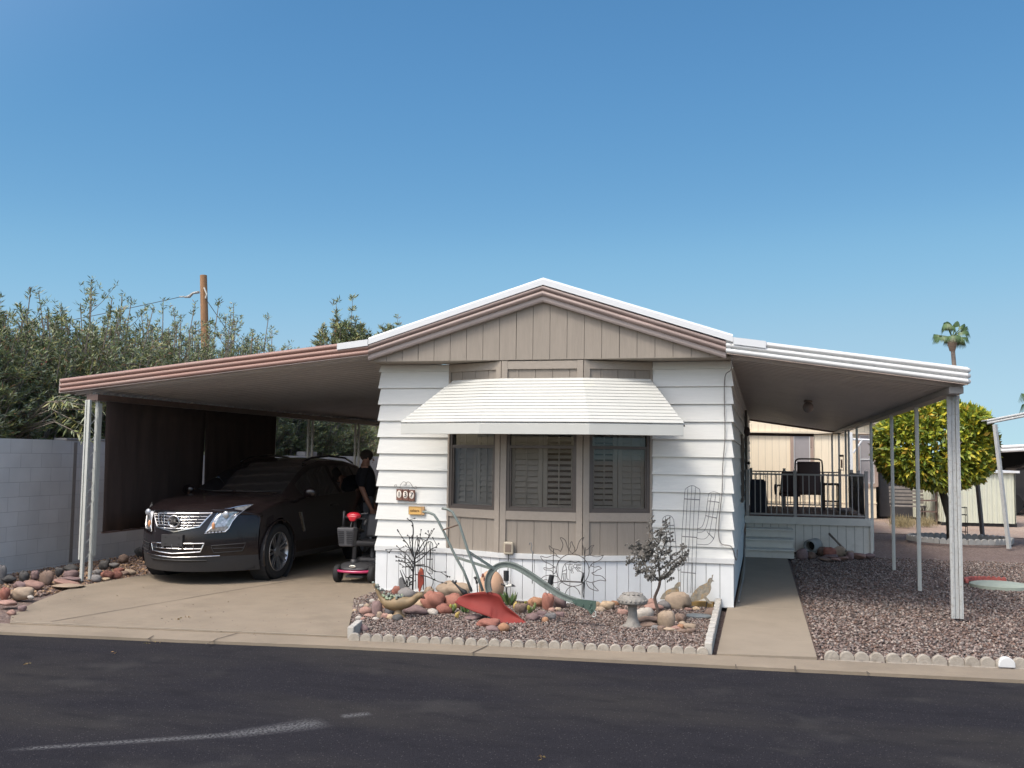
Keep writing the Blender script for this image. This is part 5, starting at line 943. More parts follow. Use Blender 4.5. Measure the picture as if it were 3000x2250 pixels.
for i,P in enumerate(BR):
    S=smoothpts(P,4); L=len(S); m.tube(S,[(.011 if i<3 else .007)*(1-.65*k/L) for k in range(L)],6)
    for k in range(1 if i>2 else 4,L):
        for q in range(2):
            d=unit(Vector((r.uniform(-1,1),r.uniform(-.8,.8),r.uniform(-.6,1)))); l=r.uniform(.02,.075); e=S[k]+d*l; m.tube([S[k],e],.0028,4,cap=False); star(e,r.uniform(.022,.034))
    star(S[-1],.035)
m.build('branches',M_mt,mt,smooth=True); lf.build('leaves',M_mt,mt,thick=.0015)
# ---------------------------------------------------------------- bird planter, stone mushroom, quails, faces
bp_=thing('bird_planter','painted concrete roadrunner planter with succulents on its back','planter',(.92,-1.70,0)); PB=-1.66
def hull(m,P,rs,flat=.8,n=14): m.tube(smoothpts(P,4),list(np.interp(np.linspace(0,len(rs)-1,(len(P)-1)*4+1),range(len(rs)),rs)),n,flat=1.0)
m=MB(); hull(m,[(0.707,-1.82,0.337),(0.756,-1.82,0.251),(0.814,-1.82,0.174),(0.871,-1.82,0.143),(0.953,-1.82,0.138),(1.034,-1.82,0.151),(1.099,-1.82,0.162),(1.154,-1.82,0.19),(1.189,-1.82,0.224),(1.228,-1.82,0.238)],[.013,.019,.032,.060,.074,.068,.052,.038,.034,.032]); m.build('body',mat('tan_olive_glaze',(.21,.15,.078),.6,.2,9,dirt=(.23,.15,.08),dscale=8,dthr=.5),bp_,smooth=True)
m=MB(); m.sphere([(1.218,-1.82,0.238)][0],.036,7,mi=1,sc=(1.15,.85,.9)); m.tube([(1.226,-1.82,0.231),(1.254,-1.82,0.218),(1.277,-1.82,0.206)],[.022,.016,.003],10); m.build('head',[mat('dark_brown_glaze',(.10,.05,.035),.6),MATS['tan_olive_glaze']],bp_,smooth=True)
q=[(0.986,-1.82,-0.001),(0.984,-1.82,0.097)]; m=MB(); m.lathe([(.085,-.02),(.08,.015),(.045,.04),(.035,.09),(.05,.16)],(q[0][0],-1.82,0),18); m.build('pedestal',MATS['tan_olive_glaze'],bp_,smooth=True)
r=random.Random(8); SM=[mat('grey_succulent',(.22,.25,.21),.6,.2,20),mat('pale_green_succulent',(.26,.31,.20),.6,.2,20),mat('dark_succulent',(.11,.12,.11),.6,.2,20)]
m=MB()
for (a,b,n_) in [[(0.723, -1.82, 0.33), (0.844, -1.82, 0.213), (16.0, 0.0, 0.0)], [(0.844, -1.82, 0.203), (1.033, -1.82, 0.198), (44.0, 0.0, 0.0)]]:
    n_=int(n_[0])
    for k in range(n_):
        t=r.random(); p=Vector(a)*(1-t)+Vector(b)*t+Vector((r.uniform(-.02,.02),r.uniform(-.05,.035),r.uniform(-.015,.03))); s=r.uniform(.012,.022)
        m.sphere(p,s,4,mi=r.randrange(3),sc=(1,1,.75))
m.build('succulents',SM,bp_,smooth=True)
mu=thing('stone_mushroom','weathered grey concrete mushroom with a pebbled cap','garden ornament',(3.367,-1.58,0),local=True); M_cem=mat('weathered_cement',(.25,.235,.21),.9,.2,12,bump=.6,bscale=40,dirt=(.13,.12,.11),dscale=10,dthr=.5)
m=MB(); m.lathe([(.10,-.01),(.105,.012),(.07,.03),(.050,.09),(.043,.16),(.05,.215),(.07,.235)],n=20); m.build('stem',M_cem,mu,smooth=True,world=False)
m=MB(); m.lathe([(.05,.225),(.135,.225),(.148,.24),(.146,.262),(.125,.30),(.08,.328),(.03,.338),(0,.34)],n=28)
for k in range(20): a=2*pi*k/20; m.sphere((.142*cos(a),.142*sin(a),.262),.014,4)
for k in range(12): a=2*pi*k/12+.2; m.sphere((.09*cos(a),.09*sin(a),.322),.014,4,sc=(1.3,1.3,.5))
m.build('cap',M_cem,mu,smooth=True,world=False)
M_q=mat('enamelled_quail_metal',(.23,.21,.17),.5,.5,22,dirt=(.42,.26,.09),dscale=14,dthr=.5)
qb=[[(4.088,-0.16,0.38),(4.07,-0.16,0.372),(4.07,-0.16,0.344),(4.046,-0.16,0.34),(4.029,-0.16,0.32),(4.018,-0.16,0.286),(3.935,-0.16,0.246),(3.885,-0.16,0.197),(3.835,-0.16,0.128),(3.824,-0.16,0.061),(3.913,-0.16,0.082),(3.985,-0.16,0.113),(4.034,-0.16,0.058),(4.072,-0.16,0.058),(4.007,-0.16,0.131),(4.045,-0.16,0.173),(4.065,-0.16,0.227),(4.059,-0.16,0.274),(4.073,-0.16,0.303),(4.098,-0.16,0.304),(4.076,-0.16,0.322),(4.079,-0.16,0.348),(4.083,-0.16,0.368)],[(3.727,-0.2,0.286),(3.694,-0.2,0.28),(3.666,-0.2,0.253),(3.655,-0.2,0.225),(3.582,-0.2,0.194),(3.526,-0.2,0.141),(3.498,-0.2,0.084),(3.605,-0.2,0.089),(3.716,-0.2,0.089),(3.683,-0.2,0.137),(3.733,-0.2,0.162),(3.705,-0.2,0.194),(3.7,-0.2,0.227),(3.73,-0.2,0.242)]]
for i,(P,y,lb) in enumerate(zip(qb,(-.16,-.20),('larger cut-metal quail silhouette facing right with a curled crest','smaller cut-metal quail half hidden behind the big rounded rock'))):
    b=thing('quail_silhouette',lb,'garden ornament',(P[5][0],y,0),group='pair of cut metal quails'); m=MB(); m.prism([(p[0],p[2]) for p in P],y-.005,y+.005,'y'); m.build('bird',M_q,b,thick=0)
    m=MB(); m.tube([(P[12][0]-.02,y,P[12][2]+.02),(P[12][0]-.03,y,0)],.006,5); m.build('stake',M_black,b)
m=MB(); a,b=[(3.453,0.025,0),(4.083,-0.093,0)]; M,L=frame(a,b); m.box(0,L,-.02,.06,-.005,.065,M=M); tag(m.build('wooden_board',mat('yellow_brown_board',(.30,.20,.075),.7,.2,5,stretch=(.3,3,3)),bevel=.004),'yellow-brown wooden board lying under the two quails','board')
m=MB(); m.lathe([(.13,0),(.14,.012),(.12,.03),(0,.034)],(3.97,-.82,.005),24,sy=.6); tag(m.build('slate_disc',mat('blue_grey_slate',(.18,.20,.20),.7,.15,9),smooth=True),'flat oval blue-grey stone disc near the walkway edging','stone')
fs_=thing('peeking_stone','tall rounded tan stone ornament with two dark red eye hollows','garden ornament',(1.98,-.62,0)); a,b=[(1.623,-0.62,0.104),(1.619,-0.62,0.366)]; cx_=a[0]; hz=b[2]; m=MB(); m.sphere((cx_,-.55,hz*.50),1,12,sc=(.148,.13,hz*.52)); m.build('stone',mat('peach_stone',(.50,.31,.20),.75,.15,5,dirt=(.36,.22,.15)),fs_,smooth=True)
for p in [(1.549,-0.7,0.319),(1.571,-0.7,0.272)]:
    m=MB(); m.sphere((p[0],-.652,p[2]),.022,6,sc=(.62,.35,1.1)); m.build('eye',mat('dark_red_hollow',(.16,.045,.03),.9),fs_,smooth=True)
for (nm,lb,P,c) in (('metal_cactus','black metal cactus pup leaning behind the plow handles',[(1.363,-1.2,0.318),(1.393,-1.2,0.288),(1.417,-1.2,0.267),(1.457,-1.2,0.232),(1.505,-1.2,0.197),(1.529,-1.2,0.176)],1),('metal_cactus','small black metal cactus pup between the plow handles and the stone face',[(1.552,-1,0.342),(1.568,-1,0.321),(1.577,-1,0.302),(1.585,-1,0.272)],0)):
    b=thing(nm,lb,'garden ornament',(P[0][0],P[0][1],0),group='black metal cactus pups'); m=MB(); n_=len(P); m.tube(P,[.014,.010,.010,.016,.034,.02][:n_],8); p=Vector(P[1]); m.tube([p,p+Vector((.012,0,.018)),p+Vector((.014,0,.035))],[.008,.012,.008],8)
    m.build('pads',M_black,b,smooth=True); MB().tube([Vector(P[-1]),(P[-1][0]+.02,P[-1][1],0)],.006,5).build('stake',M_black,b)
# solar lights
sl=thing('solar_light','black and white solar spotlight on a stake under the plow arch','lamp',(2.15,-.6,0)); c=[(1.809,-0.6,0.377),(1.811,-0.6,0.265),(1.815,-0.6,0.234),(1.876,-0.6,0.217),(1.921,-0.6,0.208),(1.746,-0.6,0.231),(1.807,-0.6,0.203),(1.817,-0.6,0.079)]
MB().tube([c[0],c[1]],.042*.75,14).build('black_shade',mat('black_plastic',(.02,.022,.024),.45),sl,smooth=True,autos=40)
m=MB(); m.tube([c[1],c[2]],[.016,.02],10); m.tube([c[6],c[3]],.017,10); m.build('white_bracket',mat('white_plastic',(.6,.6,.55),.5),sl,smooth=True,autos=40)
m=MB(); m.tube([c[3],c[4]],[.017,.003],10); m.tube([c[5],c[6]],[.006,.012],8); m.tube([c[6],c[7]],.005,6); m.build('nozzle',MATS['black_plastic'],sl,smooth=True)
sl=thing('solar_light','black solar light leaning at the left of the wire sun','lamp',(2.6,-.7,0)); c=[(2.359,-0.7,0.36),(2.332,-0.7,0.246),(2.328,-0.7,0.117)]; MB().tube([c[0],c[1]],.03,12).build('black_shade',MATS['black_plastic'],sl,smooth=True,autos=40); MB().tube([c[1],c[2]],.005,6).build('stake',M_black,sl)
sl=thing('solar_light','black solar light standing at the right of the wire sun','lamp',(3.0,-.62,0)); c=[(2.697,-0.6,0.391),(2.678,-0.6,0.302),(2.695,-0.6,0.121)]; MB().tube([c[0],c[1]],.013,8).build('black_shade',MATS['black_plastic'],sl,smooth=True); MB().tube([c[1],c[2]],.004,6).build('stake',M_black,sl)
m=MB(); m.tube([(2.039,-0.45,0.661),(2.041,-0.45,0.686),(2.06,-0.45,0.686),(2.07,-0.45,0.652),(2.056,-0.45,0.609),(2.079,-0.45,0.579),(2.079,-0.45,0.492),(2.079,-0.45,0.312),(2.078,-0.45,0.226)],[.005]*5+[.008]+[.005]*3,6); tag(m.build('shepherd_hook',M_wireg,smooth=True),'thin metal shepherd hook stake left of the wire sun','stake')
# ---------------------------------------------------------------- desert plants
def blades(name,lb,cat,x,y,n,L,w,cols,seed,grp='small desert plants in the front bed',up=.9):
    r=np.random.default_rng(seed); b=thing(name,lb,cat,(x,y,0),group=grp); a=r.uniform(0,2*pi,n); t=r.uniform(.1,.8,n); D=np.stack([np.cos(a)*t,np.sin(a)*t,np.full(n,up)],1); C=np.stack([x+np.cos(a)*.02,y+np.sin(a)*.02,np.full(n,.0)],1)
    leafmesh('blades',C,D,r.uniform(.6,1,n)*L,np.full(n,w),cols,r.integers(0,len(cols),n),b,cup=.5)
def pads(name,lb,cat,x,y,n,s,cols,seed,grp='small desert plants in the front bed'):
    r=random.Random(seed); b=thing(name,lb,cat,(x,y,0),group=grp); m=MB(); P=[Vector((x,y,s))]
    for k in range(n):
        p=r.choice(P[-5:]) if k else P[0]; q=p+Vector((r.uniform(-1,1)*s*1.1,r.uniform(-.6,.6)*s,r.uniform(.1,.9)*s)); q.z=max(q.z,s*.8); m.sphere(q,s*r.uniform(.7,1),5,mi=r.randrange(len(cols)),sc=(.7,.4,1.15),M=None); P.append(q)
    m.build('pads',cols,b,smooth=True)
G1=mat('agave_green',(.08,.14,.05),.5,.2,9); G2=mat('cactus_yellow_green',(.30,.27,.05),.6,.25,12); G3=mat('cactus_green',(.12,.16,.05),.6,.25,12); G4=mat('dry_yellow_cactus',(.45,.33,.10),.7,.25,12)
for k,(p,f) in enumerate(zip([(1.871,-0.677,0),(2.048,-0.826,0),(2.015,-1.04,0),(2.231,-1.28,0),(1.463,-1.425,0),(1.553,-1.346,0),(1.584,-1.685,0),(1.213,0.271,0)],((blades,'agave_plant','spiky green agave right behind the red blade','agave',16,.20,.035,[G1,G3]),(blades,'barrel_cactus','yellow-green ribbed rosette beside the agave','cactus',22,.10,.03,[G2,G3]),(pads,'cactus','yellowing cactus lobe touching the blade edge','cactus',6,.03,[G4,G2]),(pads,'cactus','green prickly pear clump right of the round brown rock','cactus',9,.028,[G3,G2]),(pads,'cactus','dull prickly pear clump under the left end of the red blade','cactus',9,.03,[G3,G2]),(blades,'agave_plant','low dark rosette under the red blade','agave',16,.10,.03,[G3,G1]),(pads,'cactus','dry yellow fallen cactus pads below the red blade','cactus',7,.02,[G4]),(pads,'cactus','tall pale green cactus between the plow handles','cactus',14,.034,[G3,G2])))): 
    f[0](f[1],f[2],f[3],p[0],p[1],f[4],*f[5:-1],f[-1],k+3)
# ---------------------------------------------------------------- plaques on the siding
def textmesh(name,s,size,loc,m_,parent,ext=.001,font=None):
    cu=bpy.data.curves.new(name,'FONT'); cu.body=s; cu.size=size; cu.extrude=ext; cu.align_x='CENTER'; cu.align_y='CENTER'; t=bpy.data.objects.new('tmp',cu); COL.objects.link(t); dg=bpy.context.evaluated_depsgraph_get(); me=bpy.data.meshes.new_from_object(t.evaluated_get(dg)); bpy.data.objects.remove(t)
    o=bpy.data.objects.new(name,me); COL.objects.link(o); me.materials.clear(); me.materials.append(m_); o.rotation_euler=(pi/2,0,0); og=ORG.get(parent.name,Vector((0,0,0))) if parent else Vector(); o.location=Vector(loc)-og; o.parent=parent; return o
A,B_=[(0.25,-0.05,1.25),(0.495,-0.05,1.113)]; hn=thing('house_number_plaque','brown three-tile house number plaque reading 137 with wire scroll','sign',(A[0],-.03,B_[2])); w=(B_[0]-A[0])/3; hh=A[2]-B_[2]
for i,d in enumerate('137'):
    x0=A[0]+w*i; z0=B_[2]-.004*i; m=MB(); m.box(x0+.002,x0+w-.002,-.055,-.03,z0,z0+hh); t=m.build('tile',mat('brown_tile',(.14,.065,.045),.5,.4,20,dirt=(.30,.16,.12),dscale=20),hn,bevel=.004)
    m=MB(); m.sphere((x0+w/2,-.056,z0+hh*.54),1,7,sc=(w*.40,.003,hh*.34)); m.build('white_medallion',mat('cream_medallion',(.72,.66,.58),.5,.1,20),t,smooth=True)
    textmesh('digit',d,.085,(x0+w/2,-.062,z0+hh*.54),mat('dark_digit',(.03,.02,.02),.6),t,.0015)
m=MB()
for P in ([(0.241,-0.05,1.261),(0.224,-0.05,1.28),(0.232,-0.05,1.302),(0.252,-0.05,1.299),(0.245,-0.05,1.276),(0.29,-0.05,1.266),(0.305,-0.05,1.304),(0.337,-0.05,1.339),(0.369,-0.05,1.332),(0.37,-0.05,1.298),(0.345,-0.05,1.305)],[(0.386,-0.05,1.298),(0.381,-0.05,1.328),(0.409,-0.05,1.34),(0.442,-0.05,1.314),(0.467,-0.05,1.277),(0.5,-0.05,1.255),(0.519,-0.05,1.27),(0.503,-0.05,1.289),(0.491,-0.05,1.277)],[(0.29,-0.05,1.266),(0.338,-0.05,1.255),(0.467,-0.05,1.254)]): m.tube(smoothpts(P,3),.0028,5)
m.build('wire_scroll',mat('grey_scroll_wire',(.14,.13,.12),.5),hn,smooth=True)
A,B_=[(0.416,-0.05,1.041),(0.621,-0.05,0.942)]; sg=thing('name_plaque','small yellow wooden plaque with brown writing on the siding','sign',(A[0],-.03,B_[2])); m=MB(); m.box(A[0],B_[0]-.045,-.05,-.03,B_[2],A[2]); m.build('board',mat('yellow_board',(.62,.38,.12),.6,.1,9),sg,bevel=.003)
m=MB(); m.box(B_[0]-.044,B_[0],-.052,-.03,B_[2]-.002,A[2]+.002); m.build('end_block',mat('tan_end',(.40,.24,.11),.6,.2,9),sg,bevel=.002)
m=MB(); a,b=A[0],B_[0]-.045
for q in ((a,b,A[2]-.006,A[2]),(a,b,B_[2],B_[2]+.006),(a,a+.006,B_[2]+.006,A[2]-.006)): m.box(q[0]+.001,q[1]-.001,-.0535,-.0505,q[2]+.001,q[3]-.001)
m.build('border',mat('dark_border',(.28,.16,.05),.6),sg); textmesh('lettering','sahara',.046,((a+b)/2,-.0525,(A[2]+B_[2])/2),mat('brown_lettering',(.16,.07,.02),.6),sg,.0015)
A,B_=[(1.72,-0.37,0.681),(1.832,-0.37,0.539)]; ob=thing('outlet_box','beige weatherproof outlet box with a cord at the bay corner','outlet box',(A[0],-.36,B_[2])); MB().box(A[0],B_[0],-.40,-.345,B_[2],A[2]).build('housing',mat('beige_plastic',(.42,.37,.28),.5),ob,bevel=.012); MB().box(A[0]+.02,B_[0]-.02,-.405,-.4005,B_[2]+.03,A[2]-.025).build('cover',mat('brown_cover',(.18,.14,.11),.5),ob,bevel=.006)
m=MB(); m.tube([((A[0]+B_[0])/2,-.38,B_[2]),((A[0]+B_[0])/2,-.40,.3),((A[0]+B_[0])/2+.01,-.5,.02)],.005,6); m.build('cord',M_black,ob)
m=MB(); P=[(4.30,-.46,2.93)]+[(4.298,-0.3,2.682),(4.219,-0.07,2.603),(4.212,-0.05,2.255),(4.215,-0.05,1.913),(4.188,-0.05,1.572),(4.182,-0.05,1.31),(4.145,-0.05,0.945),(4.16,-0.05,0.727),(4.282,-0.06,0.686)]+[(4.33,.1,.52),(4.34,.3,.62),(4.33,.5,.55)]
m.tube(smoothpts(P,5),.0055,6); tag(m.build('coax_cable',mat('grey_cable',(.20,.19,.18),.6),smooth=True),'thin grey cable running down the right front corner of the home','cable')
m=MB(); m.tube(smoothpts([(4.35,4.6,.5),(4.36,3.5,.1),(4.36,2.5,.03),(4.35,1.2,.025),(4.35,.3,.03)],6),.011,8); tag(m.build('garden_hose',mat('grey_hose',(.22,.20,.18),.5),smooth=True),'grey hose lying along the skirting beside the walkway','hose')
# leaf litter on the driveway
for k,q in enumerate([[(-1.012, -2.678, 0.0), (-0.685, -3.649, 0.0), (-0.627, -3.584, 0.0), (-0.989, -2.553, 0.0), (3.403, -5.846, -0.0), (-1.066, -4.662, 0.0), (-0.693, -4.109, 0.0)]][0]):
    n=5; r=np.random.default_rng(k); C=np.stack([q[0]+r.normal(size=n)*.015,q[1]+r.normal(size=n)*.015,np.full(n,.012 if q[1]>-3.4 else -.028)],1); D=r.normal(size=(n,3))*np.array([1,1,.25]); o=leafmesh('fallen_leaf',C,D,np.full(n,.03),np.full(n,.014),[mat('dead_leaf',(.25,.15,.07),.8,.3,9),mat('yellow_leaf',(.24,.18,.07),.8)],r.integers(0,2,n))
    tag(o,['curled dry leaves in the middle of the driveway','curled brown leaves on the kerb at the left','two dry leaves right of the kerb leaves','dry leaves just right of the driveway middle','lone orange leaf on the near asphalt','pale fleck of leaf at the left on the asphalt','dark curled leaf on the kerb edge'][k],'leaf litter')

# ---------------------------------------------------------------- the dark SUV
CX,CY=-2.48,-.45
car=thing('parked_suv','black-brown SUV with chrome grille parked nose-out under the carport','car',(CX,CY,0),local=True)
M_paint=mat('black_brown_paint',(.011,.007,.0075),.26,.15,3,coat=.35,spec=.4); M_plas=mat('dark_grey_plastic',(.03,.029,.03),.6,.1,30); M_chr=mat('chrome',(.62,.62,.62),.2,.03,9,metal=1); M_tyre=mat('tyre_rubber',(.015,.015,.016),.8)
M_alloy=mat('alloy_rim',(.38,.38,.39),.28,.06,9,metal=.85); M_carg=mat('tinted_car_glass',(.008,.009,.011),.04,.05,2,coat=1,spec=.8)
def sweepx(x,y):   # plan curve of the nose
    s=.62*(abs(x)/.93)**2.0; return s*max(0,1-max(0,y)/1.15)
ys=[0,.06,.15,.3,.5,.8,1.1,1.35,1.7,2.05,2.35,2.8,3.3,3.8,4.2,4.5,4.72,4.83]
zt=[.925,.965,.995,1.025,1.05,1.075,1.09,1.11,1.27,1.43,1.53,1.59,1.60,1.575,1.52,1.38,1.10,.95]
xt=[.66,.70,.74,.76,.78,.79,.80,.78,.72,.66,.62,.60,.60,.59,.58,.60,.70,.72]
zs=[.86,.88,.90,.93,.96,.99,1.01,1.02,1.03,1.04,1.05,1.06,1.08,1.09,1.09,1.08,1.02,.92]
xw=[.90,.915,.925,.935,.945,.952,.955,.955,.955,.955,.955,.955,.955,.955,.95,.94,.92,.90]
zb=[.17,.17,.17,.18,.2,.22,.22,.22,.22,.22,.22,.22,.22,.22,.22,.24,.30,.34]
def sec(y):
    f=lambda a:float(np.interp(y,ys,a)); T,XT,S,Wd,Bm=f(zt),f(xt),f(zs),f(xw),f(zb)
    return [(0,T+.012),(XT*.5,T+.006),(XT*.85,T-.012),(XT,T-.035),(XT+(Wd-XT)*.35,T-.035-(T-.035-S)*.42),(Wd-.03,S+.015),(Wd-.006,S-.05),(Wd,.74),(Wd,.60),(Wd-.005,.46),(Wd-.015,.34),(Wd-.04,Bm+.03),(Wd-.12,Bm)]
NY=97; rows=[]
for i in range(NY):
    y=4.83*i/(NY-1); P=sec(y); pp=[]
    for a,b in zip(P[:-1],P[1:]):
        for k in range(3): pp.append((a[0]+(b[0]-a[0])*k/3,a[1]+(b[1]-a[1])*k/3))
    pp.append(P[-1]); rows.append([(x,y+sweepx(x,y),z) for x,z in pp])
body=MB(); glass=MB(); WY=(1.03,3.84)
def sk(c):     # wheel openings
    return any((c[1]-w)**2+(c[2]-.365)**2<.415**2 for w in WY) and abs(c[0])>.80
def isglass(c):
    x,y,z=abs(c[0]),c[1],c[2]
    f=lambda a:float(np.interp(y,ys,a))
    if 1.42<y<2.30 and z>f(zt)-.034 and x<f(xt)*.95: return 1
    if 4.25<y<4.68 and z>f(zt)-.03 and x<.55: return 1
    if 1.75<y<4.25 and x>f(xt)*1.02 and z>f(zs)+.035 and z<f(zt)-.075 and not(2.86<y<2.96) and not (3.7<y<3.78): return 1
    return 0
for s in (1,-1):
    for i in range(NY-1):
        for j in range(len(rows[0])-1):
            q=[rows[i][j],rows[i][j+1],rows[i+1][j+1],rows[i+1][j]]; q=[(p[0]*s,p[1],p[2]) for p in q]; c=[sum(p[k] for p in q)/4 for k in range(3)]
            if sk(c): continue
            if isglass(c): glass.add(q,[(0,1,2,3)])
            else: body.add(q,[(0,1,2,3)],1 if c[2]<.30 else 0)
R0=rows[-1]; body.add([(p[0],p[1],p[2]) for p in R0]+[(-p[0],p[1],p[2]) for p in R0[::-1]],[tuple(range(2*len(R0)))])
body.box(-.76,.76,1.0,4.7,.20,.30,1)
import bmesh
bo=body.build('body',[M_paint,M_plas],car,smooth=True,world=False); go=glass.build('windows',M_carg,bo,smooth=True,world=False)
for o in (bo,go):
    b=bmesh.new(); b.from_mesh(o.data); bmesh.ops.remove_doubles(b,verts=b.verts,dist=.0008); bmesh.ops.recalc_face_normals(b,faces=b.faces); b.to_mesh(o.data); b.free()
def fy(x,z): return .62*(abs(x)/.93)**2.0+(.075*((z-.52)/.4)**2 if z>.52 else .05*((.52-z)/.3)**2)-.045
def fp(x,z,d=0): return (x,fy(x,z)-d,z)
# front fascia
m=MB(); rw=[]
for k in range(17):
    z=.17+(.955-.17)*k/16; hw=.905 if z<.85 else .905-.25*((z-.85)/.1)**1.2; rw.append([fp(hw*(-1+2*j/28),z) for j in range(29)])
m.grid(rw[:5],1); m.grid(rw[4:]); m.grid([rw[-1],[(x*1.01,y+.03,z+.012) for x,y,z in rw[-1]],[(x*1.0,y+.12,z+.004) for x,y,z in rw[-1]]]); m.tube([(s_*1.0,fy(s_,.9)+.03,.93-.07*max(0,(abs(s_)-.62)/.28)) for s_ in [-.9+1.8*k/24 for k in range(25)]],.03,6); fas=m.build('front_bumper',[M_paint,M_plas],car,smooth=True,world=False)
# grille: chrome shield outline, slats and bars
G=[(-.445,.885),(.445,.905),(.33,.735),(.02,.672),(-.30,.72)]
m=MB(); gp=[]
for a,b in zip(G,G[1:]+G[:1]): gp+=[fp(a[0]+(b[0]-a[0])*k/6,a[1]+(b[1]-a[1])*k/6,.012) for k in range(6)]
c_=fp(0,.80,.004); n=len(gp); m.add([c_]+[(p[0],p[1]+.008,p[2]) for p in gp],[(0,i+1,(i+1)%n+1) for i in range(n)],1); m.tube(gp,.011,6,closed=True); gr_=m.build('grille',[M_chr,mat('black_mesh',(.008,.008,.008),.6)],car,smooth=False,world=False)
m=MB()
def gx(z,s):   # half width of the shield at height z
    return (.44-.11*(.895-z)/.165) if z>.73 else .33*(z-.672)/.06
for z in (.862,.825,.788,.752,.716): h=gx(z,1); m.tube([fp(-h*.97+2*h*.97*k/10,z-.004*(1-abs(k-5)/5),.016) for k in range(11)],.0036,5)
m.build('slats',M_chr,gr_,world=False); m=MB()
for x in (-.30,-.19,.19,.31): m.tube([fp(x*1.06,.885,.02),fp(x*.92,.80,.02),fp(x*.78,.71 if abs(x)<.25 else .745,.02)],.006,5)
m.build('bars',M_chr,gr_,world=False)
em=MB(); M=Matrix.Translation(fp(0,.80,.035))@Matrix.Rotation(pi/2,4,'X'); em.tube([M@Vector((.082*cos(a),.072*sin(a),0)) for a in [2*pi*k/24 for k in range(24)]],.011,6,closed=True)
eo=em.build('emblem',M_chr,car,smooth=True,world=False)
m=MB(); y0=fy(0,.8)-.045; m.prism([(-.045,.835),(.045,.835),(.04,.785),(0,.752),(-.04,.785)],y0,y0+.006,'y')
for k in range(4): m.box(-.036,.0,y0-.004,y0-.001,.787+.012*k,.793+.012*k,1)
m.box(.006,.036,y0-.004,y0-.001,.79,.828,1); m.build('shield',[MATS['black_mesh'],M_chr],eo,world=False)
# plate holder, lower grille, lip, fog lamps
m=MB(); m.box(-.165,.155,-.065,-.03,.49,.635); 
for x in (-.10,.10):
    for z in (.52,.60): m.box(x-.012,x+.012,-.069,-.0655,z-.006,z+.006,1)
m.build('plate_holder',[M_plas,MATS['black_mesh']],car,bevel=.008,world=False)
m=MB(); LG=[(-.40,.52),(.40,.53),(.36,.425),(0,.40),(-.36,.42)]; gp=[]
for a,b in zip(LG,LG[1:]+LG[:1]): gp+=[fp(a[0]+(b[0]-a[0])*k/6,a[1]+(b[1]-a[1])*k/6,.012) for k in range(6)]
n=len(gp); m.add([fp(0,.47,.006)]+[(p[0],p[1]+.007,p[2]) for p in gp],[(0,i+1,(i+1)%n+1) for i in range(n)],1); m.tube(gp,.008,6,closed=True)
m.tube([fp(-.375+.75*k/8,.463,.014) for k in range(9)],.006,5)
for x in (-.28,-.15,0,.15,.28): m.tube([fp(x,.515,.016),fp(x,.465,.016)],.006,5)
m.build('lower_grille',[M_chr,MATS['black_mesh']],car,world=False)
m=MB(); m.tube([fp(-.56+1.12*k/14,.372-.02*(1-abs(k-7)/7),.012) for k in range(15)],.006,6); m.build('chrome_strip',M_chr,car,world=False)
m=MB(); m.tube([fp(-.42+.84*k/10,.315,.006) for k in range(11)],.014,6,flat=.8); m.build('air_slot',MATS['black_mesh'],car,world=False)
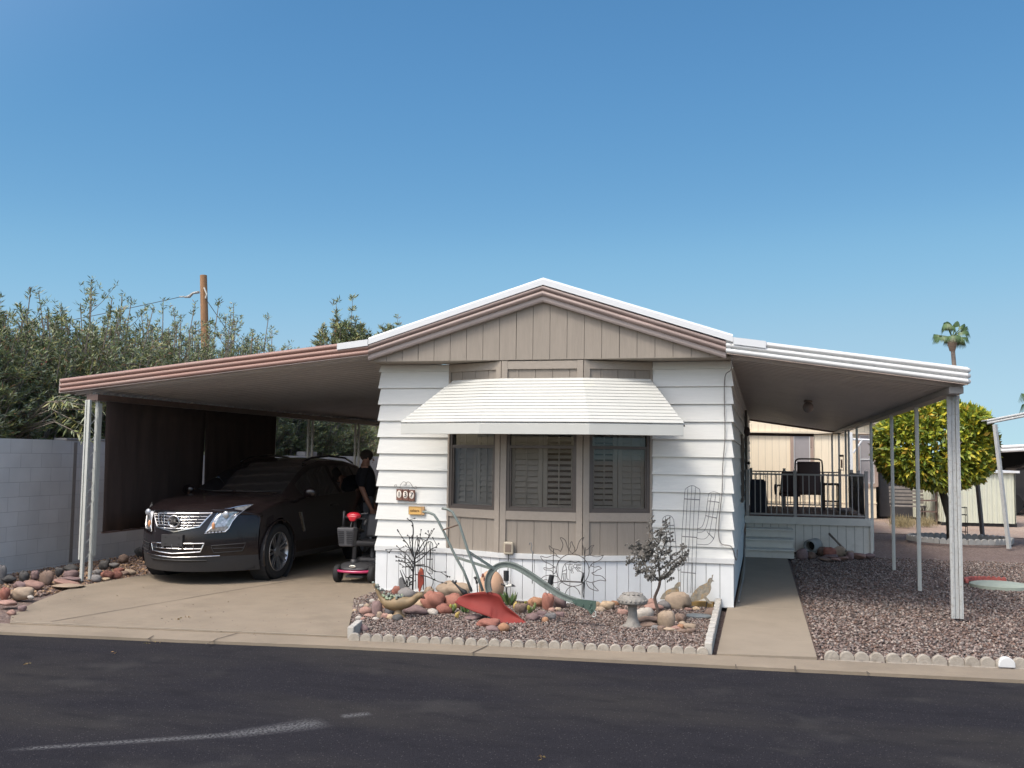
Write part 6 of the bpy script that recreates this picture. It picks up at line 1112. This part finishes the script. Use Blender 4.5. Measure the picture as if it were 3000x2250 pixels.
for s in (1,-1):
    m=MB(); P=[(.47,.50),(.80,.52),(.77,.425),(.50,.41)]; gp=[]
    for a,b in zip(P,P[1:]+P[:1]): gp+=[fp(s*(a[0]+(b[0]-a[0])*k/4),a[1]+(b[1]-a[1])*k/4,.008) for k in range(4)]
    m.tube(gp,.006,5,closed=True); m.tube([fp(s*(.49+.29*k/5),.465,.008) for k in range(6)],.005,5); m.build('fog_lamp_bezel',M_plas,car,world=False)
    # headlight lens on the swept corner
    H=[(.40,.655),(.61,.672),(.64,.71),(.665,.80),(.70,.87),(.75,.945),(.80,1.005),(.73,.995),(.66,.98),(.60,.96),(.55,.955),(.505,.94),(.46,.80)]
    def hp(x,z,d=.012):
        zz=min(z,.93); yy=fy(x,zz)+max(0,z-.90)*.9; return (s*x,yy-d-.006,z)
    m=MB(); cx,cz=.585,.82; inner=[]; 
    V=[hp(cx,cz,.02)]+[hp(*p) for p in H]+[hp(cx+(p[0]-cx)*.55,cz+(p[1]-cz)*.55,.026) for p in H]; n=len(H)
    m.add(V,[(0,1+n+i,1+n+(i+1)%n) for i in range(n)]+[(1+n+i,1+i,1+(i+1)%n,1+n+(i+1)%n) for i in range(n)])
    hl=m.build('headlight',mat('headlight_reflector',(.42,.43,.44),.22,.45,30,metal=.6,coat=1),car,smooth=False,world=False)
    m=MB(); m.tube([hp(*p,.02) for p in H],.006,5,closed=True); m.build('chrome_bezel',M_chr,hl,world=False)
    m=MB(); c=hp(.60,.885,.04); m.sphere(c,.048,7,sc=(1,.6,1)); m.build('projector',mat('lamp_lens',(.35,.37,.4),.05,.05,3,coat=1,metal=.3),hl,smooth=True,world=False)
    m=MB(); c=hp(.49,.75,.03); m.sphere(c,.030,6,sc=(.8,.5,1.5)); m.build('amber_marker',mat('amber_lens',(.55,.26,.12),.2),hl,smooth=True,world=False)
    m=MB()
    for k in range(5): q=hp(.44+.035*k,.675,.03); m.sphere(q,.010,4)
    m.build('daytime_lamps',M_dark,hl,world=False)
    # fender vent and wheel
    m=MB(); m.prism([(1.56,.86),(1.60,.86),(1.72,.60),(1.70,.58)],s*.955,s*.968,'x'); m.build('fender_vent',M_chr,car,world=False)
    for wy in WY:
        M=Matrix.Translation((s*.835,wy,.365))@Matrix.Rotation(s*pi/2,4,'Y')
        m=MB(); m.lathe([(.25,-.11),(.33,-.115),(.362,-.09),(.368,-.04),(.368,.04),(.362,.09),(.335,.112),(.262,.105),(.25,.09)],n=40,M=M,cap=False)
        for k in range(40): a=2*pi*k/40; m.box(.3665,.371,-.012,.012,-.085,.085,M=M@Matrix.Rotation(a,4,'Z'))
        wh=m.build('wheel',M_tyre,car,smooth=True,autos=40,world=False)
        m=MB(); m.lathe([(.262,.10),(.25,.108),(.238,.09),(.232,.0),(.232,-.09)],n=40,M=M,cap=False); m.lathe([(.232,-.02),(0,-.02)],n=24,M=M,mi=1,cap=False)
        for k in range(7):
            q=M@Matrix.Rotation(2*pi*k/7+.2,4,'Z')
            for d in (-1,1): m.hexa([(.045,d*.012-.012,.05),(.242,d*.034-.014,.085),(.242,d*.034+.014,.085),(.045,d*.012+.012,.05),(.045,d*.012-.012,.075),(.242,d*.034-.014,.103),(.242,d*.034+.014,.103),(.045,d*.012+.012,.075)],M=q)
        m.lathe([(.07,.05),(.065,.082),(.03,.09),(0,.09)],n=20,M=M,cap=False); m.build('rim',[M_alloy,M_dark],wh,smooth=True,autos=35,world=False)
        m=MB(); m.tube([(s*.955,wy+.42*cos(a),.365+.42*sin(a)) for a in [pi*(-.12+1.24*k/24) for k in range(25)]],.012,6); m.build('arch_lip',M_paint,bo,world=False)
        m=MB(); m.lathe([(.42,-.0),(.42,.25)],n=32,cap=False,M=Matrix.Translation((s*.70,wy,.37))@Matrix.Rotation(s*pi/2,4,'Y')); m.lathe([(.42,0),(0,0)],n=32,cap=False,M=Matrix.Translation((s*.70,wy,.37))@Matrix.Rotation(s*pi/2,4,'Y')); m.build('wheel_well',M_dark,bo,world=False)
    m=MB(); m.sphere((s*1.03,1.72,1.13),.10,8,sc=(1.05,.55,.72)); m.tube([(s*.93,1.74,1.08),(s*1.02,1.74,1.10)],.03,8); mi_=m.build('mirror',M_paint,car,smooth=True,world=False)
    m=MB(); m.tube([(s*.545,2.35,1.54),(s*.55,2.6,1.61),(s*.55,3.2,1.64),(s*.545,3.8,1.61),(s*.54,4.1,1.53)],.016,8); m.build('roof_rail',M_paint,car,smooth=True,world=False)
    for y in (2.55,3.62): m=MB(); m.box(s*.955-.003,s*.955+.025,y,y+.20,.90,.93); m.build('door_handle',M_paint,car,bevel=.008,world=False)
m=MB(); m.tube([(-.70,1.50,1.15),(-.30,1.30,1.135),(.0,1.30,1.14)],.008,5); m.tube([(.05,1.30,1.14),(.45,1.32,1.14),(.70,1.45,1.15)],.008,5); m.build('wipers',MATS['black_mesh'],car,world=False)
car.location=(CX-.07,CY,0); car.rotation_euler=(0,0,R(-1.0)); car.scale=(.95,1,1)
# ---------------------------------------------------------------- mobility scooter
sc=thing('mobility_scooter','small black mobility scooter with red headlight and pink-red bumper stripe','mobility scooter',(-.52,.45,0),rz=R(4),local=True); M_bp=mat('black_scooter_plastic',(.035,.035,.038),.5,.1,20); M_gp=mat('dark_grey_scooter_plastic',(.07,.07,.075),.55,.1,20); M_rd=mat('red_scooter_plastic',(.55,.015,.03),.3,.05,5,coat=.5)
def wheel(x,y,rr,w,nm='wheel'):
    M=Matrix.Translation((x,y,rr))@Matrix.Rotation(pi/2,4,'Y'); m=MB(); m.lathe([(rr*.5,-w/2),(rr*.88,-w/2),(rr,-w*.3),(rr,w*.3),(rr*.88,w/2),(rr*.5,w/2)],n=28,M=M,cap=False); wh=m.build(nm,M_tyre,sc,smooth=True,autos=40,world=False)
    m=MB(); m.lathe([(rr*.5,-w*.42),(rr*.3,-w*.3),(0,-w*.3)],n=20,M=M,cap=False); m.lathe([(rr*.5,w*.42),(rr*.3,w*.3),(0,w*.3)],n=20,M=M,cap=False); m.build('hub',M_gp,wh,smooth=True,world=False)
for s in (-1,1): wheel(s*.235,.10,.115,.075); wheel(s*.225,.95,.125,.085)
m=MB(); rows_=[]
for k in range(9):
    t=k/8; y=-.03+.30*t; hw=.235*(1-(1-t)**3*.25); rows_.append([(hw*sin(pi/2*(-1+2*j/14)),y+.10*(abs(-1+2*j/14))**2*(1-t),.175+.085*sin(pi/2*min(1,t*1.6))*cos(pi/2*(-1+2*j/14)*.75)) for j in range(15)])
m.grid(rows_); m.box(-.13,.13,.25,.95,.10,.155); m.build('floor_shell',M_bp,sc,smooth=True,world=False,thick=.012,autos=50)
m=MB(); m.tube([(.232*sin(a),-.035+.10*(a/(pi/2))**2,.165-.012*cos(a)) for a in [pi/2*(-1+2*k/16) for k in range(17)]],[.006]+[.018]*15+[.006],8); m.build('bumper_stripe',mat('pink_red_stripe',(.42,.02,.10),.3,.1,5,coat=.6),sc,smooth=True,world=False)
m=MB(); m.sphere((0,-.012,.222),1,6,sc=(.045,.012,.018)); bd=m.build('badge',mat('cream_badge',(.8,.78,.68),.4),sc,smooth=True,world=False)
MB().box(-.030,.030,-.027,-.024,.218,.226).build('badge_mark',M_dark,bd,world=False)
MB().box(-.12,.12,.05,.9,.07,.10).build('chassis',M_gp,sc,world=False,bevel=.01)
m=MB(); m.tube([(-.03,.12,.20),(-.055,.20,.60),(-.075,.26,.80)],[.03,.026,.02],10); m.tube([(-.03,.12,.22),(-.03,.12,.30)],.045,12); m.build('tiller',M_bp,sc,smooth=True,world=False)
m=MB(); x0,x1,y0,y1,z0,z1=-.235,-.0,.0,.17,.47,.715
m.hexa([(x0+.025,y0+.02,z0),(x1-.02,y0+.02,z0),(x1-.02,y1,z0),(x0+.025,y1,z0),(x0,y0,z1),(x1,y0,z1),(x1,y1,z1),(x0,y1,z1)]); bk=m.build('basket',M_gp,sc,bevel=.018,world=False)
m=MB()
for k in range(7):
    for a,b in ((x0+.02,x0+.10),(x1-.10,x1-.02)): z=.515+.024*k; m.box(a,b,y0+.018-(z-z0)*.085-.006,y0+.03,z,z+.009)
m.build('slots',M_dark,bk,world=False)
m=MB(); m.sphere((-.075,.20,.862),1,10,sc=(.098,.06,.048)); m.hexa([(-.105,.13,.79),(-.045,.13,.79),(-.045,.20,.79),(-.105,.20,.79),(-.15,.13,.865),(0,.13,.865),(0,.20,.865),(-.15,.20,.865)]); m.build('headlight_shroud',M_rd,sc,smooth=True,bevel=.012,world=False)
m=MB(); m.tube([(-.09,.17,.80),(-.08,.10,.72)],.006,6); m.tube([(.02,.2,.885),(.12,.2,.90)],.006,6); m.build('cable',M_gp,sc,world=False)
m=MB(); m.tube([(-.22,.21,.72),(-.215,.22,.92)],.018,8); m.tube([(.07,.21,.74),(.09,.25,.82)],.018,8); m.tube([(-.215,.22,.84),(.08,.23,.82)],.014,8); m.build('handlebar',M_bp,sc,smooth=True,world=False)
m=MB(); m.box(-.20,.17,.60,.98,.42,.50); m.build('seat',mat('black_vinyl',(.035,.035,.038),.55,.1,9),sc,bevel=.03,world=False)
m=MB(); m.hexa([(-.16,.93,.52),(.19,.93,.52),(.19,1.0,.52),(-.16,1.0,.52),(-.15,1.0,.84),(.18,1.0,.84),(.18,1.06,.84),(-.15,1.06,.84)]); m.build('backrest',MATS['black_vinyl'],sc,bevel=.03,world=False)
m=MB(); m.tube([(0,.78,.12),(0,.78,.42)],.03,10); m.build('seat_post',M_gp,sc,smooth=True,world=False)
for s in (-1,1): m=MB(); m.tube([(s*.21,.99,.60),(s*.23,.75,.64),(s*.23,.62,.63)],.022,8); m.build('armrest',MATS['black_vinyl'],sc,smooth=True,world=False)
m=MB(); m.box(-.19,.19,.72,1.10,.14,.27); m.build('rear_cover',M_bp,sc,bevel=.04,world=False)
# ---------------------------------------------------------------- the standing man
def skin(name,V,E,rad,root,m_,parent,sub=2):
    me=bpy.data.meshes.new(name); me.from_pydata(V,E,[]); o=bpy.data.objects.new(name,me); COL.objects.link(o); o.modifiers.new('k','SKIN')
    for i,sv in enumerate(me.skin_vertices[0].data): rr=rad[i]; sv.radius=rr if isinstance(rr,tuple) else (rr,rr); sv.use_root=(i==root)
    s=o.modifiers.new('s','SUBSURF'); s.levels=sub; s.render_levels=sub
    dg=bpy.context.evaluated_depsgraph_get(); m2=bpy.data.meshes.new_from_object(o.evaluated_get(dg)); bpy.data.objects.remove(o); o=bpy.data.objects.new(name,m2); COL.objects.link(o); m2.materials.clear(); m2.materials.append(m_); m2.polygons.foreach_set('use_smooth',[True]*len(m2.polygons)); o.parent=parent; return o
M_skin=mat('tanned_skin',(.33,.17,.12),.6,.08,20); M_shirt=mat('black_tshirt',(.010,.010,.014),.95,.2,20); M_pants=mat('grey_jeans',(.11,.115,.13),.9,.15,20); M_hair=mat('short_dark_hair',(.03,.022,.018),.9,.3,60)
man=thing('person','man in a black t-shirt and grey trousers standing in the carport shade, seen from behind','person',(-1.63,3.4,0),rz=R(18),local=True)
# local frame: faces +X after a turn; x forward, y left
V=[(0,0,.93),(0,0,1.10),(.01,0,1.30),(0,0,1.455),(.015,0,1.52),(.03,0,1.605),(.035,0,1.69),  # pelvis..crown
 (0,.18,1.44),(-.03,.24,1.17),(.09,.24,.93),(.13,.23,.86),      # left arm
 (0,-.18,1.44),(-.04,-.245,1.16),(.07,-.25,.92),(.11,-.24,.845), # right arm
 (0,.09,.88),(.03,.10,.50),(-.01,.11,.09),(.05,.12,.045),(.17,.13,.035),
 (0,-.09,.88),(.02,-.10,.50),(-.05,-.11,.09),(.01,-.12,.045),(.13,-.13,.035),(.065,0,1.58)]
E=[(0,1),(1,2),(2,3),(3,4),(4,5),(5,6),(3,7),(7,8),(8,9),(9,10),(3,11),(11,12),(12,13),(13,14),(0,15),(15,16),(16,17),(17,18),(18,19),(0,20),(20,21),(21,22),(22,23),(23,24),(5,25)]
Rr=[(.13,.16),(.125,.15),(.13,.17),(.08,.11),.068,.088,.075,.065,.05,.038,.032,.065,.05,.038,.032,.09,.062,.042,.04,.03,.09,.062,.042,.04,.03,.07]
fV=[];fE=[];fR=[]
for wi,sd in ((10,1),(14,-1)):
    w=V[wi]; b=len(V); pal=(w[0]+.03,w[1]-.004*sd,w[2]-.06); V.append(pal); Rr.append((.022,.034)); E.append((wi,b))
    for k in range(4):
        l=(.062,.074,.070,.054)[k]; o_=(k-1.5)*.018; a=(pal[0]+o_*1.0+.006,pal[1],pal[2]-.035); n0=len(V)
        V+= [a,(a[0]+.010,a[1]-.008*sd,a[2]-l*.5),(a[0]+.006,a[1]-.022*sd,a[2]-l)]; Rr+=[.0095,.009,.0078]; E+=[(b,n0),(n0,n0+1),(n0+1,n0+2)]
    n0=len(V); V+=[(pal[0]+.035,pal[1]-.012*sd,pal[2]+.005),(pal[0]+.05,pal[1]-.018*sd,pal[2]-.03)]; Rr+=[.011,.009]; E+=[(b,n0),(n0,n0+1)]
skin('body',V,E,Rr,0,M_skin,man)
skin('t_shirt',[V[i] for i in (0,1,2,3)]+[(0,.18,1.44),(-.02,.225,1.25),(-.02,.242,1.14),(0,-.18,1.44),(-.03,-.23,1.24),(-.03,-.248,1.13),(0,0,1.485)],[(0,1),(1,2),(2,3),(3,4),(4,5),(5,6),(3,7),(7,8),(8,9),(3,10)],[(.20,.22),(.19,.22),(.19,.24),(.13,.16),.085,.075,.078,.085,.075,.078,.068],0,M_shirt,man)
skin('trousers',[V[0]]+[V[i] for i in (15,16,17,20,21,22)],[(0,1),(1,2),(2,3),(0,4),(4,5),(5,6)],[(.14,.17),.105,.08,.068,.105,.08,.068],0,M_pants,man)
m=MB(); m.sphere((.015,0,1.655),.108,9,sc=(1.0,.86,.92)); m.build('hair',M_hair,man,smooth=True,world=False)
for sd in (1,-1):
    m=MB(); m.sphere((.045,sd*.085,1.60),.022,5,sc=(.7,.35,1.2)); m.build('ear',M_skin,man,smooth=True,world=False)
    m=MB(); m.sphere((.115,sd*.03,1.615),.011,5); m.build('eye',mat('eye_white',(.5,.5,.5),.3),man,smooth=True,world=False)
    f=V[19 if sd>0 else 24]; a=V[17 if sd>0 else 22]; m=MB(); m.sphere(((f[0]+a[0])/2+.02,f[1]*.98,.045),1,8,sc=(.145,.052,.05)); m.build('shoe',mat('black_shoe',(.02,.02,.02),.6),man,smooth=True,world=False)
m=MB(); m.hexa([(.115,-.012,1.565),(.15,-.014,1.565),(.15,.014,1.565),(.115,.012,1.565),(.11,-.006,1.615),(.122,-.006,1.615),(.122,.006,1.615),(.11,.006,1.615)]); m.build('nose',M_skin,man,bevel=.006,smooth=True,world=False)
m=MB(); m.sphere((.118,0,1.54),1,5,sc=(.012,.026,.006)); m.build('mouth',mat('lips',(.28,.10,.08),.5),man,smooth=True,world=False)

# ---------------------------------------------------------------- raised deck under the patio cover
M_dk=mat('grey_deck_paint',(.64,.62,.55),.6,.05,9,dirt=(.54,.52,.46),dscale=4); M_db=mat('red_brown_deck_boards',(.28,.18,.145),.8,.15,4,stretch=(6,.6,1)); M_rail=mat('taupe_rail_metal',(.38,.35,.32),.45,.06,12); M_wick=mat('brown_sling_fabric',(.14,.09,.08),.8,.15,60); M_cf=mat('dark_brown_chair_frame',(.06,.042,.037),.45,.1,20)
dk=thing('patio_deck','raised grey-skirted deck with railing and steps under the patio cover','deck',(5.4,7.2,0))
DY,DE=7.22,11.6
m=MB(); m.box(4.33,6.50,DY,DE,.585,.60)
x=4.33
while x<6.48: m.box(x+.004,min(x+.142,6.5)-.004,DY-.02,DE,.60,.625); x+=.142
m.build('deck_boards',M_db,dk)
m=MB(); m.box(4.31,6.51,DY-.05,DY-.021,.50,.635); m.box(6.501,6.53,DY-.02,DE,.50,.62); m.build('rim_board',M_dk,dk,bevel=.004)
m=MB(); x=4.33
while x<6.5: m.box(x+.003,min(x+.146,6.505)-.003,DY-.012,DY+.008,.0,.499); x+=.146
y=DY+.01
while y<DE: m.box(6.495,6.515,y+.003,min(y+.146,DE)-.003,.0,.499); y+=.146
m.box(6.49,6.535,DY-.04,DY-.013,0,.499); m.box(4.34,6.48,DY+.012,DY+.02,0,.5,1); m.build('deck_skirting',[M_dk,M_gap],dk)
st=thing('deck_steps','three grey-painted steps leading up to the deck beside the home','steps',(4.73,6.4,0))
for k,(y0,z) in enumerate(((5.93,.145),(6.30,.29),(6.70,.44))):
    MB().box(4.335,5.15,y0-.03,y0+.44,z-.028,z).build('tread',M_dk,st,bevel=.004)
    m=MB(); m.box(4.335,5.14,y0+.012,y0+.03,z-.145,z-.029); m.build('riser',M_dk,st)
for x in (4.335,5.11): MB().prism([(5.95,0),(7.16,0),(7.16,.41),(6.72,.41),(6.72,.26),(6.34,.26),(6.34,.115),(5.95,.115)],x,x+.028,'x').build('stringer',M_dk,st)
rl=thing('deck_railing','taupe metal railing with balusters and a gate round the deck','railing',(5.4,7.25,.63))
def rpost2(x,y,h=1.47): MB().box(x-.03,x+.03,y-.03,y+.03,.62,h).box(x-.035,x+.035,y-.035,y+.035,h,h+.012).build('post',M_rail,rl,bevel=.003)
def rails(a,b,n,zt_=1.42,zb_=.675,two=0):
    M,L=frame(a,b); MB().box(0,L,-.02,.02,zt_-.03,zt_,M=M).build('top_rail',M_rail,rl); MB().box(0,L,-.014,.014,zb_-.015,zb_+.012,M=M).build('bottom_rail',M_rail,rl)
    if two: MB().box(0,L,-.014,.014,zt_-.095,zt_-.075,M=M).build('middle_rail',M_rail,rl)
    for k in range(1,n+1): x=L*k/(n+1); MB().box(x-.009,x+.009,-.009,.009,zb_+.012,zt_-.03,M=M).build('baluster',M_rail,rl)
for p in ((4.36,DY+.03),(5.205,DY+.03),(6.44,DY+.03),(4.38,DE-.1),(5.11,DE-.1),(6.30,DE-.1),(6.44,8.7),(6.44,10.2)): rpost2(*p)
rails((4.40,DY+.03),(5.17,DY+.03),7); rails((5.24,DY+.03),(6.41,DY+.03),10); rails((4.41,DE-.1),(5.08,DE-.1),7,two=1); rails((5.14,DE-.1),(6.27,DE-.1),10,two=1)
rails((6.44,DY+.06),(6.44,8.67),2); rails((6.44,8.73),(6.44,10.17),2)
M_cloth=mat('grey_privacy_fabric',(.23,.21,.20),.95,.1,20); m=MB(); m.grid([[(6.405+.006*sin(y*5+z*3),DY+.1+y,z) for y in [i*.2 for i in range(16)]] for z in (.70,.95,1.2,1.38)]); tag(m.build('privacy_fabric',M_cloth,smooth=True,thick=.004),'grey privacy fabric hung along the right-hand deck railing','fabric')
m=MB(); m.grid([[(6.395+.006*sin(y*4),DY+.1+y,z) for y in [i*.2 for i in range(16)]] for z in (1.16,1.28,1.41)]); tag(m.build('fabric_valance',mat('pale_grey_fabric',(.42,.42,.40),.95),smooth=True,thick=.004),'paler folded strip along the top of the deck privacy fabric','fabric')
# furniture
hb=thing('patio_chair','high-backed brown sling patio chair facing away, behind the middle railing post','chair',(5.53,9.1,.625),group='brown patio chairs on the deck')
m=MB(); m.grid([[(5.31+.44*k/8,9.0+.06*t-.10*sin(pi*k/8)*.3,.98+.66*t) for k in range(9)] for t in [i/8 for i in range(9)]]); m.build('backrest',M_wick,hb,smooth=True,thick=.012)
m=MB(); m.grid([[(5.31+.44*k/6,9.02+.46*t,1.0+.03*t*t) for k in range(7)] for t in [i/5 for i in range(6)]]); m.build('seat',M_wick,hb,smooth=True,thick=.03)
m=MB(); m.tube(smoothpts([(5.27,9.0,.80),(5.27,9.0,1.2),(5.27,9.06,1.6),(5.31,9.065,1.68),(5.40,9.07,1.695),(5.66,9.07,1.695),(5.75,9.065,1.68),(5.79,9.06,1.6),(5.79,9.0,1.2),(5.79,9.0,.80)],4),.016,8); m.build('back_frame',M_cf,hb,smooth=True)
for x in (5.27,5.79):
    m=MB(); m.tube(smoothpts([(x,9.02,1.22),(x,9.3,1.24),(x,9.48,1.2),(x,9.5,1.0),(x,9.45,.72)],4),.015,8); m.build('armrest',M_cf,hb,smooth=True)
    m=MB(); m.tube(smoothpts([(x,9.02,.95),(x,8.98,.75),(x,9.0,.65),(x,9.2,.645),(x,9.45,.65)],4),.015,8); m.build('leg',M_cf,hb,smooth=True)
ac=thing('patio_chair','lower brown patio chair with curled arms, left of the high-backed chair','chair',(5.1,10.1,.625),group='brown patio chairs on the deck')
m=MB(); m.box(4.98,5.40,10.0,10.4,.90,.99); m.build('seat',M_wick,ac,bevel=.03); m=MB(); m.hexa([(4.98,9.95,.98),(5.38,9.95,.98),(5.38,10.02,.98),(4.98,10.02,.98),(5.02,9.88,1.42),(5.36,9.88,1.42),(5.36,9.94,1.42),(5.02,9.94,1.42)]); m.build('backrest',M_wick,ac,bevel=.03)
for x in (4.90,5.44): m=MB(); m.tube(smoothpts([(x,10.35,.93),(x-.01,10.3,1.10),(x,10.1,1.14),(x+.02,9.95,1.12)] if 1 else [],4),.02,8); m.tube(smoothpts([(4.90 if x<5 else 5.44,10.0,.95),(x,10.0,1.05),(x+.04*(1 if x<5 else -1),10.0,1.13),(x+.10*(1 if x<5 else -1),10.0,1.13)],3),.018,8); m.build('armrest',M_cf,ac,smooth=True)
for x in (5.04,5.34):
    for y in (10.03,10.36): MB().tube([(x,y,.90),(x,y,.625)],.018,8).build('leg',M_cf,ac)
tb=thing('patio_table','small dark patio table at the right rear of the deck','table',(6.05,10.3,.625)); MB().box(5.86,6.20,10.1,10.6,1.15,1.19).build('table_top',M_cf,tb,bevel=.006); MB().box(5.9,6.17,10.15,10.55,.80,.82).build('shelf',M_cf,tb)
for x in (5.89,6.17):
    for y in (10.13,10.56): MB().tube([(x,y,1.15),(x,y,.625)],.014,6).build('leg',M_cf,tb)
gc=thing('covered_grill','grill under a dark blue-black fitted cover at the left of the deck','grill',(4.62,8.7,.625)); m=MB(); rws=[]
for z,e in ((.63,.03),(.8,.02),(1.0,0),(1.15,-.01),(1.25,-.02),(1.275,-.05)):
    rws.append([(x+(e if x>4.5 else -e*.3)+.01*sin(9*x+7*z+y),y+.012*sin(11*y+5*z),z) for x,y in [(4.40,8.5),(4.5,8.5),(4.62,8.5),(4.70,8.5),(4.70,8.65),(4.70,8.9),(4.55,8.9),(4.40,8.9),(4.40,8.7),(4.40,8.5)]])
m.grid(rws); m.add(rws[-1][:-1],[tuple(range(9))]); m.build('cover',mat('dark_navy_cover',(.035,.038,.05),.8,.2,9),gc)
bl=thing('roller_blind','dark brown rolled-up blind hung across the rear of the patio cover','blind',(5.0,12,2.25)); m=MB(); m.tube([(4.30,12,2.265),(5.78,12,2.25)],.035,10); m.build('roll',M_beam,bl,smooth=True,autos=40); MB().tube([(5.78,12,2.265),(6.45,12,2.30)],.012,6).build('rod',M_beam,bl); m=MB(); m.tube([(5.72,12,2.24),(5.72,12,1.98)],.004,5); m.sphere((5.72,12,1.96),.012,4); m.build('pull_cord',M_beam,bl); MB().sphere((4.36,7.0,2.18),.07,7,sc=(.8,.6,1.3)).build('bracket',M_cf,bl,smooth=True)
fd=thing('hanging_lantern','small dark lantern frame hanging from a patio post','lantern',(6.45,12.9,1.45)); m=MB()
for x in (6.41,6.49): m.box(x-.006,x+.006,12.89,12.90,1.45,1.78)
m.box(6.40,6.50,12.87,12.92,1.76,1.81); m.box(6.40,6.50,12.88,12.91,1.44,1.455); m.build('frame',M_cf,fd)
MB().box(6.43,6.47,12.89,12.90,1.5,1.7).build('insert',mat('lantern_orange',(.4,.22,.14),.5),fd)
# concrete pipe among the deck rocks
pp=thing('concrete_pipe','grey concrete pipe end with a dark round opening among the deck rocks','pipe',(5.62,6.9,.15)); c=[(5.428,6.85,0.152),(5.507,6.85,0.155)]; rr_=abs(c[1][0]-c[0][0]); cz=c[0][2]; cx=c[0][0]
M=Matrix.Translation((cx,6.75,cz))@Matrix.Rotation(R(-18),4,'Z')@Matrix.Rotation(R(-90),4,'X'); m=MB(); m.lathe([(rr_,.30),(rr_,.02),(rr_*1.12,0),(rr_*1.48,.03),(rr_*1.5,.42),(rr_*1.2,.43)],n=24,M=M,cap=False); m.build('pipe',mat('grey_pipe_concrete',(.27,.27,.25),.9,.15,9,bump=.4),pp,smooth=True,autos=45); m=MB(); m.lathe([(rr_*1.02,.25),(0,.25)],n=20,M=M,cap=False); m.build('dark_inside',M_dark,pp)
m=MB(); m.box(5.85,5.90,7.0,7.03,.0,.33); m2=MB(); m2.tube([(5.78,7.1,.36),(6.05,6.8,.08)],.02,6); tag(m2.build('driftwood_stick',M_bark,smooth=True),'grey driftwood stick leaning over the pipe rocks by the deck','stick')
